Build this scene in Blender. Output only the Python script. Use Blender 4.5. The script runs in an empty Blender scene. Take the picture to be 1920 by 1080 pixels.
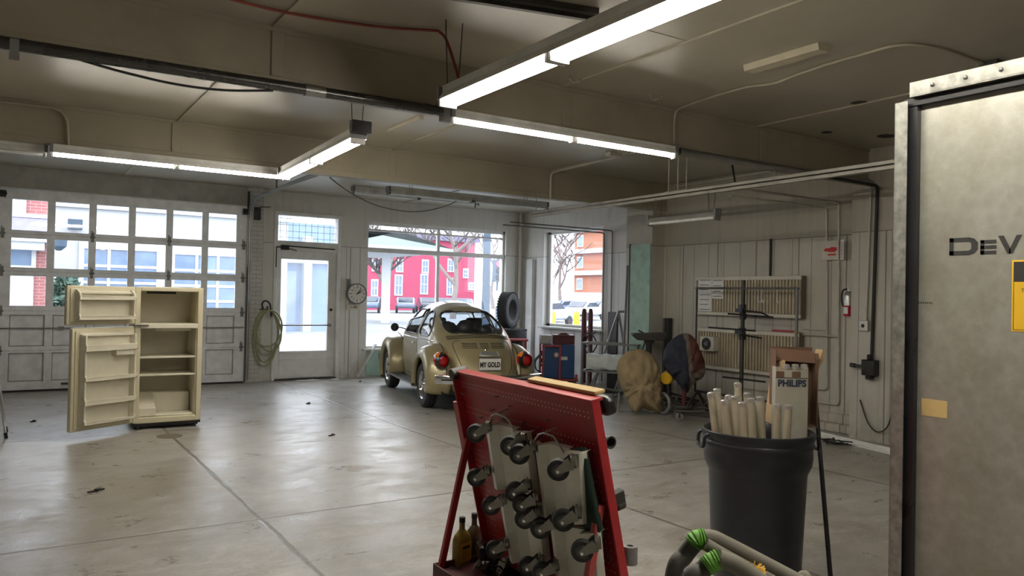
import bpy, bmesh, math, random
import numpy as np
from mathutils import Vector, Matrix, noise
random.seed(7)
PI = math.pi
SC = bpy.context.scene
COL = SC.collection
V = Vector
# ------------------------------------------------------------------ camera
F_PX, CAM_H = 1451.0, 1.57            # focal length in pixels of a 1920 px frame, lens height in metres
_X = V((2240, -64, F_PX)).normalized()
_Y = V((-940, 2, F_PX)); _Y = (_Y - _X * _Y.dot(_X)).normalized()
_Z = _Y.cross(_X)
if _Z.y < 0: _Z = -_Z
RIGHT = V((_X.x, _Y.x, _Z.x)); UP = V((_X.y, _Y.y, _Z.y)); FWD = V((_X.z, _Y.z, _Z.z))
EYE = V((0, 0, CAM_H))
def ray(px, py): return (FWD * F_PX + RIGHT * (px - 960) + UP * (540 - py)).normalized()
def aX(px, py, x): d = ray(px, py); return EYE + d * (x / d.x)
def aY(px, py, y): d = ray(px, py); return EYE + d * (y / d.y)
def aZ(px, py, z=0.0): d = ray(px, py); return EYE + d * ((z - CAM_H) / d.z)
def aP(px, py, p0, n): d = ray(px, py); return EYE + d * ((V(p0) - EYE).dot(n) / d.dot(n))
cam = bpy.data.cameras.new('camera'); cam.lens = F_PX / 1920 * 36; cam.sensor_width = 36; cam.clip_end = 500; cam.clip_start = .05
camo = bpy.data.objects.new('camera', cam); COL.objects.link(camo)
camo.matrix_world = Matrix(((RIGHT.x, UP.x, -FWD.x, 0), (RIGHT.y, UP.y, -FWD.y, 0), (RIGHT.z, UP.z, -FWD.z, CAM_H), (0, 0, 0, 1)))
SC.camera = camo
# ------------------------------------------------------------------ materials
def new_mat(name):
    m = bpy.data.materials.new(name); m.use_nodes = True
    nt = m.node_tree; nt.nodes.clear()
    o = nt.nodes.new('ShaderNodeOutputMaterial'); b = nt.nodes.new('ShaderNodeBsdfPrincipled')
    nt.links.new(b.outputs[0], o.inputs[0])
    return m, nt, b, o
def N(nt, t, **k):
    n = nt.nodes.new(t)
    for a, v in k.items():
        if a.startswith('i_'):
            key = a[2:]
            n.inputs[int(key) if key.isdigit() else key].default_value = v
        else: setattr(n, a, v)
    return n
def L(nt, a, b): nt.links.new(a, b)
def math_n(nt, op, a, b=None, c=None):
    n = N(nt, 'ShaderNodeMath', operation=op)
    for i, v in enumerate((a, b, c)):
        if v is None: continue
        if isinstance(v, (int, float)): n.inputs[i].default_value = v
        else: L(nt, v, n.inputs[i])
    return n.outputs[0]
def mixc(nt, fac, a, b, mode='MIX'):
    n = N(nt, 'ShaderNodeMix', data_type='RGBA', blend_type=mode)
    for s, v in ((n.inputs[0], fac), (n.inputs[6], a), (n.inputs[7], b)):
        if isinstance(v, (int, float)): s.default_value = v
        elif isinstance(v, tuple): s.default_value = (*v[:3], 1)
        else: L(nt, v, s)
    return n.outputs[2]
def noise_n(nt, vec, scale, detail=4, rough=.55, dist=0):
    n = N(nt, 'ShaderNodeTexNoise'); n.inputs['Scale'].default_value = scale; n.inputs['Detail'].default_value = detail
    n.inputs['Roughness'].default_value = rough; n.inputs['Distortion'].default_value = dist
    if vec is not None: L(nt, vec, n.inputs['Vector'])
    return n.outputs['Fac']
def ramp(nt, f, lo, hi):
    n = N(nt, 'ShaderNodeMapRange'); n.inputs[1].default_value = lo; n.inputs[2].default_value = hi
    L(nt, f, n.inputs[0]); return n.outputs[0]
def coords(nt, scale=(1, 1, 1)):
    t = N(nt, 'ShaderNodeTexCoord'); mp = N(nt, 'ShaderNodeMapping'); mp.inputs['Scale'].default_value = scale
    L(nt, t.outputs['Object'], mp.inputs[0]); return mp.outputs[0]
def s2l(c): return tuple(((x / 255) / 12.92 if x / 255 <= .04045 else ((x / 255 + .055) / 1.055) ** 2.4) for x in c)
def mat(name, c, rough=.5, metal=0.0, var=.12, scale=6, bump=0.0, bscale=60, dirt=0.0, dcol=(.05, .04, .03), dscale=4, spec=.5, coat=0.0, rvar=.1):
    m, nt, b, o = new_mat(name)
    vec = coords(nt)
    f = noise_n(nt, vec, scale, 5)
    c1 = tuple(max(0, x * (1 - var)) for x in c); c2 = tuple(min(1, x * (1 + var)) for x in c)
    col = mixc(nt, ramp(nt, f, .3, .7), c1, c2)
    if dirt:
        d = ramp(nt, noise_n(nt, vec, dscale, 8, .65), .5, .75)
        col = mixc(nt, math_n(nt, 'MULTIPLY', d, dirt), col, dcol)
    L(nt, col, b.inputs['Base Color'])
    b.inputs['Metallic'].default_value = metal; b.inputs['Specular IOR Level'].default_value = spec
    b.inputs['Coat Weight'].default_value = coat
    rn = math_n(nt, 'MULTIPLY_ADD', f, rvar * 2, rough - rvar)
    L(nt, rn, b.inputs['Roughness'])
    if bump:
        bp = N(nt, 'ShaderNodeBump'); bp.inputs['Strength'].default_value = bump; bp.inputs['Distance'].default_value = .01
        L(nt, noise_n(nt, vec, bscale, 4), bp.inputs['Height']); L(nt, bp.outputs[0], b.inputs['Normal'])
    return m
def emit(name, c, s):
    m, nt, b, o = new_mat(name); nt.nodes.remove(b)
    e = N(nt, 'ShaderNodeEmission'); e.inputs[0].default_value = (*c, 1); e.inputs[1].default_value = s
    L(nt, e.outputs[0], o.inputs[0]); return m
def glass(name, tint=(.97, .98, 1), refl=.12, dust=.0):
    m, nt, b, o = new_mat(name); nt.nodes.remove(b)
    t = N(nt, 'ShaderNodeBsdfTransparent'); t.inputs[0].default_value = (*tint, 1)
    g = N(nt, 'ShaderNodeBsdfGlossy'); g.inputs['Roughness'].default_value = .03
    lw = N(nt, 'ShaderNodeLayerWeight'); lw.inputs[0].default_value = .5
    fr = math_n(nt, 'MULTIPLY_ADD', math_n(nt, 'POWER', lw.outputs['Facing'], 4.0), .7, .035)
    mx = N(nt, 'ShaderNodeMixShader'); L(nt, fr, mx.inputs[0]); L(nt, t.outputs[0], mx.inputs[1]); L(nt, g.outputs[0], mx.inputs[2])
    out = mx.outputs[0]
    if dust:
        d = N(nt, 'ShaderNodeBsdfTranslucent'); d.inputs[0].default_value = (.9, .93, .97, 1)
        mx2 = N(nt, 'ShaderNodeMixShader')
        f = ramp(nt, noise_n(nt, coords(nt), 3, 6), .2, .8)
        L(nt, math_n(nt, 'MULTIPLY_ADD', f, dust * .6, dust * .5), mx2.inputs[0]); L(nt, out, mx2.inputs[1]); L(nt, d.outputs[0], mx2.inputs[2]); out = mx2.outputs[0]
    L(nt, out, o.inputs[0]); return m

def wall_mat(name, c, axis, ztop, pitch=.31, groove=True, cup=None, dirtiness=.5, zdark=None):
    """painted wall: grooved sheet panelling up to ztop, dirty plaster above, streaky grime, scuffed foot."""
    m, nt, b, o = new_mat(name)
    vec = coords(nt); sep = N(nt, 'ShaderNodeSeparateXYZ'); L(nt, vec, sep.inputs[0])
    h = sep.outputs[0 if axis == 'x' else 1]; z = sep.outputs[2]
    cup = cup or c
    below = math_n(nt, 'LESS_THAN', z, ztop)
    base = mixc(nt, below, cup, c)
    blot = ramp(nt, noise_n(nt, vec, 1.1, 7, .62), .38, .72)
    base = mixc(nt, math_n(nt, 'MULTIPLY', blot, dirtiness * .55), base, tuple(x * .55 for x in c))
    svec = coords(nt, (5, 5, .5)); streak = ramp(nt, noise_n(nt, svec, 2.2, 6, .6), .5, .8)
    base = mixc(nt, math_n(nt, 'MULTIPLY', streak, dirtiness * .6), base, (c[0] * .42, c[1] * .39, c[2] * .34))
    foot = math_n(nt, 'MULTIPLY', ramp(nt, z, .6, .0), ramp(nt, noise_n(nt, coords(nt, (2, 2, 1)), 3, 8, .7), .38, .72))
    base = mixc(nt, math_n(nt, 'MULTIPLY', foot, .6), base, (.10, .08, .05))
    hgt = noise_n(nt, vec, 30, 5)
    if groove:
        per = pitch
        ph = math_n(nt, 'ABSOLUTE', math_n(nt, 'SUBTRACT', math_n(nt, 'FRACT', math_n(nt, 'DIVIDE', h, per)), .5))
        g1 = math_n(nt, 'LESS_THAN', ph, .006 / per)
        g1 = math_n(nt, 'MULTIPLY', g1, .8)
        ph2 = math_n(nt, 'ABSOLUTE', math_n(nt, 'SUBTRACT', math_n(nt, 'FRACT', math_n(nt, 'DIVIDE', h, per * 2.37)), .35))
        g2 = math_n(nt, 'LESS_THAN', ph2, .004 / per)
        g = math_n(nt, 'MULTIPLY', math_n(nt, 'MAXIMUM', g1, g2), below)
        edge = math_n(nt, 'LESS_THAN', math_n(nt, 'ABSOLUTE', math_n(nt, 'SUBTRACT', z, ztop)), .006)
        g = math_n(nt, 'MAXIMUM', g, edge)
        base = mixc(nt, math_n(nt, 'MULTIPLY', g, .6), base, (.05, .045, .035))
        hgt = math_n(nt, 'SUBTRACT', math_n(nt, 'MULTIPLY', hgt, .3), g)
    L(nt, base, b.inputs['Base Color']); b.inputs['Roughness'].default_value = .62
    bp = N(nt, 'ShaderNodeBump'); bp.inputs['Strength'].default_value = .35; bp.inputs['Distance'].default_value = .01
    L(nt, hgt, bp.inputs['Height']); L(nt, bp.outputs[0], b.inputs['Normal'])
    return m
def floor_mat():
    m, nt, b, o = new_mat('worn_concrete')
    vec = coords(nt); sep = N(nt, 'ShaderNodeSeparateXYZ'); L(nt, vec, sep.inputs[0])
    x, y = sep.outputs[0], sep.outputs[1]
    big = ramp(nt, noise_n(nt, vec, .55, 6, .6), .35, .68)
    base = mixc(nt, big, (.235, .215, .18), (.33, .315, .29))
    mid = ramp(nt, noise_n(nt, vec, 2.6, 8, .68, .6), .42, .66)
    base = mixc(nt, math_n(nt, 'MULTIPLY', mid, .5), base, (.455, .45, .44))
    dk = ramp(nt, noise_n(nt, coords(nt, (1, 1.5, 1)), 1.7, 9, .68, .5), .46, .80)
    base = mixc(nt, math_n(nt, 'MULTIPLY', dk, .75), base, (.19, .155, .115))
    fine = ramp(nt, noise_n(nt, vec, 34, 6, .75), .56, .74)
    base = mixc(nt, math_n(nt, 'MULTIPLY', fine, .6), base, (.70, .69, .68))
    dr = ramp(nt, noise_n(nt, coords(nt, (.7, 1.3, 1)), 5.0, 10, .8, .4), .50, .74)
    base = mixc(nt, math_n(nt, 'MULTIPLY', dr, .70), base, (.60, .60, .61))
    spk = ramp(nt, noise_n(nt, vec, 17, 3, .5), .70, .76)
    base = mixc(nt, math_n(nt, 'MULTIPLY', spk, .5), base, (.13, .11, .085))
    # oil and rust stains with their own outlines
    for cx, cy, r, col, k in ((2.66, 6.62, .16, (.16, .115, .06), .75), (2.5, 6.66, .05, (.05, .04, .03), .8), (1.0, 6.7, .75, (.22, .19, .15), .35), (1.75, 3.6, .45, (.22, .17, .10), .4), (2.2, 8.6, .6, (.3, .27, .24), .3)):
        dx = math_n(nt, 'SUBTRACT', x, cx); dy = math_n(nt, 'SUBTRACT', y, cy)
        d = math_n(nt, 'SQRT', math_n(nt, 'ADD', math_n(nt, 'MULTIPLY', dx, dx), math_n(nt, 'MULTIPLY', dy, dy)))
        d = math_n(nt, 'ADD', d, math_n(nt, 'MULTIPLY', math_n(nt, 'SUBTRACT', noise_n(nt, vec, 2.2 / r ** .5, 5), .5), r * 1.6))
        base = mixc(nt, math_n(nt, 'MULTIPLY', ramp(nt, d, r, r * .5), k), base, col)
    # saw-cut joints
    wob = math_n(nt, 'MULTIPLY', math_n(nt, 'SUBTRACT', noise_n(nt, vec, 2.3, 6, .7), .5), .055)
    j = None
    for c, ax in ((1.49, x), (3.95, x), (6.48, x), (9.33, y), (5.44, y), (1.5, y)):
        dd = math_n(nt, 'ABSOLUTE', math_n(nt, 'ADD', math_n(nt, 'SUBTRACT', ax, c), wob if c == 1.49 else math_n(nt, 'MULTIPLY', wob, .25)))
        wdt = ramp(nt, dd, .024 if c == 1.49 else .018, .006)
        j = wdt if j is None else math_n(nt, 'MAXIMUM', j, wdt)
    base = mixc(nt, math_n(nt, 'MULTIPLY', j, .85), base, (.085, .066, .042))
    L(nt, base, b.inputs['Base Color'])
    r = math_n(nt, 'MULTIPLY_ADD', mid, .10, .27); r = math_n(nt, 'ADD', r, math_n(nt, 'MULTIPLY', dk, .16)); r = math_n(nt, 'ADD', r, math_n(nt, 'MULTIPLY', dr, .22)); r = math_n(nt, 'ADD', r, math_n(nt, 'MULTIPLY', fine, .12))
    L(nt, r, b.inputs['Roughness']); b.inputs['Specular IOR Level'].default_value = .5
    bp = N(nt, 'ShaderNodeBump'); bp.inputs['Strength'].default_value = .4; bp.inputs['Distance'].default_value = .006
    hh = math_n(nt, 'SUBTRACT', math_n(nt, 'MULTIPLY', noise_n(nt, vec, 22, 8, .7), .5), j)
    L(nt, hh, bp.inputs['Height']); L(nt, bp.outputs[0], b.inputs['Normal'])
    return m
def grid_mat(name, c, c2, axis, du, dv, w=.03, rough=.6, brick=False):
    m, nt, b, o = new_mat(name)
    vec = coords(nt); sep = N(nt, 'ShaderNodeSeparateXYZ'); L(nt, vec, sep.inputs[0])
    h = sep.outputs[0 if axis == 'x' else 1]; z = sep.outputs[2]
    if brick:
        row = math_n(nt, 'FLOOR', math_n(nt, 'DIVIDE', z, dv)); h = math_n(nt, 'ADD', h, math_n(nt, 'MULTIPLY', math_n(nt, 'MODULO', row, 2.0), du / 2))
    a = math_n(nt, 'LESS_THAN', math_n(nt, 'FRACT', math_n(nt, 'DIVIDE', h, du)), w / du)
    bb = math_n(nt, 'LESS_THAN', math_n(nt, 'FRACT', math_n(nt, 'DIVIDE', z, dv)), w / dv)
    f = noise_n(nt, vec, 3, 5)
    cc = mixc(nt, ramp(nt, f, .3, .7), tuple(x * .88 for x in c), tuple(min(1, x * 1.1) for x in c))
    L(nt, mixc(nt, math_n(nt, 'MAXIMUM', a, bb), cc, c2), b.inputs['Base Color']); b.inputs['Roughness'].default_value = rough
    return m
M = {}
M['floor'] = floor_mat()
M['white'] = mat('white_enamel', (.70, .70, .68), .4, dirt=.25)
M['doorpaint'] = mat('grimy_white_door_paint', (.80, .82, .85), .45, dirt=.16, dcol=(.16, .14, .11), dscale=2.2)
M['frame'] = mat('grimy_white_frame_paint', (.68, .68, .665), .5, dirt=.4, dcol=(.17, .15, .12), dscale=3)
M['beam'] = mat('dirty_cream_beam_paint', (.31, .275, .205), .5, var=.12, scale=1.1, dirt=.35, dcol=(.17, .14, .09), dscale=1.6, bump=.12, bscale=12)
M['ceil'] = mat('yellowed_ceiling_paint', (.37, .34, .27), .36, var=.14, scale=.8, dirt=.35, dcol=(.24, .21, .15), dscale=1.3, bump=.08, bscale=9)
M['batten'] = mat('batten_paint', (.40, .365, .28), .5)
M['black'] = mat('black_rubber', (.018, .018, .019), .6)
M['blackgloss'] = mat('black_enamel', (.015, .015, .017), .3)
M['steel'] = mat('dull_steel', (.32, .32, .32), .38, .9, dirt=.3)
M['darksteel'] = mat('dark_grimy_steel', (.07, .068, .065), .5, .6, dirt=.3)
M['greysteel'] = mat('grey_painted_steel', (.20, .20, .20), .5, .2, dirt=.4)
M['chrome'] = mat('chrome', (.75, .76, .78), .12, 1.0, var=.03, rvar=.04)
M['galv'] = mat('galvanised_steel', (.24, .24, .22), .45, .6, var=.35, scale=26, rvar=.12, dirt=.2)
M['alu'] = mat('bare_aluminium', (.55, .55, .54), .35, .8)
M['conduit'] = mat('painted_conduit', (.50, .48, .42), .45, .2, dirt=.3)
M['tube_on'] = emit('lit_fluorescent_tube', (1.0, .93, .80), 48)
M['tube_off'] = mat('unlit_fluorescent_tube', (.72, .74, .72), .25)
M['glass'] = glass('window_glass')
M['dustglass'] = glass('hazy_window_glass', dust=.10)
M['red'] = mat('deep_red_enamel', (.34, .020, .025), .36, var=.15, dirt=.25, dcol=(.05, .012, .01))
M['redframe'] = mat('red_machine_paint', (.36, .05, .05), .45, dirt=.2)
M['maroon'] = mat('maroon_steel_paint', (.10, .018, .022), .5)
M['cream'] = mat('cream_appliance_enamel', (.62, .565, .41), .38, var=.05, dirt=.12, dcol=(.35, .28, .15))
M['creamin'] = mat('cream_moulded_plastic', (.68, .645, .53), .36, var=.05, dirt=.10, dcol=(.35, .28, .15))
M['brown'] = mat('cardboard_brown', (.115, .06, .035), .8, dirt=.2)
M['card'] = mat('cardboard_tan', (.36, .245, .13), .8, dirt=.2)
M['tan'] = mat('tan_canvas', (.31, .235, .135), .85, var=.2, scale=5, bump=.2, bscale=90, dirt=.35, dcol=(.14, .10, .06))
M['navy'] = mat('navy_canvas', (.022, .026, .045), .8, var=.2, bump=.2, bscale=90)
M['rustcloth'] = mat('rust_red_canvas', (.115, .038, .03), .85, var=.2, bump=.2, bscale=90)
M['greycloth'] = mat('grey_brown_canvas', (.16, .13, .105), .85, var=.2)
M['bin'] = mat('charcoal_plastic', (.013, .015, .019), .38, var=.2, scale=9, dirt=.18, dcol=(.05, .05, .048), dscale=7, spec=.35)
M['tubecard'] = mat('dusty_white_glass_tube', (.31, .275, .205), .5, dirt=.45, dcol=(.28, .21, .12), dscale=9)
M['paper'] = mat('white_paper', (.74, .74, .72), .7, var=.05)
M['yellow'] = mat('yellow_paint', (.70, .42, .02), .5)
M['blue'] = mat('blue_machine_enamel', (.02, .075, .22), .4)
M['mint'] = mat('flaking_mint_paint', (.34, .50, .42), .6, dirt=.45, dcol=(.12, .14, .11), dscale=7)
M['hose'] = mat('olive_rubber_hose', (.25, .26, .13), .5)
M['plaster_brick'] = grid_mat('painted_brick', (.50, .485, .46), (.30, .29, .27), 'x', .21, .075, .01, brick=True)
M['tyre'] = mat('tyre_rubber', (.03, .03, .032), .75, bump=.2)
M['ink'] = mat('black_ink', (.02, .02, .02), .6, var=.02)
M['redink'] = mat('red_ink', (.50, .02, .03), .6)
M['green'] = mat('green_masking_tape', (.14, .38, .05), .6, var=.3, scale=30)
M['foam'] = mat('dusty_grey_vinyl_pipe', (.17, .16, .13), .7, dirt=.4, dcol=(.16, .14, .10), dscale=9)
M['hosegrey'] = mat('black_suction_hose', (.055, .053, .05), .6, dirt=.5, dcol=(.16, .15, .13), dscale=20)
M['plate'] = mat('grey_dolly_sheet_metal', (.68, .675, .60), .40, .2, var=.10, dirt=.2)
M['wood'] = mat('raw_wood', (.48, .34, .16), .7, dirt=.2)
# ------------------------------------------------------------------ mesh builder
class MB:
    def __init__(s): s.bm = bmesh.new(); s.mi = 0
    def _f(s, vs):
        try: f = s.bm.faces.new(vs); f.material_index = s.mi; return f
        except ValueError: return None
    def box(s, c, size, R=None, taper=1.0):
        c = V(c); hx, hy, hz = (d / 2 for d in size); vs = []
        for z in (-1, 1):
            k = taper if z > 0 else 1
            for x, y in ((-1, -1), (1, -1), (1, 1), (-1, 1)):
                p = V((x * hx * k, y * hy * k, z * hz))
                vs.append(s.bm.verts.new(c + (R @ p if R else p)))
        for q in ((3, 2, 1, 0), (4, 5, 6, 7), (0, 1, 5, 4), (1, 2, 6, 5), (2, 3, 7, 6), (3, 0, 4, 7)): s._f([vs[i] for i in q])
        return s
    def bb(s, lo, hi):
        lo, hi = V(lo), V(hi); return s.box((lo + hi) / 2, [abs(a) for a in (hi - lo)])
    def bar(s, a, b, w, h, up=(0, 0, 1)):
        a, b = V(a), V(b); d = b - a; ln = d.length; d.normalize(); up = V(up)
        if abs(d.dot(up)) > .98: up = V((0, 1, 0)) if abs(d.y) < .9 else V((1, 0, 0))
        r = d.cross(up).normalized(); u = r.cross(d)
        R = Matrix((r, d, u)).transposed()
        return s.box((a + b) / 2, (w, ln, h), R)
    def ring(s, c, u, v, r, n, ru=None):
        return [s.bm.verts.new(c + u * (r * math.cos(2 * PI * i / n)) + v * ((ru or r) * math.sin(2 * PI * i / n))) for i in range(n)]
    def skin(s, rings, closed=False, cap=True):
        n = len(rings[0])
        for a, b in zip(rings, rings[1:] + ([rings[0]] if closed else [])):
            for i in range(n): s._f([a[i], a[(i + 1) % n], b[(i + 1) % n], b[i]])
        if cap and not closed: s._f(rings[0][::-1]); s._f(rings[-1])
    def tube(s, pts, r, n=8, closed=False, cap=True, rad=None):
        pts = [V(p) for p in pts]; rings = []; u = None
        for i, p in enumerate(pts):
            a = pts[i - 1] if (i or closed) else p; b = pts[(i + 1) % len(pts)] if (i < len(pts) - 1 or closed) else p
            t = (b - a); t = t.normalized() if t.length > 1e-9 else V((0, 0, 1))
            if u is None:
                u = t.orthogonal().normalized()
            else:
                u = u - t * u.dot(t); u = u.normalized() if u.length > 1e-6 else t.orthogonal().normalized()
            rings.append(s.ring(p, u, t.cross(u), rad[i] if rad else r, n))
        s.skin(rings, closed, cap); return s
    def cyl(s, a, b, r0, r1=None, n=16):
        a, b = V(a), V(b); d = (b - a).normalized(); u = d.orthogonal().normalized(); v = d.cross(u)
        s.skin([s.ring(a, u, v, r0, n), s.ring(b, u, v, r0 if r1 is None else r1, n)]); return s
    def lathe(s, prof, c=(0, 0, 0), ax=(0, 0, 1), n=24, closed=False, cap=True):
        c, ax = V(c), V(ax).normalized(); u = ax.orthogonal().normalized(); v = ax.cross(u)
        s.skin([s.ring(c + ax * z, u, v, max(r, 1e-4), n) for r, z in prof], closed, cap); return s
    def prism(s, poly, o, u, v, d):
        o, u, v, d = V(o), V(u), V(v), V(d)
        a = [s.bm.verts.new(o + u * p[0] + v * p[1]) for p in poly]; b = [s.bm.verts.new(w.co + d) for w in a]
        s._f(a[::-1]); s._f(b)
        for i in range(len(a)): j = (i + 1) % len(a); s._f([a[i], a[j], b[j], b[i]])
        return s
    def grid(s, fn, nu, nv, cu=False, cv=False):
        g = [[s.bm.verts.new(fn(i / (nu if cu else nu - 1), j / (nv if cv else nv - 1))) for j in range(nv)] for i in range(nu)]
        for i in range(nu if cu else nu - 1):
            for j in range(nv if cv else nv - 1):
                s._f([g[i][j], g[(i + 1) % nu][j], g[(i + 1) % nu][(j + 1) % nv], g[i][(j + 1) % nv]])
        return g
    def ball(s, c, r, nu=14, nv=10):
        c = V(c); r = r if hasattr(r, '__len__') else (r, r, r)
        top = [[s.bm.verts.new(c + V((r[0] * math.sin(PI * j / nv) * math.cos(2 * PI * i / nu), r[1] * math.sin(PI * j / nv) * math.sin(2 * PI * i / nu), r[2] * math.cos(PI * j / nv)))) for i in range(nu)] for j in range(1, nv)]
        for a, b in zip(top, top[1:]):
            for i in range(nu): s._f([a[i], b[i], b[(i + 1) % nu], a[(i + 1) % nu]])
        n = s.bm.verts.new(c + V((0, 0, r[2]))); q = s.bm.verts.new(c - V((0, 0, r[2])))
        for i in range(nu): s._f([n, top[0][i], top[0][(i + 1) % nu]]); s._f([q, top[-1][(i + 1) % nu], top[-1][i]])
        return s
    def mesh(s, name, mats, M4=None, bevel=0, seg=2, ang=35, thick=0):
        bm = s.bm
        bmesh.ops.remove_doubles(bm, verts=bm.verts, dist=1e-5)
        bmesh.ops.recalc_face_normals(bm, faces=bm.faces)
        if M4 is not None: bm.transform(M4)
        me = bpy.data.meshes.new(name); bm.to_mesh(me); bm.free()
        for m in (mats if isinstance(mats, (list, tuple)) else [mats]): me.materials.append(M[m] if isinstance(m, str) else m)
        for p in me.polygons: p.use_smooth = True
        me.set_sharp_from_angle(angle=math.radians(ang))
        return me
def wmat(o):
    m = Matrix.Identity(4)
    while o is not None: m = o.matrix_basis @ m; o = o.parent
    return m
def mods(o, bevel, seg, thick, sub=0):
    if thick:
        k = o.modifiers.new('thickness', 'SOLIDIFY'); k.thickness = thick; k.offset = 0
    if bevel:
        k = o.modifiers.new('bevel', 'BEVEL'); k.width = bevel; k.segments = seg; k.limit_method = 'ANGLE'; k.angle_limit = math.radians(40); k.harden_normals = False
    if sub:
        k = o.modifiers.new('sub', 'SUBSURF'); k.levels = sub; k.render_levels = sub
def part(name, mb, mats, parent, bevel=0, seg=2, ang=35, thick=0, local=False, label=None, kind=None, sub=0):
    """one mesh under its parent; vertices are given in world space unless local"""
    me = mb.mesh(name, mats, None if local else wmat(parent).inverted(), ang=ang)
    o = bpy.data.objects.new(name, me); COL.objects.link(o); o.parent = parent
    mods(o, bevel, seg, thick, sub)
    if label: o['label'] = label
    if kind: o['kind'] = kind
    return o
def tag(o, label=None, cat=None, group=None, kind=None):
    for k, v in (('label', label), ('category', cat), ('group', group), ('kind', kind)):
        if v: o[k] = v
    return o
def thing(name, label, cat, loc=(0, 0, 0), rz=0.0, group=None, kind=None):
    o = bpy.data.objects.new(name, None); COL.objects.link(o); o.empty_display_size = .1
    o.location = V(loc); o.rotation_euler = (0, 0, rz)
    o.matrix_basis = Matrix.Translation(V(loc)) @ Matrix.Rotation(rz, 4, 'Z')
    return tag(o, label, cat, group, kind)
def solo(name, mb, mats, label, cat, group=None, kind=None, bevel=0, seg=2, ang=35, thick=0, base=None, sub=0):
    """a thing that is a single mesh, its origin at the middle of its foot"""
    if base is None:
        co = [v.co for v in mb.bm.verts]
        base = V(((min(c.x for c in co) + max(c.x for c in co)) / 2, (min(c.y for c in co) + max(c.y for c in co)) / 2, min(c.z for c in co)))
    me = mb.mesh(name, mats, Matrix.Translation(-V(base)), ang=ang)
    o = bpy.data.objects.new(name, me); COL.objects.link(o); o.location = V(base)
    o.matrix_basis = Matrix.Translation(V(base))
    mods(o, bevel, seg, thick, sub)
    return tag(o, label, cat, group, kind)
def struct(name, mb, mats, label=None, bevel=0):
    me = mb.mesh(name, mats); o = bpy.data.objects.new(name, me); COL.objects.link(o); o['kind'] = 'structure'
    if label: o['label'] = label
    mods(o, bevel, 2, 0); return o
def copy_tree(o, parent=None, loc=None, rz=None, label=None, group=None):
    c = o.copy(); COL.objects.link(c)
    if parent is not None: c.parent = parent
    if loc is not None:
        c.location = V(loc); c.rotation_euler = (0, 0, o.rotation_euler.z if rz is None else rz)
        c.matrix_basis = Matrix.Translation(V(loc)) @ Matrix.Rotation(c.rotation_euler.z, 4, 'Z')
    if label: c['label'] = label
    if group: c['group'] = group
    for ch in [k for k in bpy.data.objects if k.parent == o]: copy_tree(ch, c)
    return c
def curve(pts, n=12):
    """Catmull-Rom through the points"""
    pts = [V(p) for p in pts]; P = [pts[0] * 2 - pts[1]] + pts + [pts[-1] * 2 - pts[-2]]; out = []
    for i in range(1, len(P) - 2):
        a, b, c, d = P[i - 1], P[i], P[i + 1], P[i + 2]
        for k in range(n):
            t = k / n
            out.append(((b * 2) + (c - a) * t + (a * 2 - b * 5 + c * 4 - d) * t * t + (b * 3 - a - c * 3 + d) * t ** 3) * .5)
    return out + [pts[-1]]
def sag(a, b, drop, n=20):
    a, b = V(a), V(b); return [a.lerp(b, i / n) - V((0, 0, drop * 4 * (i / n) * (1 - i / n))) for i in range(n + 1)]
def text_mesh(txt, size, depth=.002, bold=0.0):
    cu = bpy.data.curves.new('lettering', 'FONT'); cu.body = txt; cu.size = size; cu.extrude = depth; cu.offset = bold; cu.resolution_u = 3
    cu.align_x = 'CENTER'; cu.align_y = 'CENTER'
    o = bpy.data.objects.new('lettering', cu); COL.objects.link(o); bpy.context.view_layer.update()
    me = bpy.data.meshes.new_from_object(o.evaluated_get(bpy.context.evaluated_depsgraph_get()))
    bpy.data.objects.remove(o); return me
def letters(name, txt, size, c, u, v, m, parent, sx=1.0, depth=.002, bold=0.0, label=None):
    me = text_mesh(txt, size, depth, bold); u, v = V(u).normalized(), V(v).normalized(); w = u.cross(v)
    A = Matrix((u * sx, v, w)).transposed().to_4x4(); A.translation = V(c)
    me.transform(wmat(parent).inverted() @ A); me.materials.clear(); me.materials.append(M[m])
    for p in me.polygons: p.material_index = 0
    o = bpy.data.objects.new(name, me); COL.objects.link(o); o.parent = parent
    if label: o['label'] = label
    return o
# ------------------------------------------------------------------ room shell
ZC, YB, XR, XW = 3.38, 13.85, 8.60, 9.25
BEAM_Z = 2.97
M['wall_back'] = wall_mat('grimy_back_wall', (.68, .67, .635), 'x', 2.45, .27, cup=(.64, .62, .57), dirtiness=.5)
M['wall_right'] = wall_mat('grimy_panelled_wall', (.54, .515, .455), 'y', 2.42, .29, cup=(.42, .39, .325), dirtiness=.7)
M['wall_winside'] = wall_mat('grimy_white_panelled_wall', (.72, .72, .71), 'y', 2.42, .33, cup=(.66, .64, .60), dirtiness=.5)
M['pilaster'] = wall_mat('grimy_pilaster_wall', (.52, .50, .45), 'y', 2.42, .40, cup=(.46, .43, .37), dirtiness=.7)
M['wall_plain'] = wall_mat('plain_white_wall', (.74, .72, .68), 'x', 9, groove=False)
M['header'] = mat('grey_header_paint', (.40, .39, .36), .5, dirt=.4, dcol=(.13, .12, .10), dscale=2)
b = MB(); b.bb((-4.25, -4.25, -.2), (9.5, 14.1, 0)); struct('floor', b, 'floor', 'worn grey concrete shop floor with saw-cut joints and stains')
b = MB(); b.bb((-4.25, -4.25, ZC), (9.5, 14.1, ZC + .2)); struct('ceiling', b, 'ceil', 'yellowed glossy ceiling sheets')
b = MB()
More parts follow.
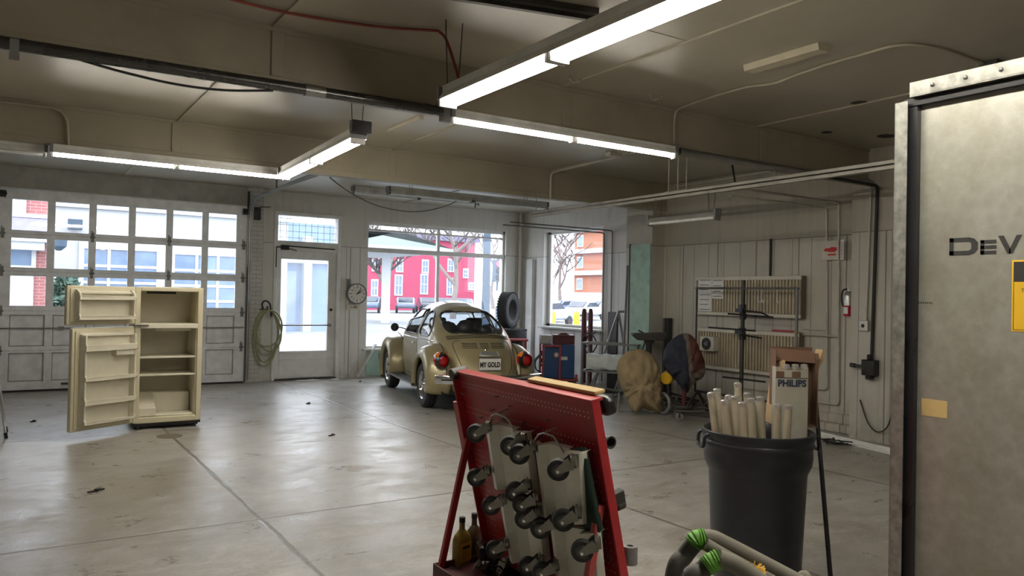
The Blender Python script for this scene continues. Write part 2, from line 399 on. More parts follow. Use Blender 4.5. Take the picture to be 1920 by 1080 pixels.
for lo, hi in (((-4.25, YB, 0), (-.2, 14.1, ZC)), ((-.2, YB - .1, 3.06), (3.4, 14.1, ZC)), ((3.66, YB, 0), (3.93, 14.1, ZC)), ((3.93, YB, 2.98), (5.11, 14.1, ZC)),
               ((5.11, YB, 0), (5.68, 14.1, ZC)), ((5.68, YB, 2.96), (8.80, 14.1, ZC)), ((5.68, YB, 0), (8.80, 14.1, .52)), ((8.80, YB, 0), (9.5, 14.1, ZC))): b.bb(lo, hi)
struct('wall_back', b, 'wall_back', 'streaked off-white street wall with shop window, glass door and overhead door')
b = MB(); b.bb((3.40, 13.70, 0), (3.68, 14.1, ZC)); struct('trim_brick_pier', b, 'plaster_brick', 'painted brick pier between overhead door and glass door')
b = MB(); b.bb((-.2, 13.728, 3.052), (3.4, 13.752, ZC)); b.bb((-.2, 13.70, 3.055), (3.4, 13.75, 3.085)); b.bb((-.2, 13.76, 3.0), (3.4, 13.80, 3.1)); struct('trim_door_header', b, 'header', 'grey header panel above the overhead door')
b = MB(); b.bb((XR, -4.25, 0), (XR + .25, 9.0, ZC)); struct('wall_right', b, 'wall_right', 'dingy panelled wall with radiators')
b = MB()
for lo, hi in (((XW, 9.3, 0), (XW + .25, 11.2, ZC)), ((XW, 11.2, 2.93), (XW + .25, 13.1, ZC)), ((XW, 11.2, 0), (XW + .25, 13.1, 1.0)), ((XW, 13.1, 0), (XW + .25, 14.1, ZC))): b.bb(lo, hi)
struct('wall_far_right', b, 'wall_winside', 'white panelled wall with the tall side window')
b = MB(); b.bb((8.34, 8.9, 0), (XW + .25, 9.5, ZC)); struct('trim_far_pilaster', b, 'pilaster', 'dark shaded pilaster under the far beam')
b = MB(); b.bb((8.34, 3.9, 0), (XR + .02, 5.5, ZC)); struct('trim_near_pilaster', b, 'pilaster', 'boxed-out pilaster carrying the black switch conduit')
b = MB(); b.bb((-4.25, -4.25, 0), (-4, 14.1, ZC)); struct('wall_left', b, 'wall_plain')
b = MB(); b.bb((-4.25, -4.25, 0), (XR + .25, -4, ZC)); struct('wall_near', b, 'wall_plain')
b = MB(); b.bb((XR - .09, 5.5, 0), (XR + .01, 8.9, .10)); b.bb((XR - .025, 5.5, .10), (XR + .01, 8.9, .22)); struct('baseboard_right', b, 'wall_right', bevel=.01)
for nm, y0, y1, tx in (('near', 5.30, 5.42, 'wide dirty cream boxed beam nearest the camera'), ('far', 8.86, 8.98, 'dirty cream boxed beam in front of the street bay')):
    b = MB(); b.bb((-4.1, y0, BEAM_Z), (8.62, y1, ZC + .02))
    b.bb((-4.1, y0 - .012, BEAM_Z), (8.62, y0, BEAM_Z + .07)); b.bb((-4.1, y0 - .012, ZC - .035), (8.62, y0, ZC))
    xs = (-.96, 1.49, 3.95, 6.48) if nm == 'near' else (-1.0, 1.44, 3.93, 6.45)
    for x in xs: b.bb((x - .045, y0 - .012, BEAM_Z + .07), (x + .045, y0, ZC - .035))
    struct('trim_%s_beam' % nm, b, 'beam', tx, bevel=.004)
for i, x in enumerate((1.46, 3.92, 6.39)):
    b = MB(); b.bb((x - .018, -3.9, ZC - .014), (x + .018, 13.8, ZC + .01)); struct('trim_ceiling_batten', b, 'batten', None)
b = MB(); b.bb((2.6, 3.86, ZC - .004), (3.92, 3.89, ZC + .01)); struct('trim_ceiling_seam', b, 'ceil')
# corner pipe chase in the far corner
b = MB(); b.cyl((9.10, 13.76, 0), (9.10, 13.76, ZC), .032, n=12); struct('trim_corner_pipe', b, 'conduit', 'painted pipe in the corner of the street wall')
b = MB(); b.bb((9.17, 13.40, 0), (XW, 13.62, 2.38)); struct('trim_corner_board', b, 'frame', 'white board strip in the corner beside the side window')

# ------------------------------------------------------------------ overhead door
M['moulding'] = mat('grime_caught_moulding', (.34, .335, .32), .6, dirt=.4, dcol=(.1, .09, .07))
dr = thing('door_1', 'white sectional overhead door with three rows of glass panes', 'door', (1.61, 13.73, 0), kind='structure')
X0, X1 = -.17, 3.40
pw, gap = .452, .1045
cols = [(-.008 + k * (pw + gap), -.008 + k * (pw + gap) + pw) for k in range(6)]
secs = [(.02, .62), (.62, 1.215), (1.215, 1.805), (1.805, 2.37), (2.37, 3.045)]
rows = [(.155, .585), (.68, 1.157), (1.283, 1.745), (1.86, 2.313), (2.424, 2.888)]
for k, ((z0, z1), (r0, r1)) in enumerate(zip(secs, rows)):
    b = MB()
    y0, y1 = 13.715, 13.757
    b.bb((X0, y0, z0 + .003), (X1, y1, r0)); b.bb((X0, y0, r1), (X1, y1, z1 - .003)); b.bb((X0, y0 + .012, z1 - .03), (X1, y1 - .012, z1 + .03))
    xs = [X0] + [v for c in cols for v in c] + [X1]
    for a in range(0, len(xs), 2): b.bb((xs[a], y0, r0), (xs[a + 1], y1, r1))
    if k < 2:
        for c0, c1 in cols:
            b.bb((c0, y0 + .034, r0), (c1, y1, r1))
    sec = part('door_section', b, 'doorpaint', dr, bevel=.006)
    if k < 2:
        for c0, c1 in cols:
            b = MB()
            for lo, hi in (((c0, r0), (c1, r0 + .014)), ((c0, r1 - .014), (c1, r1)), ((c0, r0), (c0 + .014, r1)), ((c1 - .014, r0), (c1, r1))): b.bb((lo[0], y0 + .012, lo[1]), (hi[0], y0 + .036, hi[1]))
            part('panel_moulding', b, 'moulding', sec)
    if k >= 2:
        for c0, c1 in cols:
            b = MB(); b.bb((c0 - .005, 13.735, r0 - .005), (c1 + .005, 13.741, r1 + .005)); part('pane', b, 'glass', dr)
for z in (.62, 1.215, 1.805, 2.37):
    for x in (X0 + .05, 1.055, 2.165, X1 - .05):
        b = MB(); b.bb((x - .022, 13.700, z - .075), (x + .022, 13.716, z - .012)); b.bb((x - .022, 13.700, z + .012), (x + .022, 13.716, z + .075))
        b.cyl((x - .035, 13.697, z), (x + .035, 13.697, z), .014, n=8); b.cyl((x - .012, 13.70, z + .09), (x - .012, 13.693, z + .09), .012, n=6)
        part('hinge', b, 'greysteel', dr)
for x in (X0 + .03, X1 - .03):
    b = MB(); b.bb((x - .05, 13.66, 2.90), (x + .05, 13.716, 3.0)); b.cyl((x - .06, 13.64, 2.95), (x + .06, 13.64, 2.95), .028, n=10); part('top_roller', b, 'blackgloss', dr)
b = MB(); b.bar((X0 + .02, 13.70, .955), (X1 - .02, 13.70, .955), .03, .018); b.bar((.62, 13.69, .955), (.70, 13.69, .955), .04, .05); part('lock_bar', b, 'greysteel', dr)
b = MB(); b.bb((X0, 13.705, 0.0), (X1, 13.765, .03)); part('bottom_seal', b, 'black', dr)
b = MB(); b.bb((.68, 13.69, .09), (.80, 13.716, .12)); part('lift_handle', b, 'darksteel', dr)
# tracks
b = MB(); pts = [V((3.435, 13.66, .05)), V((3.435, 13.66, 2.78))] + [V((3.435, 13.66 - .38 * (1 - math.cos(a)), 2.78 + .38 * math.sin(a))) for a in (PI / 8, PI / 4, PI * 3 / 8, PI / 2)] + [V((3.435, 10.1, 3.20))]
for o in (-.028, .028): b.tube([p + V((o, 0, 0)) for p in pts], .012, 6)
b.tube(pts, .02, 6)
for y in (12.2, 10.4): b.bar((3.46, y, 3.2), (3.46, y, ZC), .03, .008)
tr = solo('door_track', b, 'steel', 'grey steel roller track curving from the overhead door to the ceiling', 'track')
b = MB(); b.bb((3.395, 13.62, 2.9), (3.415, 13.70, 3.3)); b.bar((3.405, 13.66, 2.0), (3.405, 13.66, .02), .012, .05); struct('trim_track_angle', b, 'darksteel')
b = MB(); b.box((3.56, 13.67, 2.93), (.10, .07, .22)); b.cyl((3.56, 13.64, 2.98), (3.56, 13.60, 2.98), .035, n=10); b.bar((3.60, 13.65, 3.05), (3.78, 13.65, 3.06), .014, .014)
solo('door_spring_bracket', b, 'blackgloss', 'black pulley bracket high on the brick pier beside the overhead door', 'bracket')
# ------------------------------------------------------------------ front door with transom
fd = thing('door_2', 'white glazed shop door with transom and push bar', 'door', (4.52, 13.85, 0), kind='structure')
b = MB()
b.bb((3.90, 13.80, 0), (3.965, 13.95, 2.98)); b.bb((5.075, 13.80, 0), (5.14, 13.95, 2.98)); b.bb((3.90, 13.80, 2.955), (5.14, 13.95, 3.02)); b.bb((3.965, 13.82, 2.325), (5.075, 13.95, 2.50))
part('door_frame', b, 'frame', fd, bevel=.008)
b = MB(); b.bb((3.97, 13.86, .03), (4.05, 13.91, 2.32)); b.bb((4.925, 13.86, .03), (5.07, 13.91, 2.32)); b.bb((4.05, 13.86, 2.175), (4.925, 13.91, 2.32)); b.bb((4.05, 13.86, .03), (4.925, 13.91, .52)); b.bb((4.05, 13.853, .36), (4.925, 13.87, .375)); b.bb((4.05, 13.853, .47), (4.925, 13.87, .485))
part('door_leaf', b, 'frame', fd, bevel=.006)
b = MB(); b.bb((4.04, 13.88, .51), (4.935, 13.886, 2.185)); part('door_glass', b, 'dustglass', fd)
b = MB(); b.bb((3.96, 13.885, 2.49), (5.08, 13.891, 2.96)); part('transom_glass', b, 'dustglass', fd)
b = MB()
for k in range(10): b.bb((4.02 + k * .115, 13.882, 2.5), (4.026 + k * .115, 13.885, 2.955))
for k in range(4): b.bb((3.97, 13.882, 2.56 + k * .115), (5.07, 13.885, 2.566 + k * .115))
part('transom_wire', b, 'steel', fd)
b = MB(); b.tube([(4.04, 13.83, .985), (4.96, 13.83, .985)], .014, 8); b.cyl((4.96, 13.86, .985), (4.96, 13.82, .985), .03, n=10); b.cyl((4.045, 13.86, .985), (4.045, 13.82, .985), .022, n=10); part('push_bar', b, 'steel', fd)
b = MB(); b.cyl((4.985, 13.862, 1.27), (4.985, 13.84, 1.27), .026, n=12); part('door_lock', b, 'blackgloss', fd)
b = MB(); b.bb((4.02, 13.78, 2.335), (4.16, 13.86, 2.42)); b.bar((4.16, 13.79, 2.36), (4.30, 13.79, 2.33), .02, .015); b.bar((3.93, 13.79, 2.38), (4.05, 13.79, 2.38), .02, .02); b.bar((3.94, 13.8, 2.38), (3.94, 13.8, 2.02), .016, .016); b.bar((4.16, 13.79, 2.405), (5.02, 13.82, 2.385), .025, .02)
part('door_closer', b, 'blackgloss', fd)
b = MB(); b.bb((3.95, 13.80, 0), (5.09, 13.95, .03)); part('threshold', b, 'darksteel', fd)
# ------------------------------------------------------------------ shop window
w1 = thing('window_1', 'wide four-pane shop window facing the street', 'window', (7.24, 13.95, .52), kind='structure')
b = MB()
y0, y1 = 13.92, 13.99
for lo, hi in (((5.66, y0, .50), (8.82, y1, .58)), ((5.66, y0, 2.90), (8.82, y1, 2.98)), ((5.66, y0, .5), (5.72, y1, 2.98)), ((8.76, y0, .5), (8.82, y1, 2.98)), ((7.20, y0, .55), (7.26, y1, 2.92)), ((5.7, y0 - .02, 2.38), (8.78, y1, 2.47)), ((5.7, y0 + .02, 2.79), (8.78, y1, 2.825))): b.bb(lo, hi)
part('window_frame', b, 'frame', w1, bevel=.006)
for x0, x1, z0, z1 in ((5.7, 7.21, .56, 2.40), (7.25, 8.78, .56, 2.40), (5.7, 7.21, 2.45, 2.92), (7.25, 8.78, 2.45, 2.92)):
    b = MB(); b.bb((x0, 13.955, z0), (x1, 13.961, z1)); part('pane', b, 'glass', w1)
b = MB(); b.bb((5.62, 13.80, .50), (8.86, 13.93, .535)); part('sill', b, 'frame', w1, bevel=.008)
b = MB(); b.bb((5.70, 13.83, .02), (8.78, 13.852, .50)); part('apron', b, 'mint', w1)
# side window
w2 = thing('window_2', 'tall narrow side window looking onto the car park', 'window', (9.35, 12.15, 1.0), kind='structure')
b = MB()
x0, x1 = 9.36, 9.43
for lo, hi in (((x0, 11.18, .98), (x1, 13.12, 1.05)), ((x0, 11.18, 2.88), (x1, 13.12, 2.95)), ((x0, 11.18, .98), (x1, 11.26, 2.95)), ((x0, 13.0, .98), (x1, 13.12, 2.95))): b.bb(lo, hi)
part('window_frame', b, 'frame', w2, bevel=.006)
b = MB(); b.bb((9.39, 11.24, 1.03), (9.396, 13.02, 2.9)); part('pane', b, 'glass', w2)
b = MB(); b.bb((9.12, 11.12, .96), (9.37, 13.16, 1.0)); part('sill', b, 'frame', w2, bevel=.008)
# ------------------------------------------------------------------ lamps
def fixture(name, label, a, b_, z, width=.13, rows_=2, lit=True, sections=2, group=None, chains=(), drop=None, high=.075, up=None, hm='white'):
    """fluorescent strip from a to b (xy), tubes hanging at height z"""
    a, b_ = V((a[0], a[1], 0)), V((b_[0], b_[1], 0)); d = (b_ - a).normalized(); s = V((-d.y, d.x, 0)); ln = (b_ - a).length
    t = thing(name, label, 'ceiling light', (a.x, a.y, z), group=group)
    zz = V((0, 0, 1)); mid = (a + b_) / 2
    R = Matrix((s, d, zz)).transposed()
    m = MB(); m.box(mid + zz * (z + .035 + high / 2), (width * .62, ln, high), R)
    m.prism([(-width / 2, .012), (-width * .31, .055), (width * .31, .055), (width / 2, .012), (width / 2, .018), (width * .31, .063), (-width * .31, .063), (-width / 2, .018)], a + zz * z, s, zz, d * ln)
    part('housing', m, hm, t, bevel=.003)
    sl = ln / sections
    for k in range(sections):
        for r in range(rows_):
            o = (r - (rows_ - 1) / 2) * width * .52
            p = a + s * o + d * (k * sl + .035) + zz * z; q = a + s * o + d * ((k + 1) * sl - .035) + zz * z
            m = MB(); m.cyl(p, q, .019, n=12); part('lamp_tube', m, 'tube_on' if lit else 'tube_off', t)
        for e in (0, 1):
            p = a + d * (k * sl + (.018 if e == 0 else sl - .018)) + zz * (z + .008)
            m = MB(); m.box(p, (width * .52 * (rows_ - 1) + .05, .022, .075), R); part('lamp_holder', m, 'white' if lit else 'greysteel', t, bevel=.004)
    for p in (a + d * .01, b_ - d * .01):
        m = MB(); m.box(p + zz * (z + .06), (width, .03, .085), R); part('end_plate', m, 'greysteel', t)
    for c in chains:
        base = a + d * c + zz * (z + .10)
        for o in (-.04, .04):
            m = MB(); m.tube([base + s * o, base + s * o * 1.6 + zz * ((up or ZC) - z - .095)], .004, 5)
            part('hanging_chain', m, 'darksteel', t)
    return t
fixture('fluorescent_light', 'long lit twin-tube light hanging nearest the camera on chains', (2.41, 4.57), (2.42, 2.10), 2.85, .15, 2, chains=(.08, 2.2))
fixture('fluorescent_light', 'lit twin-tube light with black end box hanging between the two beams', (2.40, 6.10), (2.51, 8.58), 2.85, .14, 2, chains=(.05,))
fixture('fluorescent_light', 'lit single-row light fixed along the lower edge of the near beam', (2.80, 5.258), (5.19, 5.258), 2.925, .10, 1, high=.05)
fixture('fluorescent_light', 'lit single-row light under the far beam above the refrigerator', (.29, 8.818), (2.60, 8.818), 2.88, .10, 1, high=.065)
fixture('fluorescent_light', 'short unlit light hanging below the strut rail near the radiators', (6.76, 6.14), (6.74, 7.25), 2.53, .11, 2, high=.03, hm='alu', lit=False, sections=1, chains=(.10, .95), up=2.83)
fixture('fluorescent_light', 'unlit light running behind the far beam in front of the shop window', (4.90, 11.2), (7.95, 11.2), 3.16, .14, 2, lit=False, chains=(.4, 2.6))
fixture('fluorescent_light', 'unlit white light close to the ceiling above the glass door side', (4.75, 12.3), (7.2, 12.3), 3.27, .12, 1, lit=False, chains=(.3, 2.1))
fixture('fluorescent_light', 'unlit white light at the left edge under the far beam', (-2.1, 8.92), (.27, 8.92), 2.88, .10, 1, lit=False, high=.06)
fixture('fluorescent_light', 'added lit twin-tube light, unseen beyond the nearest row, brightening the foreground', (2.42, 2.02), (2.43, -.45), 2.85, .15, 2, chains=(.1, 2.2))  # extra lamp added out of view to brighten the foreground
b = MB(); b.box((2.395, 6.05, 2.95), (.17, .06, .10)); solo('junction_box', b, 'blackgloss', 'black junction box on the near end of the hanging middle light', 'junction box')
b = MB(); b.box((2.76, 5.262, 2.955), (.07, .05, .10)); solo('wiring_box', b, 'greysteel', 'grey wiring box at the left end of the near beam light', 'junction box')
# ------------------------------------------------------------------ world
w = bpy.data.worlds.new('overcast_sky'); SC.world = w; w.use_nodes = True
nt = w.node_tree; nt.nodes.clear()
o_ = nt.nodes.new('ShaderNodeOutputWorld'); bg = nt.nodes.new('ShaderNodeBackground'); L(nt, bg.outputs[0], o_.inputs[0])
tc = nt.nodes.new('ShaderNodeTexCoord'); nz = noise_n(nt, tc.outputs['Generated'], 2.2, 5)
L(nt, mixc(nt, ramp(nt, nz, .3, .7), (.80, .90, 1.0), (1.0, 1.0, 1.0)), bg.inputs[0]); bg.inputs[1].default_value = SKY = 4.0
SC.view_settings.view_transform = 'Standard'; SC.view_settings.look = 'None'; SC.view_settings.exposure = 0.55; SC.view_settings.gamma = 1.0
SC.view_settings.use_curve_mapping = False
SC.cycles.max_bounces = 10; SC.cycles.diffuse_bounces = 6; SC.cycles.transparent_max_bounces = 16
SC.cycles.sample_clamp_indirect = 6
try: SC.cycles.use_denoising = True
except Exception: pass
# ------------------------------------------------------------------ the street outside
GZ = -.08
M['asphalt'] = mat('salt_bleached_asphalt', (.22, .235, .25), .8, var=.3, scale=.35, dirt=.6, dcol=(.11, .12, .13), dscale=.4)
M['stucco'] = mat('white_painted_masonry', (.42, .45, .47), .8, var=.03)
M['brickred'] = grid_mat('red_brick', (.30, .10, .10), (.36, .26, .25), 'x', .24, .08, .012, brick=True)
M['pinkred'] = mat('bright_red_clapboard', (.40, .06, .12), .7, var=.06)
M['orange'] = mat('orange_brick', (.36, .15, .09), .8, var=.06)
M['slate'] = mat('purple_slate', (.20, .19, .29), .7)
M['winblue'] = mat('blue_grey_window_glass', (.17, .24, .36), .12, var=.2, scale=1.5)
M['bluewall'] = mat('blue_grey_shopfront', (.13, .21, .36), .7, var=.15, scale=.6)
M['canopy'] = mat('mint_standing_seam_roof', (.06, .095, .09), .6)
M['outwhite'] = mat('white_outdoor_paint', (.48, .50, .52), .6, var=.02)
M['bark'] = mat('pale_winter_bark', (.20, .17, .16), .9)
M['twig'] = mat('winter_twigs', (.10, .08, .08), .9)
M['leaf'] = mat('evergreen_leaf', (.07, .13, .10), .8, var=.3)
M['polegrey'] = mat('weathered_blue_grey_pole', (.055, .085, .125), .8)
M['carglass'] = mat('car_glass', (.03, .045, .07), .1)
b = MB(); b.bb((-60, 14.1, GZ - .2), (140, 190, GZ)); b.bb((9.5, -20, GZ - .2), (140, 14.1, GZ)); struct('ground', b, 'asphalt', 'pale salt-bleached street')
b = MB(); b.bb((-6, 14.1, GZ), (9.5, 15.6, -.02)); b.bb((9.5, -6, GZ), (11, 15.6, -.02)); struct('sidewalk', b, 'stucco')
def window_part(parent, name, c, w, h, yf, m='winblue', fr='outwhite', cols=2, rows=2, t=.09, axis='x'):
    """framed window whose outer face stands at y = yf (axis x) or x = yf (axis y)"""
    def P(a, z, d): return V((c[0] + a, yf - d, c[1] + z)) if axis == 'x' else V((yf - d, c[0] + a, c[1] + z))
    def bx(m_, a0, a1, z0, z1, d0, d1): p, q = P(a0, z0, d0), P(a1, z1, d1); m_.bb([min(i, j) for i, j in zip(p, q)], [max(i, j) for i, j in zip(p, q)])
    f = MB()
    bx(f, -w / 2 - t, w / 2 + t, h / 2, h / 2 + t * 1.4, -.02, .08); bx(f, -w / 2 - t, w / 2 + t, -h / 2 - t, -h / 2, -.02, .10)
    bx(f, -w / 2 - t, -w / 2, -h / 2, h / 2, -.02, .07); bx(f, w / 2, w / 2 + t, -h / 2, h / 2, -.02, .07)
    for k in range(1, cols): bx(f, -w / 2 + w * k / cols - t * .3, -w / 2 + w * k / cols + t * .3, -h / 2, h / 2, -.02, .06)
    for k in range(1, rows): bx(f, -w / 2, w / 2, -h / 2 + h * k / rows - t * .3, -h / 2 + h * k / rows + t * .3, -.02, .052)
    fo = part(name, f, fr, parent)
    g = MB(); bx(g, -w / 2, w / 2, -h / 2, h / 2, -.02, .03); part('pane', g, m, fo)
# white garage across the street, seen through the overhead door
Yg = 30.0
g = thing('garage_building', 'white garage across the street with two wide gridded doors, behind the overhead door panes', 'building', (4.0, 31.0, GZ))
b = MB(); b.bb((aY(92, 500, Yg).x, Yg, GZ), (9.0, 36, 4.4)); b.bb((aY(92, 500, Yg).x - .1, Yg - .15, 4.3), (9.1, 36, 4.55)); part('wall', b, 'stucco', g)
for xa, xb, yt in ((157, 293, 466), (327, 447, 477)):
    x0, x1, z = aY(xa, 500, Yg).x, aY(xb, 500, Yg).x, aY(xa, yt, Yg).z
    window_part(g, 'garage_door', ((x0 + x1) / 2, (z + GZ) / 2 + .08), x1 - x0, z - GZ - .16, Yg, cols=3, rows=5, t=.16)
b = MB(); p = aY(141, 421, Yg - .3); b.box(p, (.42, .30, .34)); b.box(p + V((0, .2, .1)), (.1, .3, .1)); part('flood_lamp', b, 'polegrey', g)
# brick house at the left
Yh = 23.0
h = thing('brick_house', 'red brick house with white trim, seen through the leftmost column of door panes', 'house', (-1.2, 25, GZ))
b = MB(); b.bb((-7, Yh, GZ), (aY(92, 500, Yh).x, 27.5, aY(60, 366, Yh).z)); part('wall', b, 'brickred', h)
pe = aY(92, 432, Yh).x
zz = lambda py: aY(60, py, Yh).z
b = MB(); b.bb((-7, Yh - .5, zz(470)), (pe - .1, Yh, zz(447))); b.bb((-7, Yh - .6, zz(455)), (pe + .15, Yh, zz(445))); part('porch_cornice', b, 'outwhite', h)
b = MB(); b.prism([(-.55, zz(445)), (-.1, zz(408)), (0, zz(408)), (0, zz(445))], (-7, Yh, 0), (0, 1, 0), (0, 0, 1), (pe + 7.1, 0, 0)); part('porch_roof', b, 'slate', h)
b = MB(); b.bb((-7, Yh - .14, zz(409)), (pe + .05, Yh, zz(402))); part('band', b, 'outwhite', h)
b = MB(); b.bb((-7, Yh - .1, zz(402)), (aY(49, 390, Yh).x, Yh + .02, zz(366))); part('corner_board', b, 'outwhite', h)
window_part(h, 'house_window', (aY(36, 482, Yh).x, aY(36, 482, Yh).z), .52, .48, Yh, cols=1, rows=1, t=.1)
window_part(h, 'house_window', (aY(36, 537, Yh).x, aY(36, 537, Yh).z), .36, .72, Yh, cols=2, rows=3, t=.12)
b = MB(); b.bb((-7, Yh - .05, GZ), (aY(60, 540, Yh).x, Yh + .02, aY(40, 515, Yh).z)); part('white_trim_panel', b, 'outwhite', h)
# lamp post + evergreen
b = MB(); p = aY(105, 452, 21); b.cyl((p.x - .12, 21, GZ), (p.x - .12, 21, p.z + .2), .04); b.lathe([(.05, -.22), (.16, -.12), (.18, .12), (.04, .2)], (p.x + .06, 21, p.z), n=8); b.bar((p.x - .12, 21, p.z + .2), (p.x + .1, 21, p.z + .2), .03, .03)
solo('lamp_post', b, 'polegrey', 'small street lantern on a thin post between the brick house and the white garage', 'lamp post')
def shrub(x, y, r, h, n, seed):
    rnd = random.Random(seed); b = MB()
    for k in range(n):
        a = rnd.uniform(0, 2 * PI); q = rnd.random() ** .5; zz = rnd.random()
        rr = r * (1 - .75 * zz ** 1.6)
        p = V((x + rr * q * math.cos(a), y + rr * q * math.sin(a), GZ + .1 + h * zz))
        s = .16; u = V((rnd.uniform(-1, 1), rnd.uniform(-1, 1), rnd.uniform(-.3, 1))).normalized(); v = u.orthogonal().normalized()
        vs = [b.bm.verts.new(p + u * s * i + v * s * .5 * j) for i, j in ((-1, 0), (0, -1), (1, 0), (0, 1))]; b._f(vs)
    return b
sh = thing('evergreen_shrub', 'dark green shrub in front of the white garage across the street', 'shrub', (1.5, 28.6, GZ))
part('foliage', shrub(1.5, 28.6, .95, 1.9, 2200, 3), 'leaf', sh)
b = MB(); b.cyl((1.5, 28.6, GZ), (1.5, 28.6, 1.2), .07); part('stem', b, 'bark', sh)
# blue shopfront behind the glass door
g = thing('blue_building', 'blue grey building with a white corner post, seen through the glass door', 'building', (8.6, 34, GZ))
x0, x1 = aY(518, 550, 33).x, aY(640, 550, 33).x
b = MB(); b.bb((x0, 33, GZ), (x1, 36.5, aY(560, 470, 33).z + 1.2)); part('wall', b, 'bluewall', g)
b = MB(); xa = aY(574, 550, 32.8).x; b.bb((xa - .17, 32.6, GZ), (xa + .17, 33.02, 4.0)); part('white_post', b, 'outwhite', g)
b = MB(); b.bb((x0, 32.7, aY(560, 493, 32.7).z), (x1, 33.02, aY(560, 484, 32.7).z)); part('fascia', b, 'outwhite', g)
b = MB(); b.bb((x0 + .4, 32.95, .25), (xa - .4, 33.05, 2.5)); part('shop_window', b, 'winblue', g)
# petrol canopy seen through the shop window
Yc = 44
cn = thing('canopy', 'pale mint hip-roofed canopy on a white post, top left in the shop window', 'canopy', (aY(722, 560, Yc).x, Yc, GZ))
xl, xr, ze = aY(600, 463, Yc).x, aY(850, 470, Yc - 5).x, 4.05
b = MB(); hw = 5.0
vs = [b.bm.verts.new(p) for p in ((xl, Yc - hw, ze + .19), (xr, Yc - hw, ze + .19), (xr, Yc + hw, ze + .19), (xl, Yc + hw, ze + .19), (xl + hw, Yc, ze + 1.5), (xr - hw, Yc, ze + 1.5))]
for f in ((0, 1, 5, 4), (1, 2, 5), (2, 3, 4, 5), (3, 0, 4), (3, 2, 1, 0)): b._f([vs[i] for i in f])
part('roof', b, 'canopy', cn)
b = MB(); b.bb((xl, Yc - hw, ze), (xr, Yc + hw, ze + .20)); part('fascia', b, 'outwhite', cn)
p = aY(723, 560, Yc - 2); b = MB(); b.bb((p.x - .19, Yc - 2.2, GZ), (p.x + .19, Yc - 1.8, ze + .02)); part('post', b, 'outwhite', cn)
# red clapboard building
Yr = 78.0
rb = thing('red_building', 'long red clapboard building with white-framed windows across the street, seen in the shop window', 'building', (aY(790, 560, Yr).x, Yr + 4, GZ))
x0, x1 = aY(640, 560, Yr).x, aY(889, 560, Yr).x
zt = aY(860, 452, Yr).z
b = MB(); b.bb((x0, Yr, GZ), (x1, Yr + 9, zt)); part('wall', b, 'pinkred', rb)
b = MB(); b.bb((x0 - .3, Yr - .4, zt - .1), (x1 + .3, Yr + 9.3, zt + .45)); part('cornice', b, 'slate', rb)
for px, py, w_, h_ in ((702, 540, .55, 1.5), (747, 535, .7, 2.0), (795, 533, .7, 2.0), (843, 538, .55, 1.7), (749, 499, .6, 1.1), (797, 500, .6, 1.2), (845, 498, .6, 1.2), (704, 497, .6, 1.1), (873, 513, .45, .8), (884, 537, .55, .55)):
    q = aY(px, py, Yr); window_part(rb, 'sash_window', (q.x, q.z), w_, h_, Yr, cols=2, rows=2, t=.14, m='winblue')
# orange brick block seen through the side window
Ro = 82.0
ob = thing('orange_brick_block', 'orange brick apartment block with pale balcony bands, seen in the tall side window', 'building', (62, 62, GZ))
p0 = aX(1077, 500, 60); p1 = aX(1160, 500, 60)
b = MB(); b.bb((60, p1.y - 25, GZ), (72, p0.y, 22)); part('wall', b, 'orange', ob)
for k in range(6):
    z = 1.8 + k * 2.7
    b = MB(); b.bb((59.5, p1.y - 25, z), (60.02, p0.y + .6, z + .55)); part('balcony_band', b, 'outwhite', ob)
    for yy in (p0.y - 1.2, p0.y - 8.0):
        window_part(ob, 'flat_window', (yy, z + 1.6), 1.0, 1.2, 60, axis='y', cols=1, rows=1, t=.12)
b = MB(); b.bb((58, 15, GZ), (58.2, p0.y + 20, 1.9)); solo('white_fence', b, 'outwhite', 'long white fence behind the parked cars in the side window', 'fence')
# pines / bare trees
def bare_tree(name, label, x, y, h, seed, lean=0, group=None, spread=1.0, tr=.16):
    rnd = random.Random(seed); tb, wb = MB(), MB()
    def grow(p, d, ln, r, lv):
        n = 4; pts = [p]
        for i in range(n):
            d = (d + V((rnd.uniform(-.16, .16), rnd.uniform(-.16, .16), rnd.uniform(-.02, .10)))).normalized(); p = p + d * ln / n; pts.append(p)
        (tb if lv < 2 else wb).tube(pts, r, 6 if lv < 2 else 4, rad=[r * (1 - .12 * i) for i in range(n + 1)])
        if lv >= 4: return
        for k in range(4 if lv else 5):
            q = pts[rnd.choice((2, 3, 4, 4))]
            a = rnd.uniform(0, 2 * PI); s = rnd.uniform(.5, 1.0) * spread
            nd = (d * .75 + V((math.cos(a) * s, math.sin(a) * s, rnd.uniform(-.05, .35)))).normalized()
            grow(q, nd, ln * rnd.uniform(.55, .78), r * .60, lv + 1)
    grow(V((x, y, GZ)), V((lean, 0, 1)).normalized(), h * .38, tr, 0)
    t = thing(name, label, 'tree', (x, y, GZ), group=group)
    part('trunk', tb, 'bark', t); part('twigs', wb, 'twig', t)
p = aY(850, 560, 50); bare_tree('bare_tree', 'bare winter tree rising right of centre in the shop window', p.x, 50, 13, 5, .05, tr=.24)
p = aY(722, 560, 66); bare_tree('bare_tree', 'bare winter tree beside the canopy post, left in the shop window', p.x, 66, 12, 11, .1, tr=.3)
p = aY(925, 560, 92); bare_tree('bare_tree', 'bare winter tree behind the grey utility pole', p.x, 92, 16, 8, tr=.3)
p = aX(1053, 560, 47); bare_tree('bare_tree', 'bare tree in front of the orange brick block, in the side window', 47, p.y, 14, 21, spread=1.1, tr=.22)
p = aX(1034, 560, 85); bare_tree('bare_tree', 'bare tree at the far left of the side window', 85, p.y, 17, 23, tr=.25)
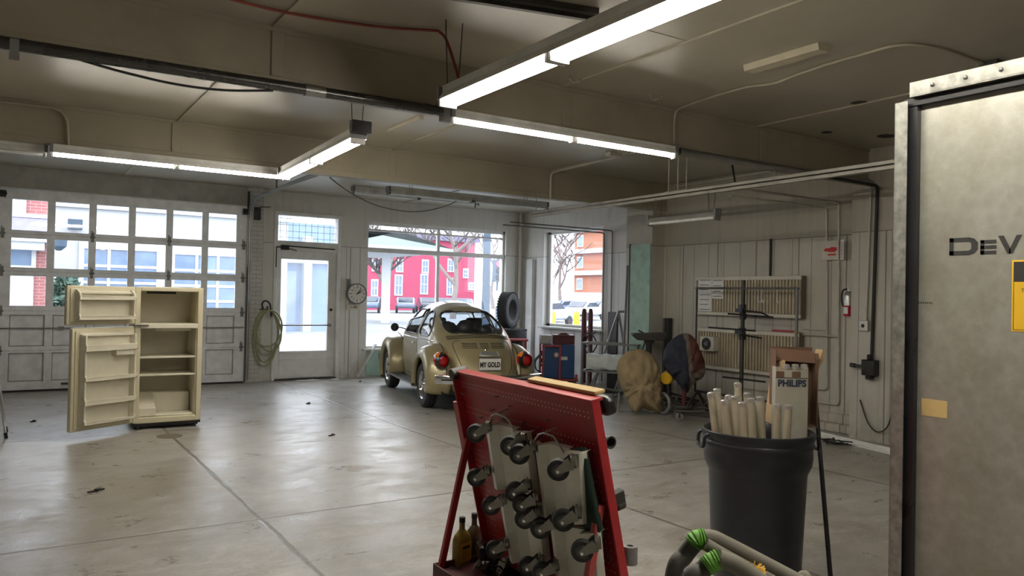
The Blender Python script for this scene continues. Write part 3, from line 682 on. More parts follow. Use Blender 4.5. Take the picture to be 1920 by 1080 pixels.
# pole and traffic signal
p = aY(911, 565, 26)
b = MB(); b.cyl((p.x, 26, GZ), (p.x, 26, 7.5), .17, .13, 14); solo('utility_pole', b, 'polegrey', 'thick blue grey utility pole at the right of the shop window', 'pole')
q = aY(931, 508, 25)
ts = thing('traffic_signal', 'dark traffic signal with a red lamp beside the utility pole', 'traffic signal', (q.x, 25, GZ))
b = MB(); b.cyl((q.x + .1, 25.1, GZ), (q.x + .1, 25.1, q.z + .5), .045); part('post', b, 'polegrey', ts)
b = MB(); b.bb((q.x - .17, 24.85, q.z - .42), (q.x + .17, 25.05, q.z + .42)); part('signal_head', b, 'polegrey', ts, bevel=.02)
for k, m_ in ((.26, emit('red_signal_lamp', (1, .08, .12), 4)), (0, M['black']), (-.26, M['black'])):
    b = MB(); b.cyl((q.x, 24.86, q.z + k), (q.x, 24.82, q.z + k), .11, n=14); part('lamp', b, m_, ts)
b = MB(); b.prism([(-.25, 0), (.3, .25), (.25, -.35), (-.1, -.5)], (q.x + .1, 25.0, q.z - .85), (1, 0, 0), (0, 0, 1), (0, .03, 0)); part('sign_plate', b, 'outwhite', ts)
# bollards
for px, lb in ((1036, 'left yellow bollard outside the side window'), (1081, 'right yellow bollard outside the side window')):
    q = aZ(px, 700, GZ); d = (V((q.x, q.y, 0))).normalized() * 21; dd = ray(px, 600); k = 21 / math.hypot(dd.x, dd.y); c = dd * k
    b = MB(); b.lathe([(.001, 0), (.085, 0), (.085, 1.20), (.07, 1.27), (.03, 1.31), (.001, 1.31)], (c.x, c.y, GZ), n=16)
    solo('bollard', b, mat('bollard_yellow', (.85, .60, .02), .5), lb, 'bollard', group='yellow bollards')
# parked cars
def parked_car(c, rz, colr, label, group):
    t = thing('parked_car', label, 'car', (c[0], c[1], GZ), rz, group)
    m = mat('parked_car_paint', colr, .3, coat=.5)
    prof = [(-2.15, .45), (-2.2, .75), (-2.05, .95), (-1.5, 1.02), (-.95, 1.42), (.2, 1.46), (.95, 1.05), (1.9, .92), (2.2, .7), (2.2, .42)]
    def body(w): return [(x, z) for x, z in prof]
    b = MB(); b.prism(prof, (0, -.82, 0), (1, 0, 0), (0, 0, 1), (0, 1.64, 0)); part('body', b, m, t, bevel=.12, seg=3, local=True)
    b = MB(); b.prism([(-1.35, 1.03), (-.88, 1.36), (.15, 1.39), (.75, 1.06)], (0, -.84, 0), (1, 0, 0), (0, 0, 1), (0, 1.68, 0)); part('side_glass', b, 'carglass', t, local=True)
    b = MB(); b.prism([(-1.72, 1.03), (-1.0, 1.44), (-.9, 1.40), (-1.55, 1.02)], (0, -.66, 0), (1, 0, 0), (0, 0, 1), (0, 1.32, 0)); part('rear_glass', b, 'carglass', t, local=True)
    for x in (-1.35, 1.35):
        for y in (-.80, .80):
            b = MB(); b.lathe([(.001, -.1), (.20, -.1), (.32, -.09), (.33, .09), (.20, .1), (.001, .1)], (x, y, .33), (0, 1, 0), 18); part('wheel', b, 'tyre', t, local=True)
cars = [(697, 66, (.10, .14, .22), 'dark blue car parked left of the canopy post'), (760, 66, (.11, .13, .19), 'dark car parked under the second red-building window'), (800, 68, (.05, .055, .08), 'near-black car parked below the middle of the red building'), (835, 69, (.20, .24, .30), 'grey car parked beside the bare tree'), (868, 64, (.16, .42, .46), 'teal car parked at the right end of the red building')]
for i, (px, y, c, lb) in enumerate(cars):
    q = aY(px, 575, y); parked_car((q.x, y), 1.05 + .1 * (i % 3), c, lb, 'parked cars by the red building')
for px, x, c, lb, rz in ((1026, 31, (.25, .30, .36), 'grey car parked at the left of the side window', .3), (1058, 43.5, (.10, .20, .44), 'blue car parked behind the yellow bollards', .2), (1098, 37.5, (.62, .66, .68), 'pale silver car parked right of the blue car in the side window', .4), (1128, 49.5, (.55, .60, .60), 'pale car at the right edge of the side window', .3)):
    q = aX(px, 570, x); parked_car((x, q.y), rz, c, lb, 'parked cars in the side car park')
q = aX(1035, 600, 25); parked_car((25.5, aX(1024, 600, 25.5).y), .5, (.32, .42, .52), 'near grey blue car behind the left bollard', 'parked cars in the side car park')
# building behind the unseen roof line: brick top left
# ------------------------------------------------------------------ the gold car
M['gold'] = mat('gold_car_paint', (.36, .31, .18), .36, .3, var=.05, coat=.45, dirt=.08, spec=.5)
M['dkrubber'] = M['black']
M['amber'] = mat('amber_lens', (.85, .22, .02), .15, coat=1)
M['redlens'] = mat('red_lens', (.55, .012, .015), .15, coat=1)
M['carpane'] = glass('car_window_glass', (.80, .84, .86))
M['seat'] = mat('dark_seat_vinyl', (.03, .028, .026), .6)
M['bag'] = mat('dark_bin_bag', (.03, .03, .033), .4, bump=.3, bscale=14)
CAR_RZ = -math.radians(12.5)
CAR_S = 1.0
CARLOC = (5.60, 9.66, 0)      # midpoint between the rear wheels; +y runs to the nose
car = thing('car', 'small rounded gold vintage car parked facing the shop window', 'car', CARLOC, CAR_RZ)
car.scale = (CAR_S,) * 3; car.matrix_basis = Matrix.Translation(V(CARLOC)) @ Matrix.Rotation(CAR_RZ, 4, 'Z') @ Matrix.Scale(CAR_S, 4)
def _interp(x, xs, ys): return np.interp(x, xs, ys)
# side outline: roof/hood/lid height and sill height by station y, plan half-width by station
PY = [-.86, -.80, -.76, -.70, -.60, -.45, -.25, -.05, .20, .45, .75, 1.05, 1.35, 1.62, 1.80, 1.98, 2.2, 2.6, 2.95, 3.10, 3.16, 3.18]
PZ = [.36, .52, .62, .72, .84, .965, 1.095, 1.205, 1.325, 1.415, 1.475, 1.50, 1.485, 1.43, 1.27, 1.03, .965, .90, .80, .69, .55, .40]
WY = [-.88, -.86, -.80, -.70, -.50, -.25, 0, .3, .7, 1.2, 1.7, 2.1, 2.5, 2.85, 3.05, 3.15, 3.19]
WW = [0.02, .21, .34, .43, .505, .56, .60, .625, .64, .645, .635, .57, .50, .43, .34, .20, .02]
def inside(x, y, z):
    zt = _interp(y, PY, PZ); w = _interp(y, WY, WW)
    ok = (y > -.88) & (y < 3.19) & (z > .27)
    zb = np.minimum(.86, zt - .42)           # belt line
    t = np.clip((z - zb) / np.maximum(zt - zb, .05), 0, 2)
    tum = 1 - .09 * np.clip((z - .86) / .5, 0, 1)
    low = 1 - .10 * np.clip((.55 - z) / .3, 0, 1)
    return ok & ((np.abs(x) / np.maximum(w * tum * low, 1e-3)) ** 2.5 + t ** 2.3 < 1) & (z < zt)
C0 = np.array([0, .98, .80])
NU, NV = 260, 150
th = np.linspace(0, 2 * PI, NU, endpoint=False); ph = np.linspace(.02, PI - .02, NV)
T, Pp = np.meshgrid(th, ph, indexing='ij')
D = np.stack([np.sin(Pp) * np.sin(T), -np.sin(Pp) * np.cos(T) * 1.0, np.cos(Pp)], -1)
D[..., 1] *= 1.9; D /= np.linalg.norm(D, axis=-1, keepdims=True)
lo = np.zeros(T.shape); hi = np.full(T.shape, 3.5)
for _ in range(26):
    mid = (lo + hi) / 2; Q = C0 + D * mid[..., None]
    k = inside(Q[..., 0], Q[..., 1], Q[..., 2]); lo = np.where(k, mid, lo); hi = np.where(k, hi, mid)
for _ in range(2):     # relax the profile kinks
    up = np.roll(lo, 1, 0) + np.roll(lo, -1, 0); lv = lo.copy(); lv[:, 1:-1] = (up[:, 1:-1] + lo[:, :-2] + lo[:, 2:]) / 4; lo = lo * .35 + lv * .65
BODY = C0 + D * lo[..., None]
def poly_in(px, py, poly):
    r = np.zeros(px.shape, bool); n = len(poly)
    for i in range(n):
        x1, y1 = poly[i]; x2, y2 = poly[(i + 1) % n]
        c = ((y1 > py) != (y2 > py)) & (px < (x2 - x1) * (py - y1) / (y2 - y1 + 1e-12) + x1); r ^= c
    return r
def rounded(poly, r=.06, n=5):
    out = []
    for i, p in enumerate(poly):
        a = V(poly[i - 1]); c = V(poly[(i + 1) % len(poly)]); p = V(p)
        u = (a - p); v = (c - p); k = min(r, u.length * .45, v.length * .45); u.normalize(); v.normalize()
        s, e = p + u * k, p + v * k
        for j in range(n + 1):
            t = j / n; q = s * (1 - t) ** 2 + p * 2 * t * (1 - t) + e * t * t; out.append((q.x, q.y))
    return out
REARW = rounded([(-.445, 1.05), (.445, 1.05), (.395, 1.345), (-.395, 1.345)], .16, 7)     # (x, z)
WINDW = rounded([(-.56, 1.07), (.56, 1.07), (.48, 1.37), (-.48, 1.37)], .12, 6)
DOORW = rounded([(.80, .985), (1.60, .985), (1.47, 1.345), (.88, 1.37)], .07)                # (y, z)
QUARW = rounded([(.20, .985), (.72, .985), (.76, 1.365), (.52, 1.30), (.24, 1.12)], .10)
FC = (BODY + np.roll(BODY, -1, 0)); FC = (FC[:, :-1] + FC[:, 1:]) / 4
nrm = np.cross(np.roll(BODY, -1, 0)[:, :-1] - BODY[:, :-1], BODY[:, 1:] - BODY[:, :-1]); nrm /= np.linalg.norm(nrm, axis=-1, keepdims=True) + 1e-9
cls = np.zeros(FC.shape[:2], int)
fx, fy, fz = FC[..., 0], FC[..., 1], FC[..., 2]
cls[(fy < .42) & poly_in(fx, fz, REARW)] = 1
cls[(fy > 1.5) & poly_in(fx, fz, WINDW)] = 2
cls[(fx < 0) & (np.abs(nrm[..., 0]) > .35) & poly_in(fy, fz, DOORW)] = 3
cls[(fx < 0) & (np.abs(nrm[..., 0]) > .3) & poly_in(fy, fz, QUARW)] = 4
cls[(fx > 0) & (np.abs(nrm[..., 0]) > .35) & poly_in(fy, fz, DOORW)] = 5
cls[(fx > 0) & (np.abs(nrm[..., 0]) > .3) & poly_in(fy, fz, QUARW)] = 6
def sub_mesh(ids, push=0.0):
    b = MB(); cache = {}
    def vert(i, j):
        key = (i % NU, j)
        if key not in cache:
            p = BODY[key[0], j]; q = V(p) + (V(C0) - V(p)).normalized() * push; cache[key] = b.bm.verts.new(q)
        return cache[key]
    for i, j in zip(*np.where(np.isin(cls, ids))): b._f([vert(i, j), vert(i + 1, j), vert(i + 1, j + 1), vert(i, j + 1)])
    return b
body = part('body', sub_mesh([0]), 'gold', car, local=True, ang=60)
names = {1: 'rear_window', 2: 'windscreen', 3: 'door_window', 4: 'quarter_window', 5: 'door_window', 6: 'quarter_window'}
for k, nm in names.items(): part(nm, sub_mesh([k], .006), 'carpane', car, local=True, ang=60)
def on_body(a, c, mode):
    """point of the body surface: rear/front by (x, z), sides by (y, z)"""
    if mode in 'rf':
        ys = np.linspace(.9, -.9 if mode == 'r' else 3.2, 900); k = inside(np.full(ys.shape, a), ys, np.full(ys.shape, c)); i = np.where(k)[0]
        return V((a, ys[i[-1]] if len(i) else .9, c))
    xs = np.linspace(0, .75, 600); k = inside(xs, np.full(xs.shape, a), np.full(xs.shape, c)); i = np.where(k)[0]
    x = xs[i[-1]] if len(i) else .3
    return V((-x if mode == 'l' else x, a, c))
def gasket(poly, mode, r=.014, mtl='blackgloss', nm='window_seal'):
    pts = [on_body(p[0], p[1], mode) for p in poly]
    b = MB(); b.tube(pts, r, 6, closed=True); part(nm, b, mtl, car, local=True)
gasket(REARW, 'r', .017); gasket(WINDW, 'f'); 
for md in 'lr'.replace('r', 'R'):
    gasket(DOORW, 'l' if md == 'l' else 's', .012); gasket(QUARW, 'l' if md == 'l' else 's', .012)
def seam(pts, mode, r=.0045, nm='panel_seam', m='ink'):
    b = MB(); b.tube([on_body(p[0], p[1], mode) for p in curve([(p[0], p[1], 0) for p in pts], 6)], r, 5); part(nm, b, m, car, local=True)
for md in 'ls':
    seam([(.76, 1.40), (.75, 1.0), (.745, .7), (.75, .36)], md); seam([(1.62, 1.36), (1.72, 1.0), (1.74, .7), (1.70, .36)], md)
    seam([(.75, .36), (1.2, .355), (1.70, .36)], md)
    b = MB(); b.tube([on_body(y, .93, md) + V((0, 0, 0)) for y in np.linspace(.0, 2.0, 30)], .007, 6); part('trim_strip', b, 'chrome', car, local=True)
    p = on_body(.90, .86, md); s = -1 if md == 'l' else 1
    b = MB(); b.bar(p + V((s * .028, -.07, 0)), p + V((s * .028, .07, 0)), .014, .022); b.bar(p + V((0, -.06, 0)), p + V((s * .03, -.06, 0)), .012, .012); b.bar(p + V((0, .06, 0)), p + V((s * .03, .06, 0)), .012, .012); part('door_handle', b, 'chrome', car, local=True, bevel=.003)
    q = on_body(1.60, 1.02, md)
    b = MB(); b.tube([q, q + V((s * .09, .02, .03)), q + V((s * .13, .02, .03))], .008, 6); b.lathe([(.01, .022), (.05, .02), (.066, 0), (.05, -.03), (.01, -.045)], q + V((s * .19, .03, .035)), (0, -1, 0), 16); part('wing_mirror', b, 'blackgloss', car, local=True)
# engine lid: raised shell, vents, lamp, plate
LID = rounded([(-.43, .955), (.43, .955), (.36, .62), (.24, .455), (-.24, .455), (-.36, .62)], .12, 6)
b = MB(); b.tube([on_body(p[0], p[1], 'r') for p in LID], .005, 5, closed=True); part('engine_lid_seam', b, 'ink', car, local=True)
for z, w in ((1.035, .45), (1.018, .45), (1.001, .45)):
    b = MB(); b.tube([on_body(x, z - .10 * (x / .45) ** 2 * .35, 'r') + V((0, -.002, .002)) for x in np.linspace(-w, w, 24)], .006, 5); part('air_vent', b, 'ink', car, local=True)
for z0 in (.925, .905, .885, .865):
    for x0, x1 in ((-.30, -.10), (-.06, .06), (.10, .30)):
        b = MB(); b.tube([on_body(x, z0, 'r') + V((0, -.003, .0)) for x in np.linspace(x0, x1, 8)], .0055, 5); part('lid_louvre', b, 'ink', car, local=True)
pl = on_body(0, .62, 'r')
b = MB(); yb_ = pl.y - .035; b.bb((-.155, yb_, .585), (.155, yb_ + .008, .745)); lp = part('licence_plate', b, 'paper', car, local=True, bevel=.004)
b = MB(); b.bb((-.155, yb_ - .002, .742), (.155, yb_ + .012, .752)); b.bb((-.155, yb_ - .002, .578), (.155, yb_ + .012, .588)); b.bb((-.163, yb_ - .002, .578), (-.153, yb_ + .012, .752)); b.bb((.153, yb_ - .002, .578), (.163, yb_ + .012, .752)); part('plate_frame', b, 'chrome', lp, local=True)
b = MB()
def lampcap(u, v):
    a = (u - .5) * PI; return V((.14 * math.sin(a) * (1 - .2 * v), pl.y + .03 - .10 * math.cos(a) ** .5 * (1 - v * .75) if math.cos(a) > 0 else pl.y + .03, .775 + .055 * v))
b.grid(lampcap, 18, 6); part('plate_lamp', b, 'alu', car, local=True, thick=.008)
R4 = Matrix.Rotation(CAR_RZ, 4, 'Z') @ Matrix.Scale(CAR_S, 4)
wp = V(CARLOC) + (R4 @ V((0, yb_ - .0045, .655)))
letters('plate_lettering', 'MY GOLD', .092, wp, R4 @ V((1, 0, 0)), (0, 0, 1), 'ink', lp, sx=.70, depth=.001, bold=.004)
b = MB(); b.lathe([(.001, .0), (.018, .0), (.018, .02), (.001, .03)], on_body(0, .84, 'r'), (0, -1, .3), 12); part('lid_handle', b, 'chrome', car, local=True)
# fenders
def fender(sx, yc, rear):
    xin, xout = .48, .795
    a0, a1 = (math.radians(-12), math.radians(190)) if rear else (math.radians(-25), math.radians(192))
    Rl = .375
    b = MB()
    def fn(u, v):
        a = a0 + (a1 - a0) * u                    # 0 = forward, 90 = up, 180 = back
        bulge = .085 + .10 * math.sin(max(0, min(PI, a))) ** 1.5
        if rear: bulge += .12 * max(0, -math.cos(a)) * (1 if a < PI else .8)
        else: bulge += .16 * max(0, math.cos(a))
        t = v * PI / 2
        x = xin + (xout - xin) * math.sin(t) ** .85
        r = Rl + bulge * math.cos(t) ** .75 if v < 1 else Rl
        if v >= .999: x = xout - .01; 
        return V((sx * x, yc + r * math.cos(a), .335 + r * math.sin(a) * 1.0 if math.sin(a) > 0 else .335 + r * math.sin(a)))
    b.grid(fn, 40, 16)
    def lip(u, v):
        a = a0 + (a1 - a0) * u; r = Rl - .012 * v
        return V((sx * (xout - .01 - .05 * v), yc + r * math.cos(a), .335 + r * math.sin(a)))
    b.grid(lip, 40, 3)
    part('rear_fender' if rear else 'front_fender', b, 'gold', car, local=True, ang=70, thick=.006)
    b = MB(); b.tube([fn(i / 40, 0) + V((sx * .055, 0, .004)) for i in range(2, 38)], .007, 5); part('fender_bead', b, 'ink', car, local=True)
    b = MB()      # dark liner of the wheel well
    def well(u, v):
        a = math.radians(-5) + math.radians(190) * u; r = Rl + .015
        return V((sx * (.30 + .40 * v), yc + r * math.cos(a), .335 + r * math.sin(a)))
    b.grid(well, 24, 3); b.prism([( (Rl + .01) * math.cos(k * PI / 10), (Rl + .01) * math.sin(k * PI / 10)) for k in range(11)], (sx * .44, yc, .335), (0, 1, 0), (0, 0, 1), (sx * .01, 0, 0)); part('wheel_well', b, 'black', car, local=True)
for sx in (-1, 1):
    fender(sx, 0, True); fender(sx, 2.42, False)
    b = MB(); b.bb((sx * .60, .36, .265), (sx * .80, 2.08, .30)) if sx > 0 else b.bb((-.80, .36, .265), (-.60, 2.08, .30)); rb_ = part('running_board', b, 'black', car, local=True, bevel=.012)
    b = MB(); b.bar((sx * .805, .36, .285), (sx * .805, 2.08, .285), .008, .018); part('edge_strip', b, 'chrome', rb_, local=True)
    for yc in (0, 2.42):
        w_ = MB(); cx = sx * .655; o = .31
        w_.lathe([(.205, -.075), (.235, -.083), (.285, -.085), (.306, -.07), (.3155, -.05), (.3155, -.028), (.309, -.026), (.309, -.018), (.3165, -.016), (.3165, .016), (.309, .018), (.309, .026), (.3155, .028), (.3155, .05), (.306, .07), (.285, .085), (.235, .083), (.205, .075)], (cx, yc, .3165), (sx, 0, 0), 40, cap=False)
        ty = part('tyre', w_, 'tyre', car, local=True)
        w_ = MB(); w_.lathe([(.205, -.07), (.205, .06), (.197, .078), (.185, .068), (.175, .035), (.150, .03), (.10, .045), (.07, .052), (.055, .075), (.03, .082), (.001, .082)], (cx, yc, .3165), (sx, 0, 0), 32, cap=False)
        rim = part('wheel_rim', w_, 'chrome', ty, local=True)
        for k in range(5):
            a = 2 * PI * k / 5; u = V((0, math.cos(a), math.sin(a))); c = V((cx + sx * .045, yc, .3165))
            m_ = MB(); m_.prism([(-.042, .07), (.042, .07), (.06, .165), (-.06, .165)], c - V((sx * .012, 0, 0)), V((0, -u.z, u.y)), u, V((sx * .016, 0, 0)))
            part('wheel_slot', m_, 'black', ty, local=True, bevel=.012)
    # tail lamp
    c = V((sx * .60, -.475, .70))
    b = MB()
    def lens(u, v):
        a = 2 * PI * u; q = v * PI / 2
        return c + V((.108 * math.cos(a) * math.cos(q) ** .7 if v < 1 else 0, -.10 * math.sin(q) - .03, .112 * math.sin(a) * math.cos(q) ** .7 if v < 1 else 0))
    b.grid(lens, 24, 9, cu=True); tl = part('tail_lamp', b, 'redlens', car, local=True, ang=70)
    b = MB()
    def lens2(u, v):
        a = PI * (.08 + .84 * u); q = v * PI / 2.6 * .8
        return c + V((.1115 * math.cos(a) * math.cos(q) ** .7, -.115 * math.sin(q) - .034, .03 + .090 * math.sin(a) * math.cos(q) ** .7))
    b.grid(lens2, 16, 7); part('amber_lens', b, 'amber', tl, local=True, ang=70)
    b = MB(); b.lathe([(.07, .14), (.098, .06), (.101, 0), (.097, -.004), (.09, .0)], c + V((0, -.03, 0)), (0, -1, 0), 24, cap=False); b.bm.transform(Matrix.Translation(c) @ Matrix.Diagonal((1, 1, 1.18, 1)) @ Matrix.Translation(-c)); part('lamp_bezel', b, 'blackgloss', tl, local=True)
    b = MB()
    def head(u, v):
        a = 2 * PI * u; q = v * PI / 2; return V((sx * .60 + .088 * math.cos(a) * math.cos(q), 2.86 + .06 * math.sin(q), .66 + .088 * math.sin(a) * math.cos(q)))
    b.grid(head, 20, 6, cu=True); part('head_lamp', b, 'carpane', car, local=True)
# bumpers
def bumper(y0, sgn, nm):
    b = MB(); prof = [(-.06, .0), (-.055, .024), (-.025, .038), (.025, .038), (.055, .024), (.06, 0), (.05, -.004), (-.05, -.004)]
    n = 36
    rings = []
    for i in range(n + 1):
        x = -.74 + 1.48 * i / n; k = abs(x) / .74; y = y0 - sgn * .02 + sgn * (.17 * k ** 4); ang = math.atan2(sgn * .17 * 4 * k ** 3 / .74 * (1 if x > 0 else -1), 1)
        nx, ny = math.sin(ang) * 1, -math.cos(ang)
        if sgn < 0: nx, ny = -math.sin(ang), math.cos(ang)
        rings.append([b.bm.verts.new((x + nx * d, y + ny * d, .475 + z)) for z, d in prof])
    b.skin(rings); bp = part(nm, b, 'chrome', car, local=True, ang=40)
    b = MB(); b.tube([(x, y0 - sgn * .02 + sgn * .17 * (abs(x) / .74) ** 4 - sgn * .040, .475) for x in np.linspace(-.69, .69, 30)], .013, 6); part('black_strip', b, 'black', bp, local=True)
    for sx in (-1, 1):
        m_ = MB(); m_.bar((sx * .42, y0 + sgn * .0, .45), (sx * .40, y0 + sgn * .25, .42), .05, .03); part('bumper_bracket', m_, 'blackgloss', bp, local=True)
bumper(-.93, 1, 'rear_bumper'); bumper(3.24, -1, 'front_bumper')
b = MB()
for sx in (-.24, .24): b.cyl((sx, -.95, .30), (sx, -.60, .30), .024, n=12)
for k in (-.24, .24):
    m_ = MB(); m_.cyl((k, -.94, .29), (k, -.60, .29), .022, n=12); part('exhaust_pipe', m_, 'chrome', car, local=True)
b.bm.free()
b = MB(); b.bb((-.60, -.55, .24), (.60, 3.0, .30)); b.bb((-.35, -.70, .20), (.35, -.2, .36)); part('floor_pan', b, 'black', car, local=True)
# cabin
for sx in (-.29, .29):
    b = MB(); b.bb((sx - .23, .95, .40), (sx + .23, 1.40, .55)); b.box((sx, .93, .80), (.44, .12, .60), Matrix.Rotation(math.radians(14), 3, 'X'), taper=.8); b.box((sx, .87, 1.16), (.26, .09, .16)); part('front_seat', b, 'seat', car, local=True, bevel=.04, seg=3)
b = MB(); b.bb((-.50, .30, .40), (.50, .70, .58)); b.box((0, .32, .78), (.98, .12, .46), Matrix.Rotation(math.radians(14), 3, 'X')); part('rear_seat', b, 'seat', car, local=True, bevel=.04, seg=3)
b = MB(); b.bb((-.44, -.05, .80), (.44, .30, .96)); part('parcel_shelf', b, 'seat', car, local=True)
b = MB(); b.lathe([(.17, -.01), (.185, 0), (.17, .01), (.155, 0)], (-.30, 1.55, .96), (0, -.8, .45), 24, closed=True, cap=False); b.bar((-.46, 1.56, .96), (-.14, 1.56, .96), .03, .012); part('steering_wheel', b, 'blackgloss', car, local=True)
b = MB(); b.bb((-.58, 1.68, .82), (.58, 1.92, .98)); part('dashboard', b, 'blackgloss', car, local=True, bevel=.02)
for i, (x, z, r) in enumerate(((-.30, 1.075, .125), (-.03, 1.09, .135), (.28, 1.055, .10))):
    b = MB()
    def bag(u, v, x=x, z=z, r=r):
        a, q = 2 * PI * u, PI * v; k = 1 + .14 * noise.noise(V((math.cos(a) * 3, math.sin(a) * 3 + i * 7, q * 2)))
        return V((x + r * k * 1.1 * math.sin(q) * math.cos(a), .26 + r * k * .8 * math.sin(q) * math.sin(a), z + r * k * math.cos(q)))
    b.grid(bag, 24, 12, cu=True)
    p0 = V(CARLOC) + R4 @ V((x, .26, z - r))
    b.bm.transform(Matrix.Translation(V(CARLOC)) @ R4)
    solo('bin_bag', b, 'bag', ('black bag of stuff behind the left of the car rear window', 'black bag of stuff nearest the middle of the car rear window', 'smallest black bag at the right of the car rear window')[i], 'bag', group='bags inside the car')
# ------------------------------------------------------------------ refrigerator with both doors open
FR = (1.17, 9.52, 0)
fr = thing('refrigerator', 'cream two-door refrigerator standing open and empty before the overhead door', 'refrigerator', FR, math.radians(-1.5))
FW, FD, FH, ZB = .715, .66, 1.60, .075      # local: x 0..FW, y 0 (front)..FD (back)
t = .055
b = MB()
b.bb((0, 0, ZB), (t, FD, FH)); b.bb((FW - t, 0, ZB), (FW, FD, FH)); b.bb((t, 0, FH - .045), (FW - t, FD, FH)); b.bb((t, 0, ZB), (FW - t, FD, ZB + .06)); b.bb((t, FD - .06, ZB), (FW - t, FD, FH))
part('cabinet', b, 'cream', fr, local=True, bevel=.008)
b = MB(); b.bb((t - .002, -.004, 1.135), (FW - t + .002, FD - .06, 1.19)); part('freezer_divider', b, 'creamin', fr, local=True, bevel=.006)
b = MB(); b.bb((t, .05, ZB + .06), (t + .012, FD - .06, 1.135)); b.bb((FW - t - .012, .05, ZB + .06), (FW - t, FD - .06, 1.135)); b.bb((t, FD - .075, ZB + .06), (FW - t, FD - .06, FH - .045)); 
for z in (.52, .62, .72, .82, .92):
    for x in (t + .012, FW - t - .016): b.bb((x, .12, z), (x + .004, FD - .1, z + .008))
part('liner', b, 'creamin', fr, local=True)
for z in (.60, .80):
    b = MB(); b.bb((t + .01, .07, z), (FW - t - .01, FD - .07, z + .012)); b.bb((t + .01, .06, z - .006), (FW - t - .01, .075, z + .018)); part('shelf', b, 'creamin', fr, local=True, bevel=.003)
b = MB(); b.bb((t + .02, .06, ZB + .06), (FW - t - .02, FD - .08, ZB + .08)); b.prism([(.06, .0), (.06, .10), (.10, .10), (.34, .24), (FD - .08, .24), (FD - .08, 0)], (t + .01, 0, ZB + .06), (0, 1, 0), (0, 0, 1), (.18, 0, 0)); b.prism([(.34, .0), (.34, .24), (FD - .08, .24), (FD - .08, 0)], (t + .19, 0, ZB + .06), (0, 1, 0), (0, 0, 1), (FW - 2 * t - .21, 0, 0)); part('bottom_tray', b, 'creamin', fr, local=True, bevel=.012)
b = MB(); b.bb((.22, .08, 1.105), (.60, .30, 1.135)); b.bb((.24, .075, 1.118), (.58, .085, 1.13)); part('control_housing', b, 'creamin', fr, local=True, bevel=.006)
b = MB(); b.bb((.15, .30, FH - .075), (.46, .36, FH - .045)); part('freezer_vent', b, 'darksteel', fr, local=True)
b = MB(); b.bb((.02, .06, .02), (FW - .02, FD - .02, ZB)); b.bb((.0, .02, .045), (FW, .05, ZB)); part('plinth', b, 'black', fr, local=True)
for x in (.06, FW - .06):
    for y in (.06, FD - .08):
        b = MB(); b.cyl((x, y, 0), (x, y, .05), .022, n=10); part('foot', b, 'black', fr, local=True)
# doors: hinge line at local (0, 0), leaf runs along +u; inner face looks along +n
def fridge_door(nm, ang, z0, z1, shelves, label):
    u = V((math.cos(ang), math.sin(ang), 0)); n = V((-u.y, u.x, 0)) * -1      # inner side
    if n.y > 0: n = -n
    o = V((.0, -.02, 0)); W = .735
    d = -n                                    # outward skin side
    def bx(m, a0, a1, q0, q1, h0, h1):        # along u, along n, height
        c = o + u * (a0 + a1) / 2 + n * (q0 + q1) / 2 + V((0, 0, (h0 + h1) / 2)); m.box(c, (abs(a1 - a0), abs(q1 - q0), abs(h1 - h0)), Matrix((u, n, V((0, 0, 1)))).transposed())
    b = MB(); bx(b, 0, W, -.055, 0, z0, z1); dp = part(nm, b, 'cream', fr, local=True, bevel=.012, seg=3, label=label)
    b = MB(); bx(b, .03, W - .03, 0, .012, z0 + .03, z1 - .03); part('door_gasket', b, 'cream', dp, local=True, bevel=.005)
    a0, a1 = .055, W - .075
    b = MB(); bx(b, a0, a1, .01, .022, z0 + .05, z1 - .05); bx(b, a0, a0 + .02, .01, .105, z0 + .07, z1 - .07); bx(b, a1 - .02, a1, .01, .105, z0 + .07, z1 - .07); bx(b, a0, a1, .01, .06, z1 - .085, z1 - .06)
    part('inner_liner', b, 'creamin', dp, local=True, bevel=.008)
    for zs, hh in shelves:
        b = MB(); bx(b, a0, a1, .01, .115, zs, zs + .016); bx(b, a0, a1, .10, .118, zs, zs + hh)
        q = o + u * a0 + n * .118 + V((0, 0, zs))
        for aa in (a0, a1 - .022):
            p = o + u * aa + V((0, 0, zs)); m_ = [(.02, .0), (.118, .0), (.118, hh), (.105, hh + .02), (.06, hh + .06), (.02, hh + .07)]
            b.prism(m_, p, n, V((0, 0, 1)), u * .022)
        part('door_shelf', b, 'creamin', dp, local=True, bevel=.005)
    return dp, u, n, o, bx
rf, u, n, o, bx = fridge_door('refrigerator_door', PI + math.radians(33), .085, 1.155, ((.16, .03), (.36, .05), (.61, .04), (.92, .06)), None)
b = MB(); bx(b, .08, .30, .02, .105, .86, .975); bx(b, .075, .305, .095, .112, .95, .985); part('butter_compartment', b, 'creamin', rf, local=True, bevel=.006)
b = MB(); bx(b, .01, .72, -.05, 0, 1.155, 1.162); part('door_edge_cap', b, 'white', rf, local=True)
zf, u, n, o, bx = fridge_door('freezer_door', PI + math.radians(24), 1.185, 1.60, ((1.245, .035), (1.455, .04)), None)
b = MB(); bx(b, .06, .12, -.075, -.05, 1.2, 1.5); part('door_handle', b, 'brown', zf, local=True, bevel=.008)
b = MB(); b.bar((-.02, -.03, 1.170), (.14, -.01, 1.170), .03, .012); part('hinge', b, 'darksteel', fr, local=True)
# floor drain in front of the refrigerator
p = aZ(318, 818)
b = MB(); b.lathe([(.001, .0), (.13, .0), (.13, .004), (.115, .006), (.105, .002), (.001, .002)], (p.x, p.y, .0), n=32); solo('drain_cover', b, mat('rusty_drain_iron', (.17, .14, .11), .6, .3, dirt=.5), 'round dark floor drain cover just in front of the refrigerator', 'drain')

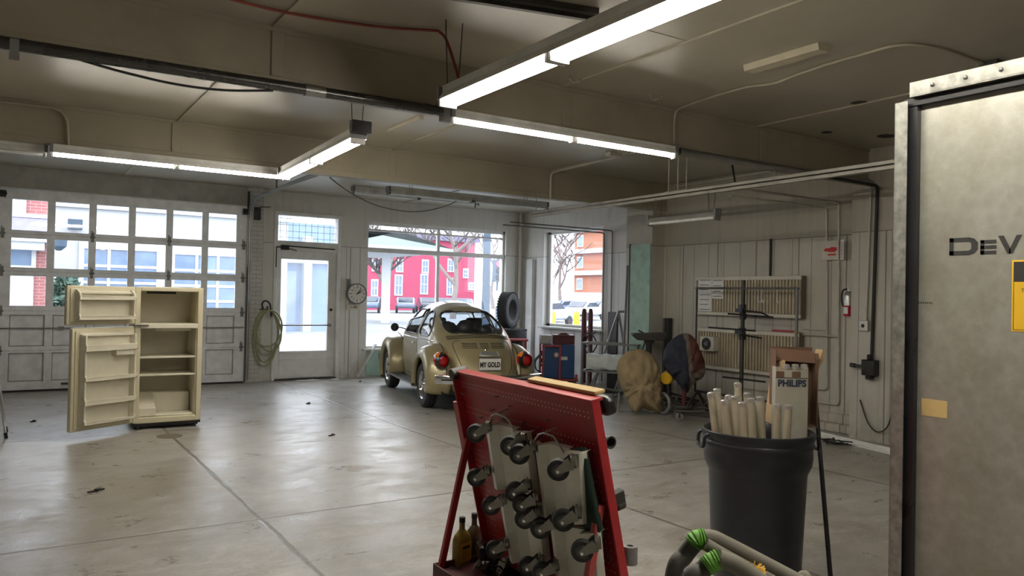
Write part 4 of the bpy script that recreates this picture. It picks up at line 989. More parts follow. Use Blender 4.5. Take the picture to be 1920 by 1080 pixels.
# ------------------------------------------------------------------ charcoal bin with tubes and cartons
BX, BY = 3.63, 2.97
DD = .21
bn = thing('trash_can', 'large round charcoal plastic bin full of old tubes', 'trash can', (BX, BY, 0))
b = MB(); b.lathe([(.235, .0), (.246, .012), (.258, .30), (.272, .60), (.277, .615), (.296, .655), (.302, .70), (.299, .745), (.305, .755), (.309, .772), (.302, .785), (.309, .798), (.315, .815), (.313, .836), (.303, .84), (.292, .83), (.284, .72), (.262, .60), (.248, .30), (.232, .03), (.001, .022), (.001, .0)], (BX, BY, 0), n=64, cap=False); part('body', b, 'bin', bn, ang=50)
for s in (-1, 1):
    d = V((.839, -.544, 0)) * s; q = V((BX, BY, .045)) + d * .300; w_ = V((d.y, -d.x, 0))
    b = MB(); b.tube(curve([q + w_ * .075 + V((0, 0, .775)), q + w_ * .07 + d * .022 + V((0, 0, .755)), q + w_ * .055 + d * .028 + V((0, 0, .70)), q - w_ * .055 + d * .028 + V((0, 0, .70)), q - w_ * .07 + d * .022 + V((0, 0, .755)), q - w_ * .075 + V((0, 0, .775))], 6), .010, 8); part('handle', b, 'bin', bn)
# fluorescent tubes standing in the bin (pixel of the cap, distance from the lens, foot offset)
tubes = [(1333, 736, 4.22), (1344, 729, 4.30), (1358, 750, 4.12), (1366, 741, 4.34), (1377, 743, 4.24), (1391, 754, 4.06), (1383, 718, 4.40), (1401, 737, 4.30), (1408, 747, 4.18), (1426, 744, 4.22), (1416, 752, 4.36), (1458, 758, 4.10), (1478, 760, 4.06)]
tl_labels = ['leftmost dusty tube in the bin, leaning left', 'tall dusty tube just behind the leftmost tube in the bin', 'shorter front tube near the left of the bin', 'tube tucked behind the front left tubes in the bin', 'dusty tube fifth along the row in the bin', 'front tube near the middle of the left bunch in the bin', 'tallest tube standing up behind the bunch in the bin', 'back tube right of the tallest one in the bin', 'tube leaning in the middle right of the bunch', 'rightmost tube of the leaning bunch in the bin', 'hidden back tube behind the right of the bunch', 'upright tube against the left front of the white carton', 'upright tube in front of the white carton face']
for (px, py, dd), lb in zip(tubes, tl_labels):
    d = ray(px, py); tp = EYE + d * ((dd + DD) / d.dot(FWD))
    upright = px > 1450
    off = V((tp.x - BX, tp.y - BY, 0))
    r = off.length
    if r > .25: off = off * (.25 / r); 
    side = 0 if upright else .055
    ft = V((BX, BY, .03)) + (off * .78 + V((.839, -.544, 0)) * side)
    if V((ft.x - BX, ft.y - BY)).length > .20: k = .20 / V((ft.x - BX, ft.y - BY)).length; ft = V((BX + (ft.x - BX) * k, BY + (ft.y - BY) * k, .03))
    ax = (tp - ft).normalized(); ln = (tp - ft).length
    tt = thing('fluorescent_tube', lb, 'fluorescent tube', ft, group='old tubes in the bin')
    b = MB(); b.cyl(ft, ft + ax * (ln - .012), .022, n=14); part('glass_tube', b, 'tubecard', tt)
    b = MB(); b.lathe([(.001, 0), (.0226, 0), (.0226, .020), (.014, .024), (.001, .024)], ft + ax * (ln - .022), ax, 14, cap=False); cp = part('end_cap', b, 'alu', tt)
    w_ = ax.orthogonal().normalized()
    for s in (-1, 1):
        b = MB(); b.cyl(ft + ax * ln + w_ * .006 * s, ft + ax * (ln + .009) + w_ * .006 * s, .0015, n=6); part('contact_pin', b, 'alu', cp)
# white lamp carton
M['navyink'] = mat('navy_print', (.015, .02, .05), .6)
M['cartongrey'] = mat('dusty_white_carton', (.33, .315, .265), .7, dirt=.25)
def at_d(px, py, D): d = ray(px, py); return EYE + d * (D / d.dot(FWD))
at_raw = at_d
R0, F0 = V((RIGHT.x, RIGHT.y, 0)).normalized(), V((FWD.x, FWD.y, 0)).normalized()
Z0 = V((0, 0, 1))
Rf = Matrix((R0, F0, Z0)).transposed()
at_d = lambda px, py, D: at_raw(px, py, D + DD)
c0 = at_d(1484, 770, 4.25)
cb = thing('lamp_carton', 'tall white lamp carton lettered PHILIPS standing in the bin', 'box', (c0.x, c0.y, .03))
ztop = at_d(1485, 697, 4.17).z
cw = .188
b = MB()
fo = V((c0.x, c0.y, 0))
def slab(m, a0, a1, f0, f1, z0, z1): m.box(fo + R0 * (a0 + a1) / 2 + F0 * (f0 + f1) / 2 + Z0 * (z0 + z1) / 2, (abs(a1 - a0), abs(f1 - f0), abs(z1 - z0)), Rf)
ZL = .64
slab(b, -cw / 2, cw / 2, 0, .004, ZL, ztop); slab(b, -cw / 2, cw / 2, .056, .06, ZL, ztop + .015); slab(b, -cw / 2, -cw / 2 + .004, 0, .06, ZL, ztop + .02); slab(b, cw / 2 - .004, cw / 2, 0, .06, ZL, ztop + .02); slab(b, -cw / 2, cw / 2, 0, .058, ZL, ZL + .006)
part('carton', b, 'cartongrey', cb)
b = MB()
for a0, a1 in ((-.092, -.045), (.0, .05)): slab(b, a0, a1, -.0012, .001, ztop - .040, ztop - .006)
part('torn_opening', b, 'brown', cb)
b = MB(); slab(b, -cw / 2 - .001, cw / 2 + .001, -.0015, .001, at_d(1485, 712, 4.17).z, at_d(1485, 711, 4.17).z); part('printed_line', b, 'ink', cb)
letters('lettering', 'PHILIPS', .054, fo - F0 * .002 + Z0 * (at_d(1485, 722, 4.17).z), R0, Z0, 'navyink', cb, sx=.95, depth=.0008, bold=.0022)
for px, lb in ((1474, 'left new tube end showing at the top of the white carton'), (1491, 'middle new tube end showing at the top of the white carton'), (1508, 'right new tube end showing at the top of the white carton')):
    q = at_d(px, 684, 4.28); tt = thing('fluorescent_tube', lb, 'fluorescent tube', (q.x, q.y, .65), group='new tubes in the carton')
    b = MB(); b.cyl((q.x, q.y, .65), (q.x, q.y, q.z - .02), .019, n=14); part('glass_tube', b, 'tubecard', tt)
    b = MB(); b.lathe([(.001, 0), (.0205, 0), (.0205, .022), (.013, .026), (.001, .026)], (q.x, q.y, q.z - .022), (0, 0, 1), 14, cap=False); part('end_cap', b, 'alu', tt)
# cardboard box behind
k0 = at_d(1490, 700, 4.34)
kb = thing('cardboard_box', 'open brown cardboard box standing in the bin behind the white carton', 'box', (k0.x, k0.y, .035))
zt_ = at_d(1490, 655, 4.34).z; fo = V((k0.x, k0.y, 0)); hw = .125
b = MB()
slab(b, -hw, hw, .06, .065, .845, zt_ + .01); slab(b, -hw, -hw + .005, -.035, .06, .845, zt_); slab(b, hw - .005, hw, -.035, .06, .845, zt_ - .02); 
part('box_walls', b, 'brown', kb)
b = MB(); slab(b, -hw, hw, -.02, .06, .846, .856); slab(b, -.08, .03, -.01, .05, .60, .85); part('box_base', b, 'brown', kb)
b = MB(); b.prism([(0, 0), (.0, .36), (.018, .38), (.022, .37), (.006, 0)], fo + R0 * (-hw - .012) - F0 * .05 + Z0 * .86, (R0 * .90 - F0 * .15).normalized(), (Z0 + R0 * .11).normalized(), F0 * .16 ); 
part('side_flap', b, 'card', kb)
b = MB(); b.prism([(0, 0), (.05, .10), (.058, .145), (.04, .15), (.02, .07), (0, .05)], fo + R0 * (hw - .002) + Z0 * (zt_ - .15), R0, Z0, F0 * .10); part('corner_flap', b, 'card', kb)
b = MB(); b.prism([(-hw, 0), (hw, -.02), (hw * .97, -.10), (-hw * .9, -.085)], fo + Z0 * (zt_ + .005) + F0 * .05, R0, (Z0 * .8 + F0 * .5).normalized(), F0 * .004); part('top_flap', b, 'brown', kb)
# broom handle leaning on the bin
p0, p1 = at_d(1557, 1126, 4.16), at_d(1524, 692, 4.50); p0.z = 0.012
b = MB(); b.tube([p0, p1], .0135, 12); b.ball(p1, .016); solo('broom_pole', b, 'blackgloss', 'thin black pole leaning against the right of the charcoal bin', 'pole')

at_d = at_raw
# ------------------------------------------------------------------ taped hoses in the foreground
hb = thing('hose_bundle', 'dusty taped suction hoses arching in the foreground before the bin', 'hose', (2.0, 1.2, 0))
D0 = 2.15
def hp(pts, D): return [at_d(x, y, D + (k if k else 0)) for x, y, k in pts]
def down(p, dirv, n=3): return [p + dirv * .25 + V((0, 0, -.28)), V((p.x + dirv.x * .42, p.y + dirv.y * .42, max(.03, p.z - .6))), V((p.x + dirv.x * .5, p.y + dirv.y * .5, .03))]
a1 = hp([(1308, 1012, 0), (1284, 1042, 0), (1262, 1085, -.02)], D0); a1 += down(a1[-1], V((-.15, -.1, 0)))
b = MB(); b.tube(curve(a1, 8), .024, 12); part('suction_hose', b, 'hosegrey', hb)
a2 = hp([(1340, 1052, 0), (1316, 1070, 0), (1290, 1105, -.02)], D0 - .08); a2 += down(a2[-1], V((-.15, -.1, 0)))
b = MB(); b.tube(curve(a2, 8), .024, 12); part('suction_hose', b, 'hosegrey', hb)
def arm(pts, D, r, nm, m):
    q = hp(pts, D); e = q[-1]; q += [e + (q[-1] - q[-2]) * .9]; e = q[-1]; q += [V((e.x + .06, e.y - .03, e.z * .6)), V((e.x + .08, e.y - .04, .03))]
    b = MB(); b.tube(curve(q, 8), r, 12); part(nm, b, m, hb)
arm([(1316, 1009, 0), (1334, 1009, 0), (1352, 1016, 0), (1420, 1051, 0), (1500, 1093, 0), (1580, 1135, 0)], D0, .023, 'wrapped_pipe', 'foam')
arm([(1322, 1020, 0), (1360, 1042, 0), (1430, 1080, 0), (1500, 1118, 0)], D0 - .03, .018, 'wrapped_pipe', 'foam')
arm([(1346, 1046, 0), (1380, 1060, 0), (1425, 1090, 0), (1470, 1125, 0)], D0 - .09, .024, 'wrapped_pipe', 'foam')
sp = [p + Z0 * -.004 - F0 * .0185 for p in curve(hp([(1330, 1022, 0), (1360, 1034, 0), (1420, 1063, 0), (1500, 1104, 0)], D0), 8)]
b = MB(); b.tube(sp, .006, 6, rad=[.004 + .003 * math.sin(i * .9) for i in range(len(sp))]); part('split_seam', b, 'darksteel', hb)
for pts, D in (([(1299, 1020, 0), (1306, 1012, 0), (1322, 1009, 0)], D0 - .002), ([(1324, 1063, 0), (1334, 1055, 0), (1350, 1047, 0)], D0 - .085)):
    q = hp(pts, D); b = MB(); n_ = 22; cc = curve(q, 11)
    b.tube(cc, .028, 14, rad=[.0265 + .0016 * math.sin(i * 1.7) + .0012 * math.sin(i * 4.1) for i in range(len(cc))]); part('green_tape', b, 'green', hb, label='bright green tape wrapped round the joint')
q = at_d(1411, 1072, D0 - .06)
b = MB()
for k in range(9):
    a = k * 2.4; d = (R0 * math.cos(a) + Z0 * abs(math.sin(a)) * .9 - F0 * .3).normalized(); w_ = d.orthogonal().normalized()
    b.prism([(-.006, 0), (.006, 0), (.009, .03), (-.004, .036)], q, w_, d, F0 * .002)
part('torn_tape', b, 'yellow', hb)
b = MB(); b.ball(at_d(1508, 1084, D0 + .1), .022); b.cyl(at_d(1508, 1084, D0 + .1), at_d(1510, 1200, D0 + .1), .016, n=12); part('pipe_elbow', b, 'foam', hb)

# ------------------------------------------------------------------ spray booth corner
bt = thing('spray_booth', 'large galvanised spray booth cabinet at the right edge', 'cabinet', (3.128, .6, 0))
XB, YE, ZT = 3.128, 1.872, 2.44
M['booth'] = None
def booth_mat():
    m, nt, b, o = new_mat('worn_galvanised_panel')
    vec = coords(nt)
    v = N(nt, 'ShaderNodeTexVoronoi'); v.inputs['Scale'].default_value = 22; L(nt, vec, v.inputs['Vector'])
    f = noise_n(nt, vec, 5, 8, .7); g_ = noise_n(nt, vec, 1.6, 6, .6)
    sp = mixc(nt, v.outputs['Distance'], (.33, .33, .29), (.41, .41, .37))
    col = mixc(nt, ramp(nt, f, .42, .68), sp, (.28, .27, .225))
    col = mixc(nt, math_n(nt, 'MULTIPLY', ramp(nt, g_, .48, .7), .5), col, (.22, .205, .165))
    sc = ramp(nt, noise_n(nt, coords(nt, (1, 3, 9)), 7, 8, .75), .62, .72)
    col = mixc(nt, math_n(nt, 'MULTIPLY', sc, .35), col, (.16, .15, .12))
    L(nt, col, b.inputs['Base Color']); b.inputs['Metallic'].default_value = .5
    r = math_n(nt, 'MULTIPLY_ADD', f, .32, .26); L(nt, r, b.inputs['Roughness'])
    bp = N(nt, 'ShaderNodeBump'); bp.inputs['Strength'].default_value = .18; bp.inputs['Distance'].default_value = .01
    L(nt, noise_n(nt, vec, 9, 6, .7), bp.inputs['Height']); L(nt, bp.outputs[0], b.inputs['Normal'])
    return m
M['booth'] = booth_mat()
b = MB(); b.bb((XB + .05, -.9, .03), (XB + .056, YE - .02, ZT)); part('side_panel', b, 'booth', bt)
b = MB(); b.bb((XB + .05, YE - .03, .03), (XB + 1.6, YE - .02, ZT)); part('end_panel', b, 'booth', bt)
b = MB(); b.bb((XB + .05, -.9, ZT - .01), (XB + 1.6, YE - .02, ZT)); part('roof_panel', b, 'booth', bt)
b = MB(); b.bb((XB, YE - .006, .0), (XB + .06, YE, ZT - .015)); b.bb((XB, YE - .055, 0), (XB + .004, YE, ZT - .015)); b.bb((XB + .05, YE - .085, 0), (XB + .062, YE, ZT)); part('corner_channel', b, 'galv', bt)
b = MB(); b.bb((XB + .022, YE - .085, .0), (XB + .055, YE - .045, ZT - .04)); part('recess_shade_strip', b, 'blackgloss', bt)  # black strip stands in for the shade inside the channel recess
b = MB(); b.bb((XB - .004, -.9, ZT - .003), (XB + .05, YE - .065, ZT + .002)); b.bb((XB - .004, -.9, ZT), (XB, YE - .065, ZT + .058)); part('top_angle', b, 'galv', bt)
b = MB(); b.bb((XB + .02, -.9, ZT - .035), (XB + .052, YE - .03, ZT - .003)); part('dark_top_recess', b, 'blackgloss', bt)
for k in range(9):
    y = YE - .16 - k * .13
    b = MB(); b.lathe([(.001, .012), (.006, .010), (.009, .004), (.009, 0), (.001, 0)], (XB - .004, y, ZT + .03), (-1, 0, 0), 12, cap=False); part('rivet', b, 'steel', bt)
def onb(px, py): return aX(px, py, XB + .0495)
# lettering "DeV" cut as wide block shapes
uo, vo = V((0, -1, 0)), V((0, 0, 1))
lt = onb(1780, 479); rt = onb(1916, 479); hgt_ = onb(1780, 447).z - lt.z
wD, wE = (lt.y - onb(1835, 462).y), (onb(1838, 462).y - onb(1868, 462).y)
def glyph(nm, polys, px0):
    q = onb(px0, 479); q = V((XB + .0498, q.y, lt.z + (onb(px0, 478).z - onb(px0, 478).z)))
    b = MB()
    for p in polys: b.prism(p, q, uo, vo, (-.0012, 0, 0))
    part(nm, b, 'ink', bt)
h_ = hgt_; s_ = h_ * .24; w = wD * .97
outer = [(0, 0), (w * .72, 0), (w * .90, h_ * .10), (w, h_ * .32), (w, h_ * .68), (w * .90, h_ * .90), (w * .72, h_), (0, h_)]
inner = [(s_, s_), (w * .70, s_), (w * .80, h_ * .33), (w * .80, h_ * .67), (w * .70, h_ - s_), (s_, h_ - s_)]
glyph('letter_d', [[(0, 0), (w * .72, 0), (w * .72, s_), (0, s_)], [(0, h_ - s_), (w * .72, h_ - s_), (w * .72, h_), (0, h_)], [(0, 0), (s_, 0), (s_, h_), (0, h_)], [(w * .70, 0), (w * .88, h_ * .08), (w, h_ * .3), (w, h_ * .7), (w * .88, h_ * .92), (w * .70, h_), (w * .70, h_ - s_), (w * .78, h_ * .66), (w * .78, h_ * .34), (w * .70, s_)]], 1780)
he, we = h_ * .80, wE
se = he * .24
glyph('letter_e', [[(0, 0), (se * 1.1, 0), (se * 1.1, he), (0, he)], [(0, 0), (we, 0), (we, se), (0, se)], [(0, he - se), (we, he - se), (we, he), (0, he)], [(0, he / 2 - se / 2), (we, he / 2 - se / 2), (we, he / 2 + se / 2), (0, he / 2 + se / 2)]], 1838)
wV = onb(1871, 462).y - onb(1916, 462).y
glyph('letter_v', [[(0, h_), (wV * .24, h_), (wV * .54, s_ * .9), (wV * .54, 0), (wV * .40, 0)], [(wV, h_), (wV * .78, h_), (wV * .48, s_ * .9), (wV * .46, 0), (wV * .62, 0)]], 1871)
ym = onb(1900, 550)
ys0, zs0, zs1 = onb(1897, 550).y, onb(1900, 621).z, onb(1900, 488).z
b = MB(); b.bb((XB + .0485, ys0 - .16, zs0), (XB + .0500, ys0, zs1)); lab = part('warning_label', b, 'yellow', bt, bevel=.0003)
b = MB(); b.bb((XB + .0478, ys0 - .15, onb(1903, 528).z), (XB + .0486, ys0 - .007, zs1 - .006)); part('black_panel', b, 'ink', lab)
b = MB()
for z in (zs0 + .006, onb(1903, 528).z): b.bb((XB + .0480, ys0 - .15, z - .001), (XB + .0486, ys0 - .006, z + .001))
b.bb((XB + .0480, ys0 - .008, zs0 + .006), (XB + .0486, ys0 - .006, zs1 - .006)); part('label_border', b, 'ink', lab)
letters('label_lettering', 'T', .020, (XB + .0484, onb(1918, 545).y, onb(1918, 545).z), uo, vo, 'ink', lab, depth=.0004)
b = MB(); y0, y1 = onb(1728, 765).y, onb(1776, 765).y; b.bb((XB + .0490, y1, onb(1740, 780).z), (XB + .0502, y0, onb(1740, 748).z)); part('masking_tape', b, mat('old_masking_tape', (.50, .36, .15), .7), bt)
b = MB(); y0, y1 = onb(1714, 567).y, onb(1750, 567).y; z = onb(1730, 568).z
for k in range(9): yy = y0 + (y1 - y0) * k / 9; b.bb((XB + .0490, yy - .005, z - .003), (XB + .0502, yy, z + .0035 + .001 * (k % 2)))
part('stamped_mark', b, 'darksteel', bt)
# ------------------------------------------------------------------ red perforated tool cart
TL, TR_ = V((1.907, 3.435, 1.18)), V((1.840, 2.275, 1.18))
BL = V((2.116, 3.45, .26)); BR = V((2.05, 2.28, .26))
uB = (TR_ - TL).normalized(); vB = (BL - TL).normalized(); nB = uB.cross(vB).normalized()
if nB.x > 0: nB = -nB
vB = nB.cross(uB).normalized()
if vB.z > 0: vB = -vB
WB, HB = (TR_ - TL).length, (BL - TL).length
def bp_(a, c, d=0.0): return TL + uB * a + vB * c + nB * d
RB = Matrix((uB, vB, nB)).transposed()
ct = thing('tool_cart', 'red perforated metal A-frame rack on a tray in the foreground', 'tool rack', (1.95, 2.85, 0))
def pbox(m, a0, a1, c0, c1, d0, d1): m.box(bp_((a0 + a1) / 2, (c0 + c1) / 2, (d0 + d1) / 2), (abs(a1 - a0), abs(c1 - c0), abs(d1 - d0)), RB)
b = MB(); pbox(b, 0, WB, 0, HB, -.006, -.004)
def peg_mat():
    m, nt, b, o = new_mat('perforated_red_enamel')
    return m
part('perforated_panel', b, 'red', ct)
# punched holes: rows of small dark and bright discs are the drilled pattern of the panel
b = MB()
for c in [.045, .065] + [.17 + .028 * k for k in range(2)] + [.30 + .03 * k for k in range(int((HB - .36) / .03))]:
    n = int(WB / .028)
    for k in range(1, n):
        a = k * .028
        if c < .28 or a > WB - .24 or a < .14:
            q = bp_(a, c, -.0037); b._f([b.bm.verts.new(q + uB * .0042 * math.cos(t * PI / 3) + vB * .0042 * math.sin(t * PI / 3)) for t in range(6)])
M['hole'] = mat('bright_hole_rim', (.62, .45, .43), .4, .2)
o = part('hole_pattern', b, 'hole', ct); o['kind'] = 'stuff'
b = MB(); pbox(b, -.012, WB + .012, -.014, .0, -.045, .012); pbox(b, -.012, WB + .012, 0, .035, -.012, -.006); part('top_flange', b, 'red', ct, bevel=.004)
b = MB(); pbox(b, -.012, .0, -.01, HB, -.04, .03); pbox(b, .0, .05, .0, HB, -.012, -.006); part('side_flange', b, 'red', ct, bevel=.003)
b = MB(); pbox(b, WB, WB + .012, -.01, HB, -.03, .008); part('side_flange', b, 'red', ct, bevel=.003)
b = MB(); pbox(b, -.01, WB + .01, HB - .05, HB, -.04, .02); part('bottom_flange', b, 'red', ct, bevel=.003)
b = MB()
for (a, c) in ((.05, .10), (.33, .145), (.52, .10), (.62, .16), (.45, .17), (.75, .165), (.90, .19), (1.02, .26), (.55, .25), (.83, .12), (.40, .07), (1.10, .32), (1.08, .5), (.2, .2)):
    q = bp_(a, c, -.003); m_ = MB(); m_.tube([q, q + nB * .018, q + nB * .026 - vB * .012], .003, 5); part('peg_hook', m_, 'steel', ct)
b.bm.free()
# legs
tray_z = .20
T0, T1 = aZ(797, 1052, tray_z), None
xa = T0.x; 
for a, y in ((.03, 3.42), (WB - .03, 2.32)):
    top = bp_(a, .33 if a < .5 else .40, .02); foot = V((xa + (0 if a < .5 else .0), y, tray_z + .02))
    m_ = MB(); m_.bar(top, foot, .03, .03); part('leg', m_, 'red' if a < .5 else 'redframe', ct, bevel=.003)
m_ = MB(); pbox(m_, -.035, .02, .14, .40, -.02, .04); part('corner_bracket', m_, 'red', ct, bevel=.004)
m_ = MB(); m_.cyl(bp_(-.01, .0, .034), bp_(-.01, .0, -.055), .03, n=18); part('corner_pulley', m_, 'darksteel', ct, bevel=.006)
b = MB(); y0, y1 = 2.26, 3.46; x1 = BL.x + .02
b.bb((xa - .02, y0, tray_z - .012), (x1, y1, tray_z)); b.bb((xa - .025, y0, tray_z - .035), (xa - .015, y1, tray_z + .035)); b.bb((xa - .02, y1 - .01, tray_z - .035), (x1, y1, tray_z + .035)); b.bb((xa - .02, y0, tray_z - .035), (x1, y0 + .01, tray_z + .035)); b.bb((x1 - .01, y0, tray_z - .035), (x1, y1, tray_z + .08))
part('tray', b, 'maroon', ct, bevel=.004)
def caster_parts(parent, c, axis, up, r=.05, w=.03, local=False):
    """swivel caster: wheel centre c, axle direction, direction to its mounting plate"""
    c, axis, up = V(c), V(axis).normalized(), V(up).normalized()
    m_ = MB(); m_.lathe([(.012, -w * .55), (r * .62, -w * .5), (r * .68, -w * .5), (r * .95, -w * .5), (r, -w * .28), (r, w * .28), (r * .95, w * .5), (r * .68, w * .5), (r * .62, w * .5), (.012, w * .55)], c, axis, 22); wh = part('caster_wheel', m_, 'black', parent, local=local)
    m_ = MB()
    for s in (-1, 1): m_.lathe([(.001, 0), (r * .60, 0), (r * .55, .003), (r * .2, .006), (.001, .006)], c + axis * s * w * .5, axis * s, 18)
    part('wheel_hub', m_, 'hubmetal', wh, local=local)
    f = axis.cross(up).normalized(); off = f * r * .55
    m_ = MB()
    for s in (-1, 1):
        p = c + axis * s * (w * .5 + .006); q = c + up * (r + .012) + off + axis * s * (w * .5 + .006)
        m_.prism([(-.010, -.010), (.010, -.010), (.024, (q - p).length), (-.024, (q - p).length)], p, ((q - p).normalized().cross(axis)), (q - p).normalized(), axis * s * .003)
    m_.box(c + up * (r + .014) + off, (.05, w + .02, .006), Matrix((f, axis, up)).transposed()); m_.cyl(c + up * (r + .014) + off, c + up * (r + .030) + off, .024, n=14)
    part('caster_fork', m_, 'forkmetal', parent, local=local)
    m_ = MB(); m_.cyl(c - axis * (w * .5 + .014), c + axis * (w * .5 + .014), .006, n=8); part('axle_bolt', m_, 'chrome', wh, local=local)
M['hubmetal'] = mat('dark_hub_metal', (.10, .10, .10), .35, .8, dirt=.3)
M['forkmetal'] = mat('grimy_zinc_fork', (.26, .25, .22), .38, .8, dirt=.4)
for y in (2.36, 3.36):
    for x in (xa + .06, x1 - .06): caster_parts(ct, (x, y, .06), (1, 0, 0), (0, 0, 1), .058, .03)
# hanging wheel dollies: folded grey plate with a caster at each corner
P0 = bp_(0, 0, .075)
def on_pl(px, py, d=.075): return aP(px, py, bp_(0, 0, d), nB)
def dolly(label, quad, casters, grp='car dollies on the red rack'):
    q = [on_pl(*p) for p in quad]          # top-left, top-right, bottom-right, bottom-left of the plate
    cen = sum(q, V()) / 4
    t = thing('wheel_dolly', label, 'dolly', cen, group=grp)
    b = MB()
    def pt(s, r): return (q[0] * (1 - s) + q[1] * s) * (1 - r) + (q[3] * (1 - s) + q[2] * s) * r
    prof = [(0, -.03), (.03, .0), (.19, .018), (.25, -.020), (.70, -.020), (.76, .018), (.97, .0), (1, -.03)]
    rows_ = [(0, -.02), (.015, 0), (.985, 0), (1, -.02)]
    g = [[b.bm.verts.new(pt(s, r) + nB * (h + k)) for s, h in prof] for r, k in rows_]
    for i in range(len(rows_) - 1):
        for j in range(len(prof) - 1): b._f([g[i][j], g[i + 1][j], g[i + 1][j + 1], g[i][j + 1]])
    part('dolly_plate', b, 'plate', t, thick=.004, ang=25)
    for px, py in casters:
        c = on_pl(px, py, .075 + .075)
        ax = (uB * .88 + nB * .12 + vB * .45).normalized(); up = (-nB).normalized(); ax = (ax - up * ax.dot(up)).normalized()
        caster_parts(t, c, (nB * .62 + uB * .75).normalized(), (-nB * .75 + uB * .62).normalized() * 1.0, .043, .030)
    return t
dolly('grey wheel dolly hanging at the upper left of the red rack', [(908, 792), (985, 812), (1002, 930), (926, 916)], [(893, 812), (957, 835), (893, 895), (966, 922)])
dolly('grey wheel dolly hanging at the upper right of the red rack', [(1000, 828), (1088, 850), (1096, 985), (1020, 975)], [(974, 851), (1047, 880), (980, 945), (1056, 975)])
dolly('grey wheel dolly hanging at the lower left of the red rack', [(934, 930), (1010, 945), (1024, 1072), (955, 1052)], [(921, 948), (984, 972), (928, 1030), (990, 1062)])
dolly('grey wheel dolly hanging at the lower right of the red rack', [(1030, 985), (1115, 1000), (1128, 1130), (1046, 1120)], [(1014, 990), (1092, 1032), (1017, 1072), (1090, 1120)])
for lb, pts in (('left bent wire hanger looped over the red rack', [(915, 797), (922, 780), (930, 776), (946, 781), (955, 790), (966, 812)]), ('right bent wire hanger looped over the red rack', [(1000, 830), (1010, 815), (1019, 812), (1037, 818), (1046, 830), (1058, 850)])):
    b = MB(); b.tube([on_pl(x, y, .06 if 0 < i < 5 else .066) for i, (x, y) in enumerate(pts)], .0045, 7)
    q = on_pl(*pts[2], .06); b.tube([q, bp_((q - TL).dot(uB), (q - TL).dot(vB) - .005, -.004)], .0045, 6)
    solo('wire_hanger', b, 'alu', lb, 'hanger', group='wire hangers on the red rack')
# dark green strap hanging right of the dollies
b = MB(); cc = [on_pl(x, y, .03) for x, y in ((1092, 842), (1098, 900), (1102, 960), (1110, 1030))]
b.prism([(-.05, 0), (.045, .02), (.05, -.15), (.06, -.30), (.03, -.42), (-.045, -.40), (-.05, -.2)], cc[0], uB, -vB, nB * .03); solo('canvas_pouch', b, mat('dark_green_canvas', (.012, .03, .02), .8), 'dark green canvas pouch hanging right of the dollies on the red rack', 'pouch', bevel=.01)
b = MB(); b.bar(on_pl(1098, 965, .03), on_pl(1128, 1075, .03), .035, .025); solo('wooden_stick', b, mat('weathered_slat', (.16, .13, .10), .8), 'weathered wooden slat hanging below the dark green pouch', 'slat')
# things on the outer side and on top
b = MB(); pbox(b, WB * .55, WB - .02, -.030, -.0145, -.085, -.035); solo('wooden_board', b, 'wood', 'raw wooden board lying along the top of the red rack', 'board', bevel=.004)
b = MB(); pbox(b, WB - .16, WB + .004, .0, .075, -.115, -.055); solo('black_case', b, 'blackgloss', 'black case fixed behind the near top corner of the red rack', 'case', bevel=.02)
for px, py, r, lb in ((1143, 829, .026, 'round black pipe end poking out behind the near edge of the red rack'), ):
    q = aP(px, py, bp_(0, 0, -.12), nB); b = MB(); b.lathe([(.020, .0), (r, .0), (r, .16), (.020, .16)], q - uB * .15, uB, 20, cap=False, closed=True); solo('pipe_end', b, 'darksteel', lb, 'pipe')
q = aP(1181, 1040, bp_(0, 0, -.07), nB); b = MB(); b.lathe([(.014, -.035), (.030, -.035), (.030, .035), (.014, .035)], q, (0, 0, 1), 20, cap=False, closed=True); b.bar(q + V((0, .02, 0)), q + nB * .062 + uB * -.05, .025, .03)
solo('pipe_bracket', b, 'greysteel', 'short grey pipe bracket low on the near edge of the red rack', 'bracket')
q = aP(1152, 936, bp_(0, 0, -.05), nB); b = MB(); b.box(q, (.035, .06, .085), RB); b.cyl(q + vB * .03, q + vB * .03 - nB * .04, .02, n=12); solo('clamp', b, 'darksteel', 'dark clamp on the outer face of the red rack near edge', 'clamp', bevel=.006)
# oil bottles on the tray
def bottle(px, py, lbl, yellow):
    q = aZ(px, py, tray_z + .001)
    t = thing('oil_bottle', lbl, 'bottle', q, .35, 'oil bottles on the tray')
    b = MB(); hw, hd = .048, .030
    secs_ = [(0, 1, 1), (.006, 1, 1), (.125, 1, 1), (.15, .92, .95), (.165, .6, .7), (.178, .32, .42), (.215, .30, .40)]
    rings = []
    for z, kx, ky in secs_:
        rr = []
        for i in range(20):
            a = 2 * PI * i / 20; ex = .35 if z < .15 else .75
            rr.append(b.bm.verts.new((hw * kx * math.copysign(abs(math.cos(a)) ** ex, math.cos(a)), hd * ky * math.copysign(abs(math.sin(a)) ** ex, math.sin(a)), z)))
        rings.append(rr)
    b.skin(rings); part('bottle_body', b, 'oilyellow' if yellow else 'oildark', t, local=True)
    b = MB(); b.cyl((0, 0, .212), (0, 0, .238), .016, n=14); part('cap', b, 'black', t, local=True)
    if yellow:
        b = MB(); b.bb((-.04, -hd - .0012, .02), (.04, -hd + .001, .115)); lb = part('paper_label', b, 'yellow', t, local=True)
        b = MB(); b.bb((-.028, -hd - .002, .085), (.028, -hd, .098)); part('printed_band', b, 'ink', lb, local=True)
M['oilyellow'] = mat('grubby_amber_bottle', (.30, .21, .035), .4, dirt=.4); M['oildark'] = mat('dark_brown_bottle', (.07, .045, .02), .35)
bottle(865, 1057, 'amber oil bottle with a yellow label on the tray of the red rack', True)
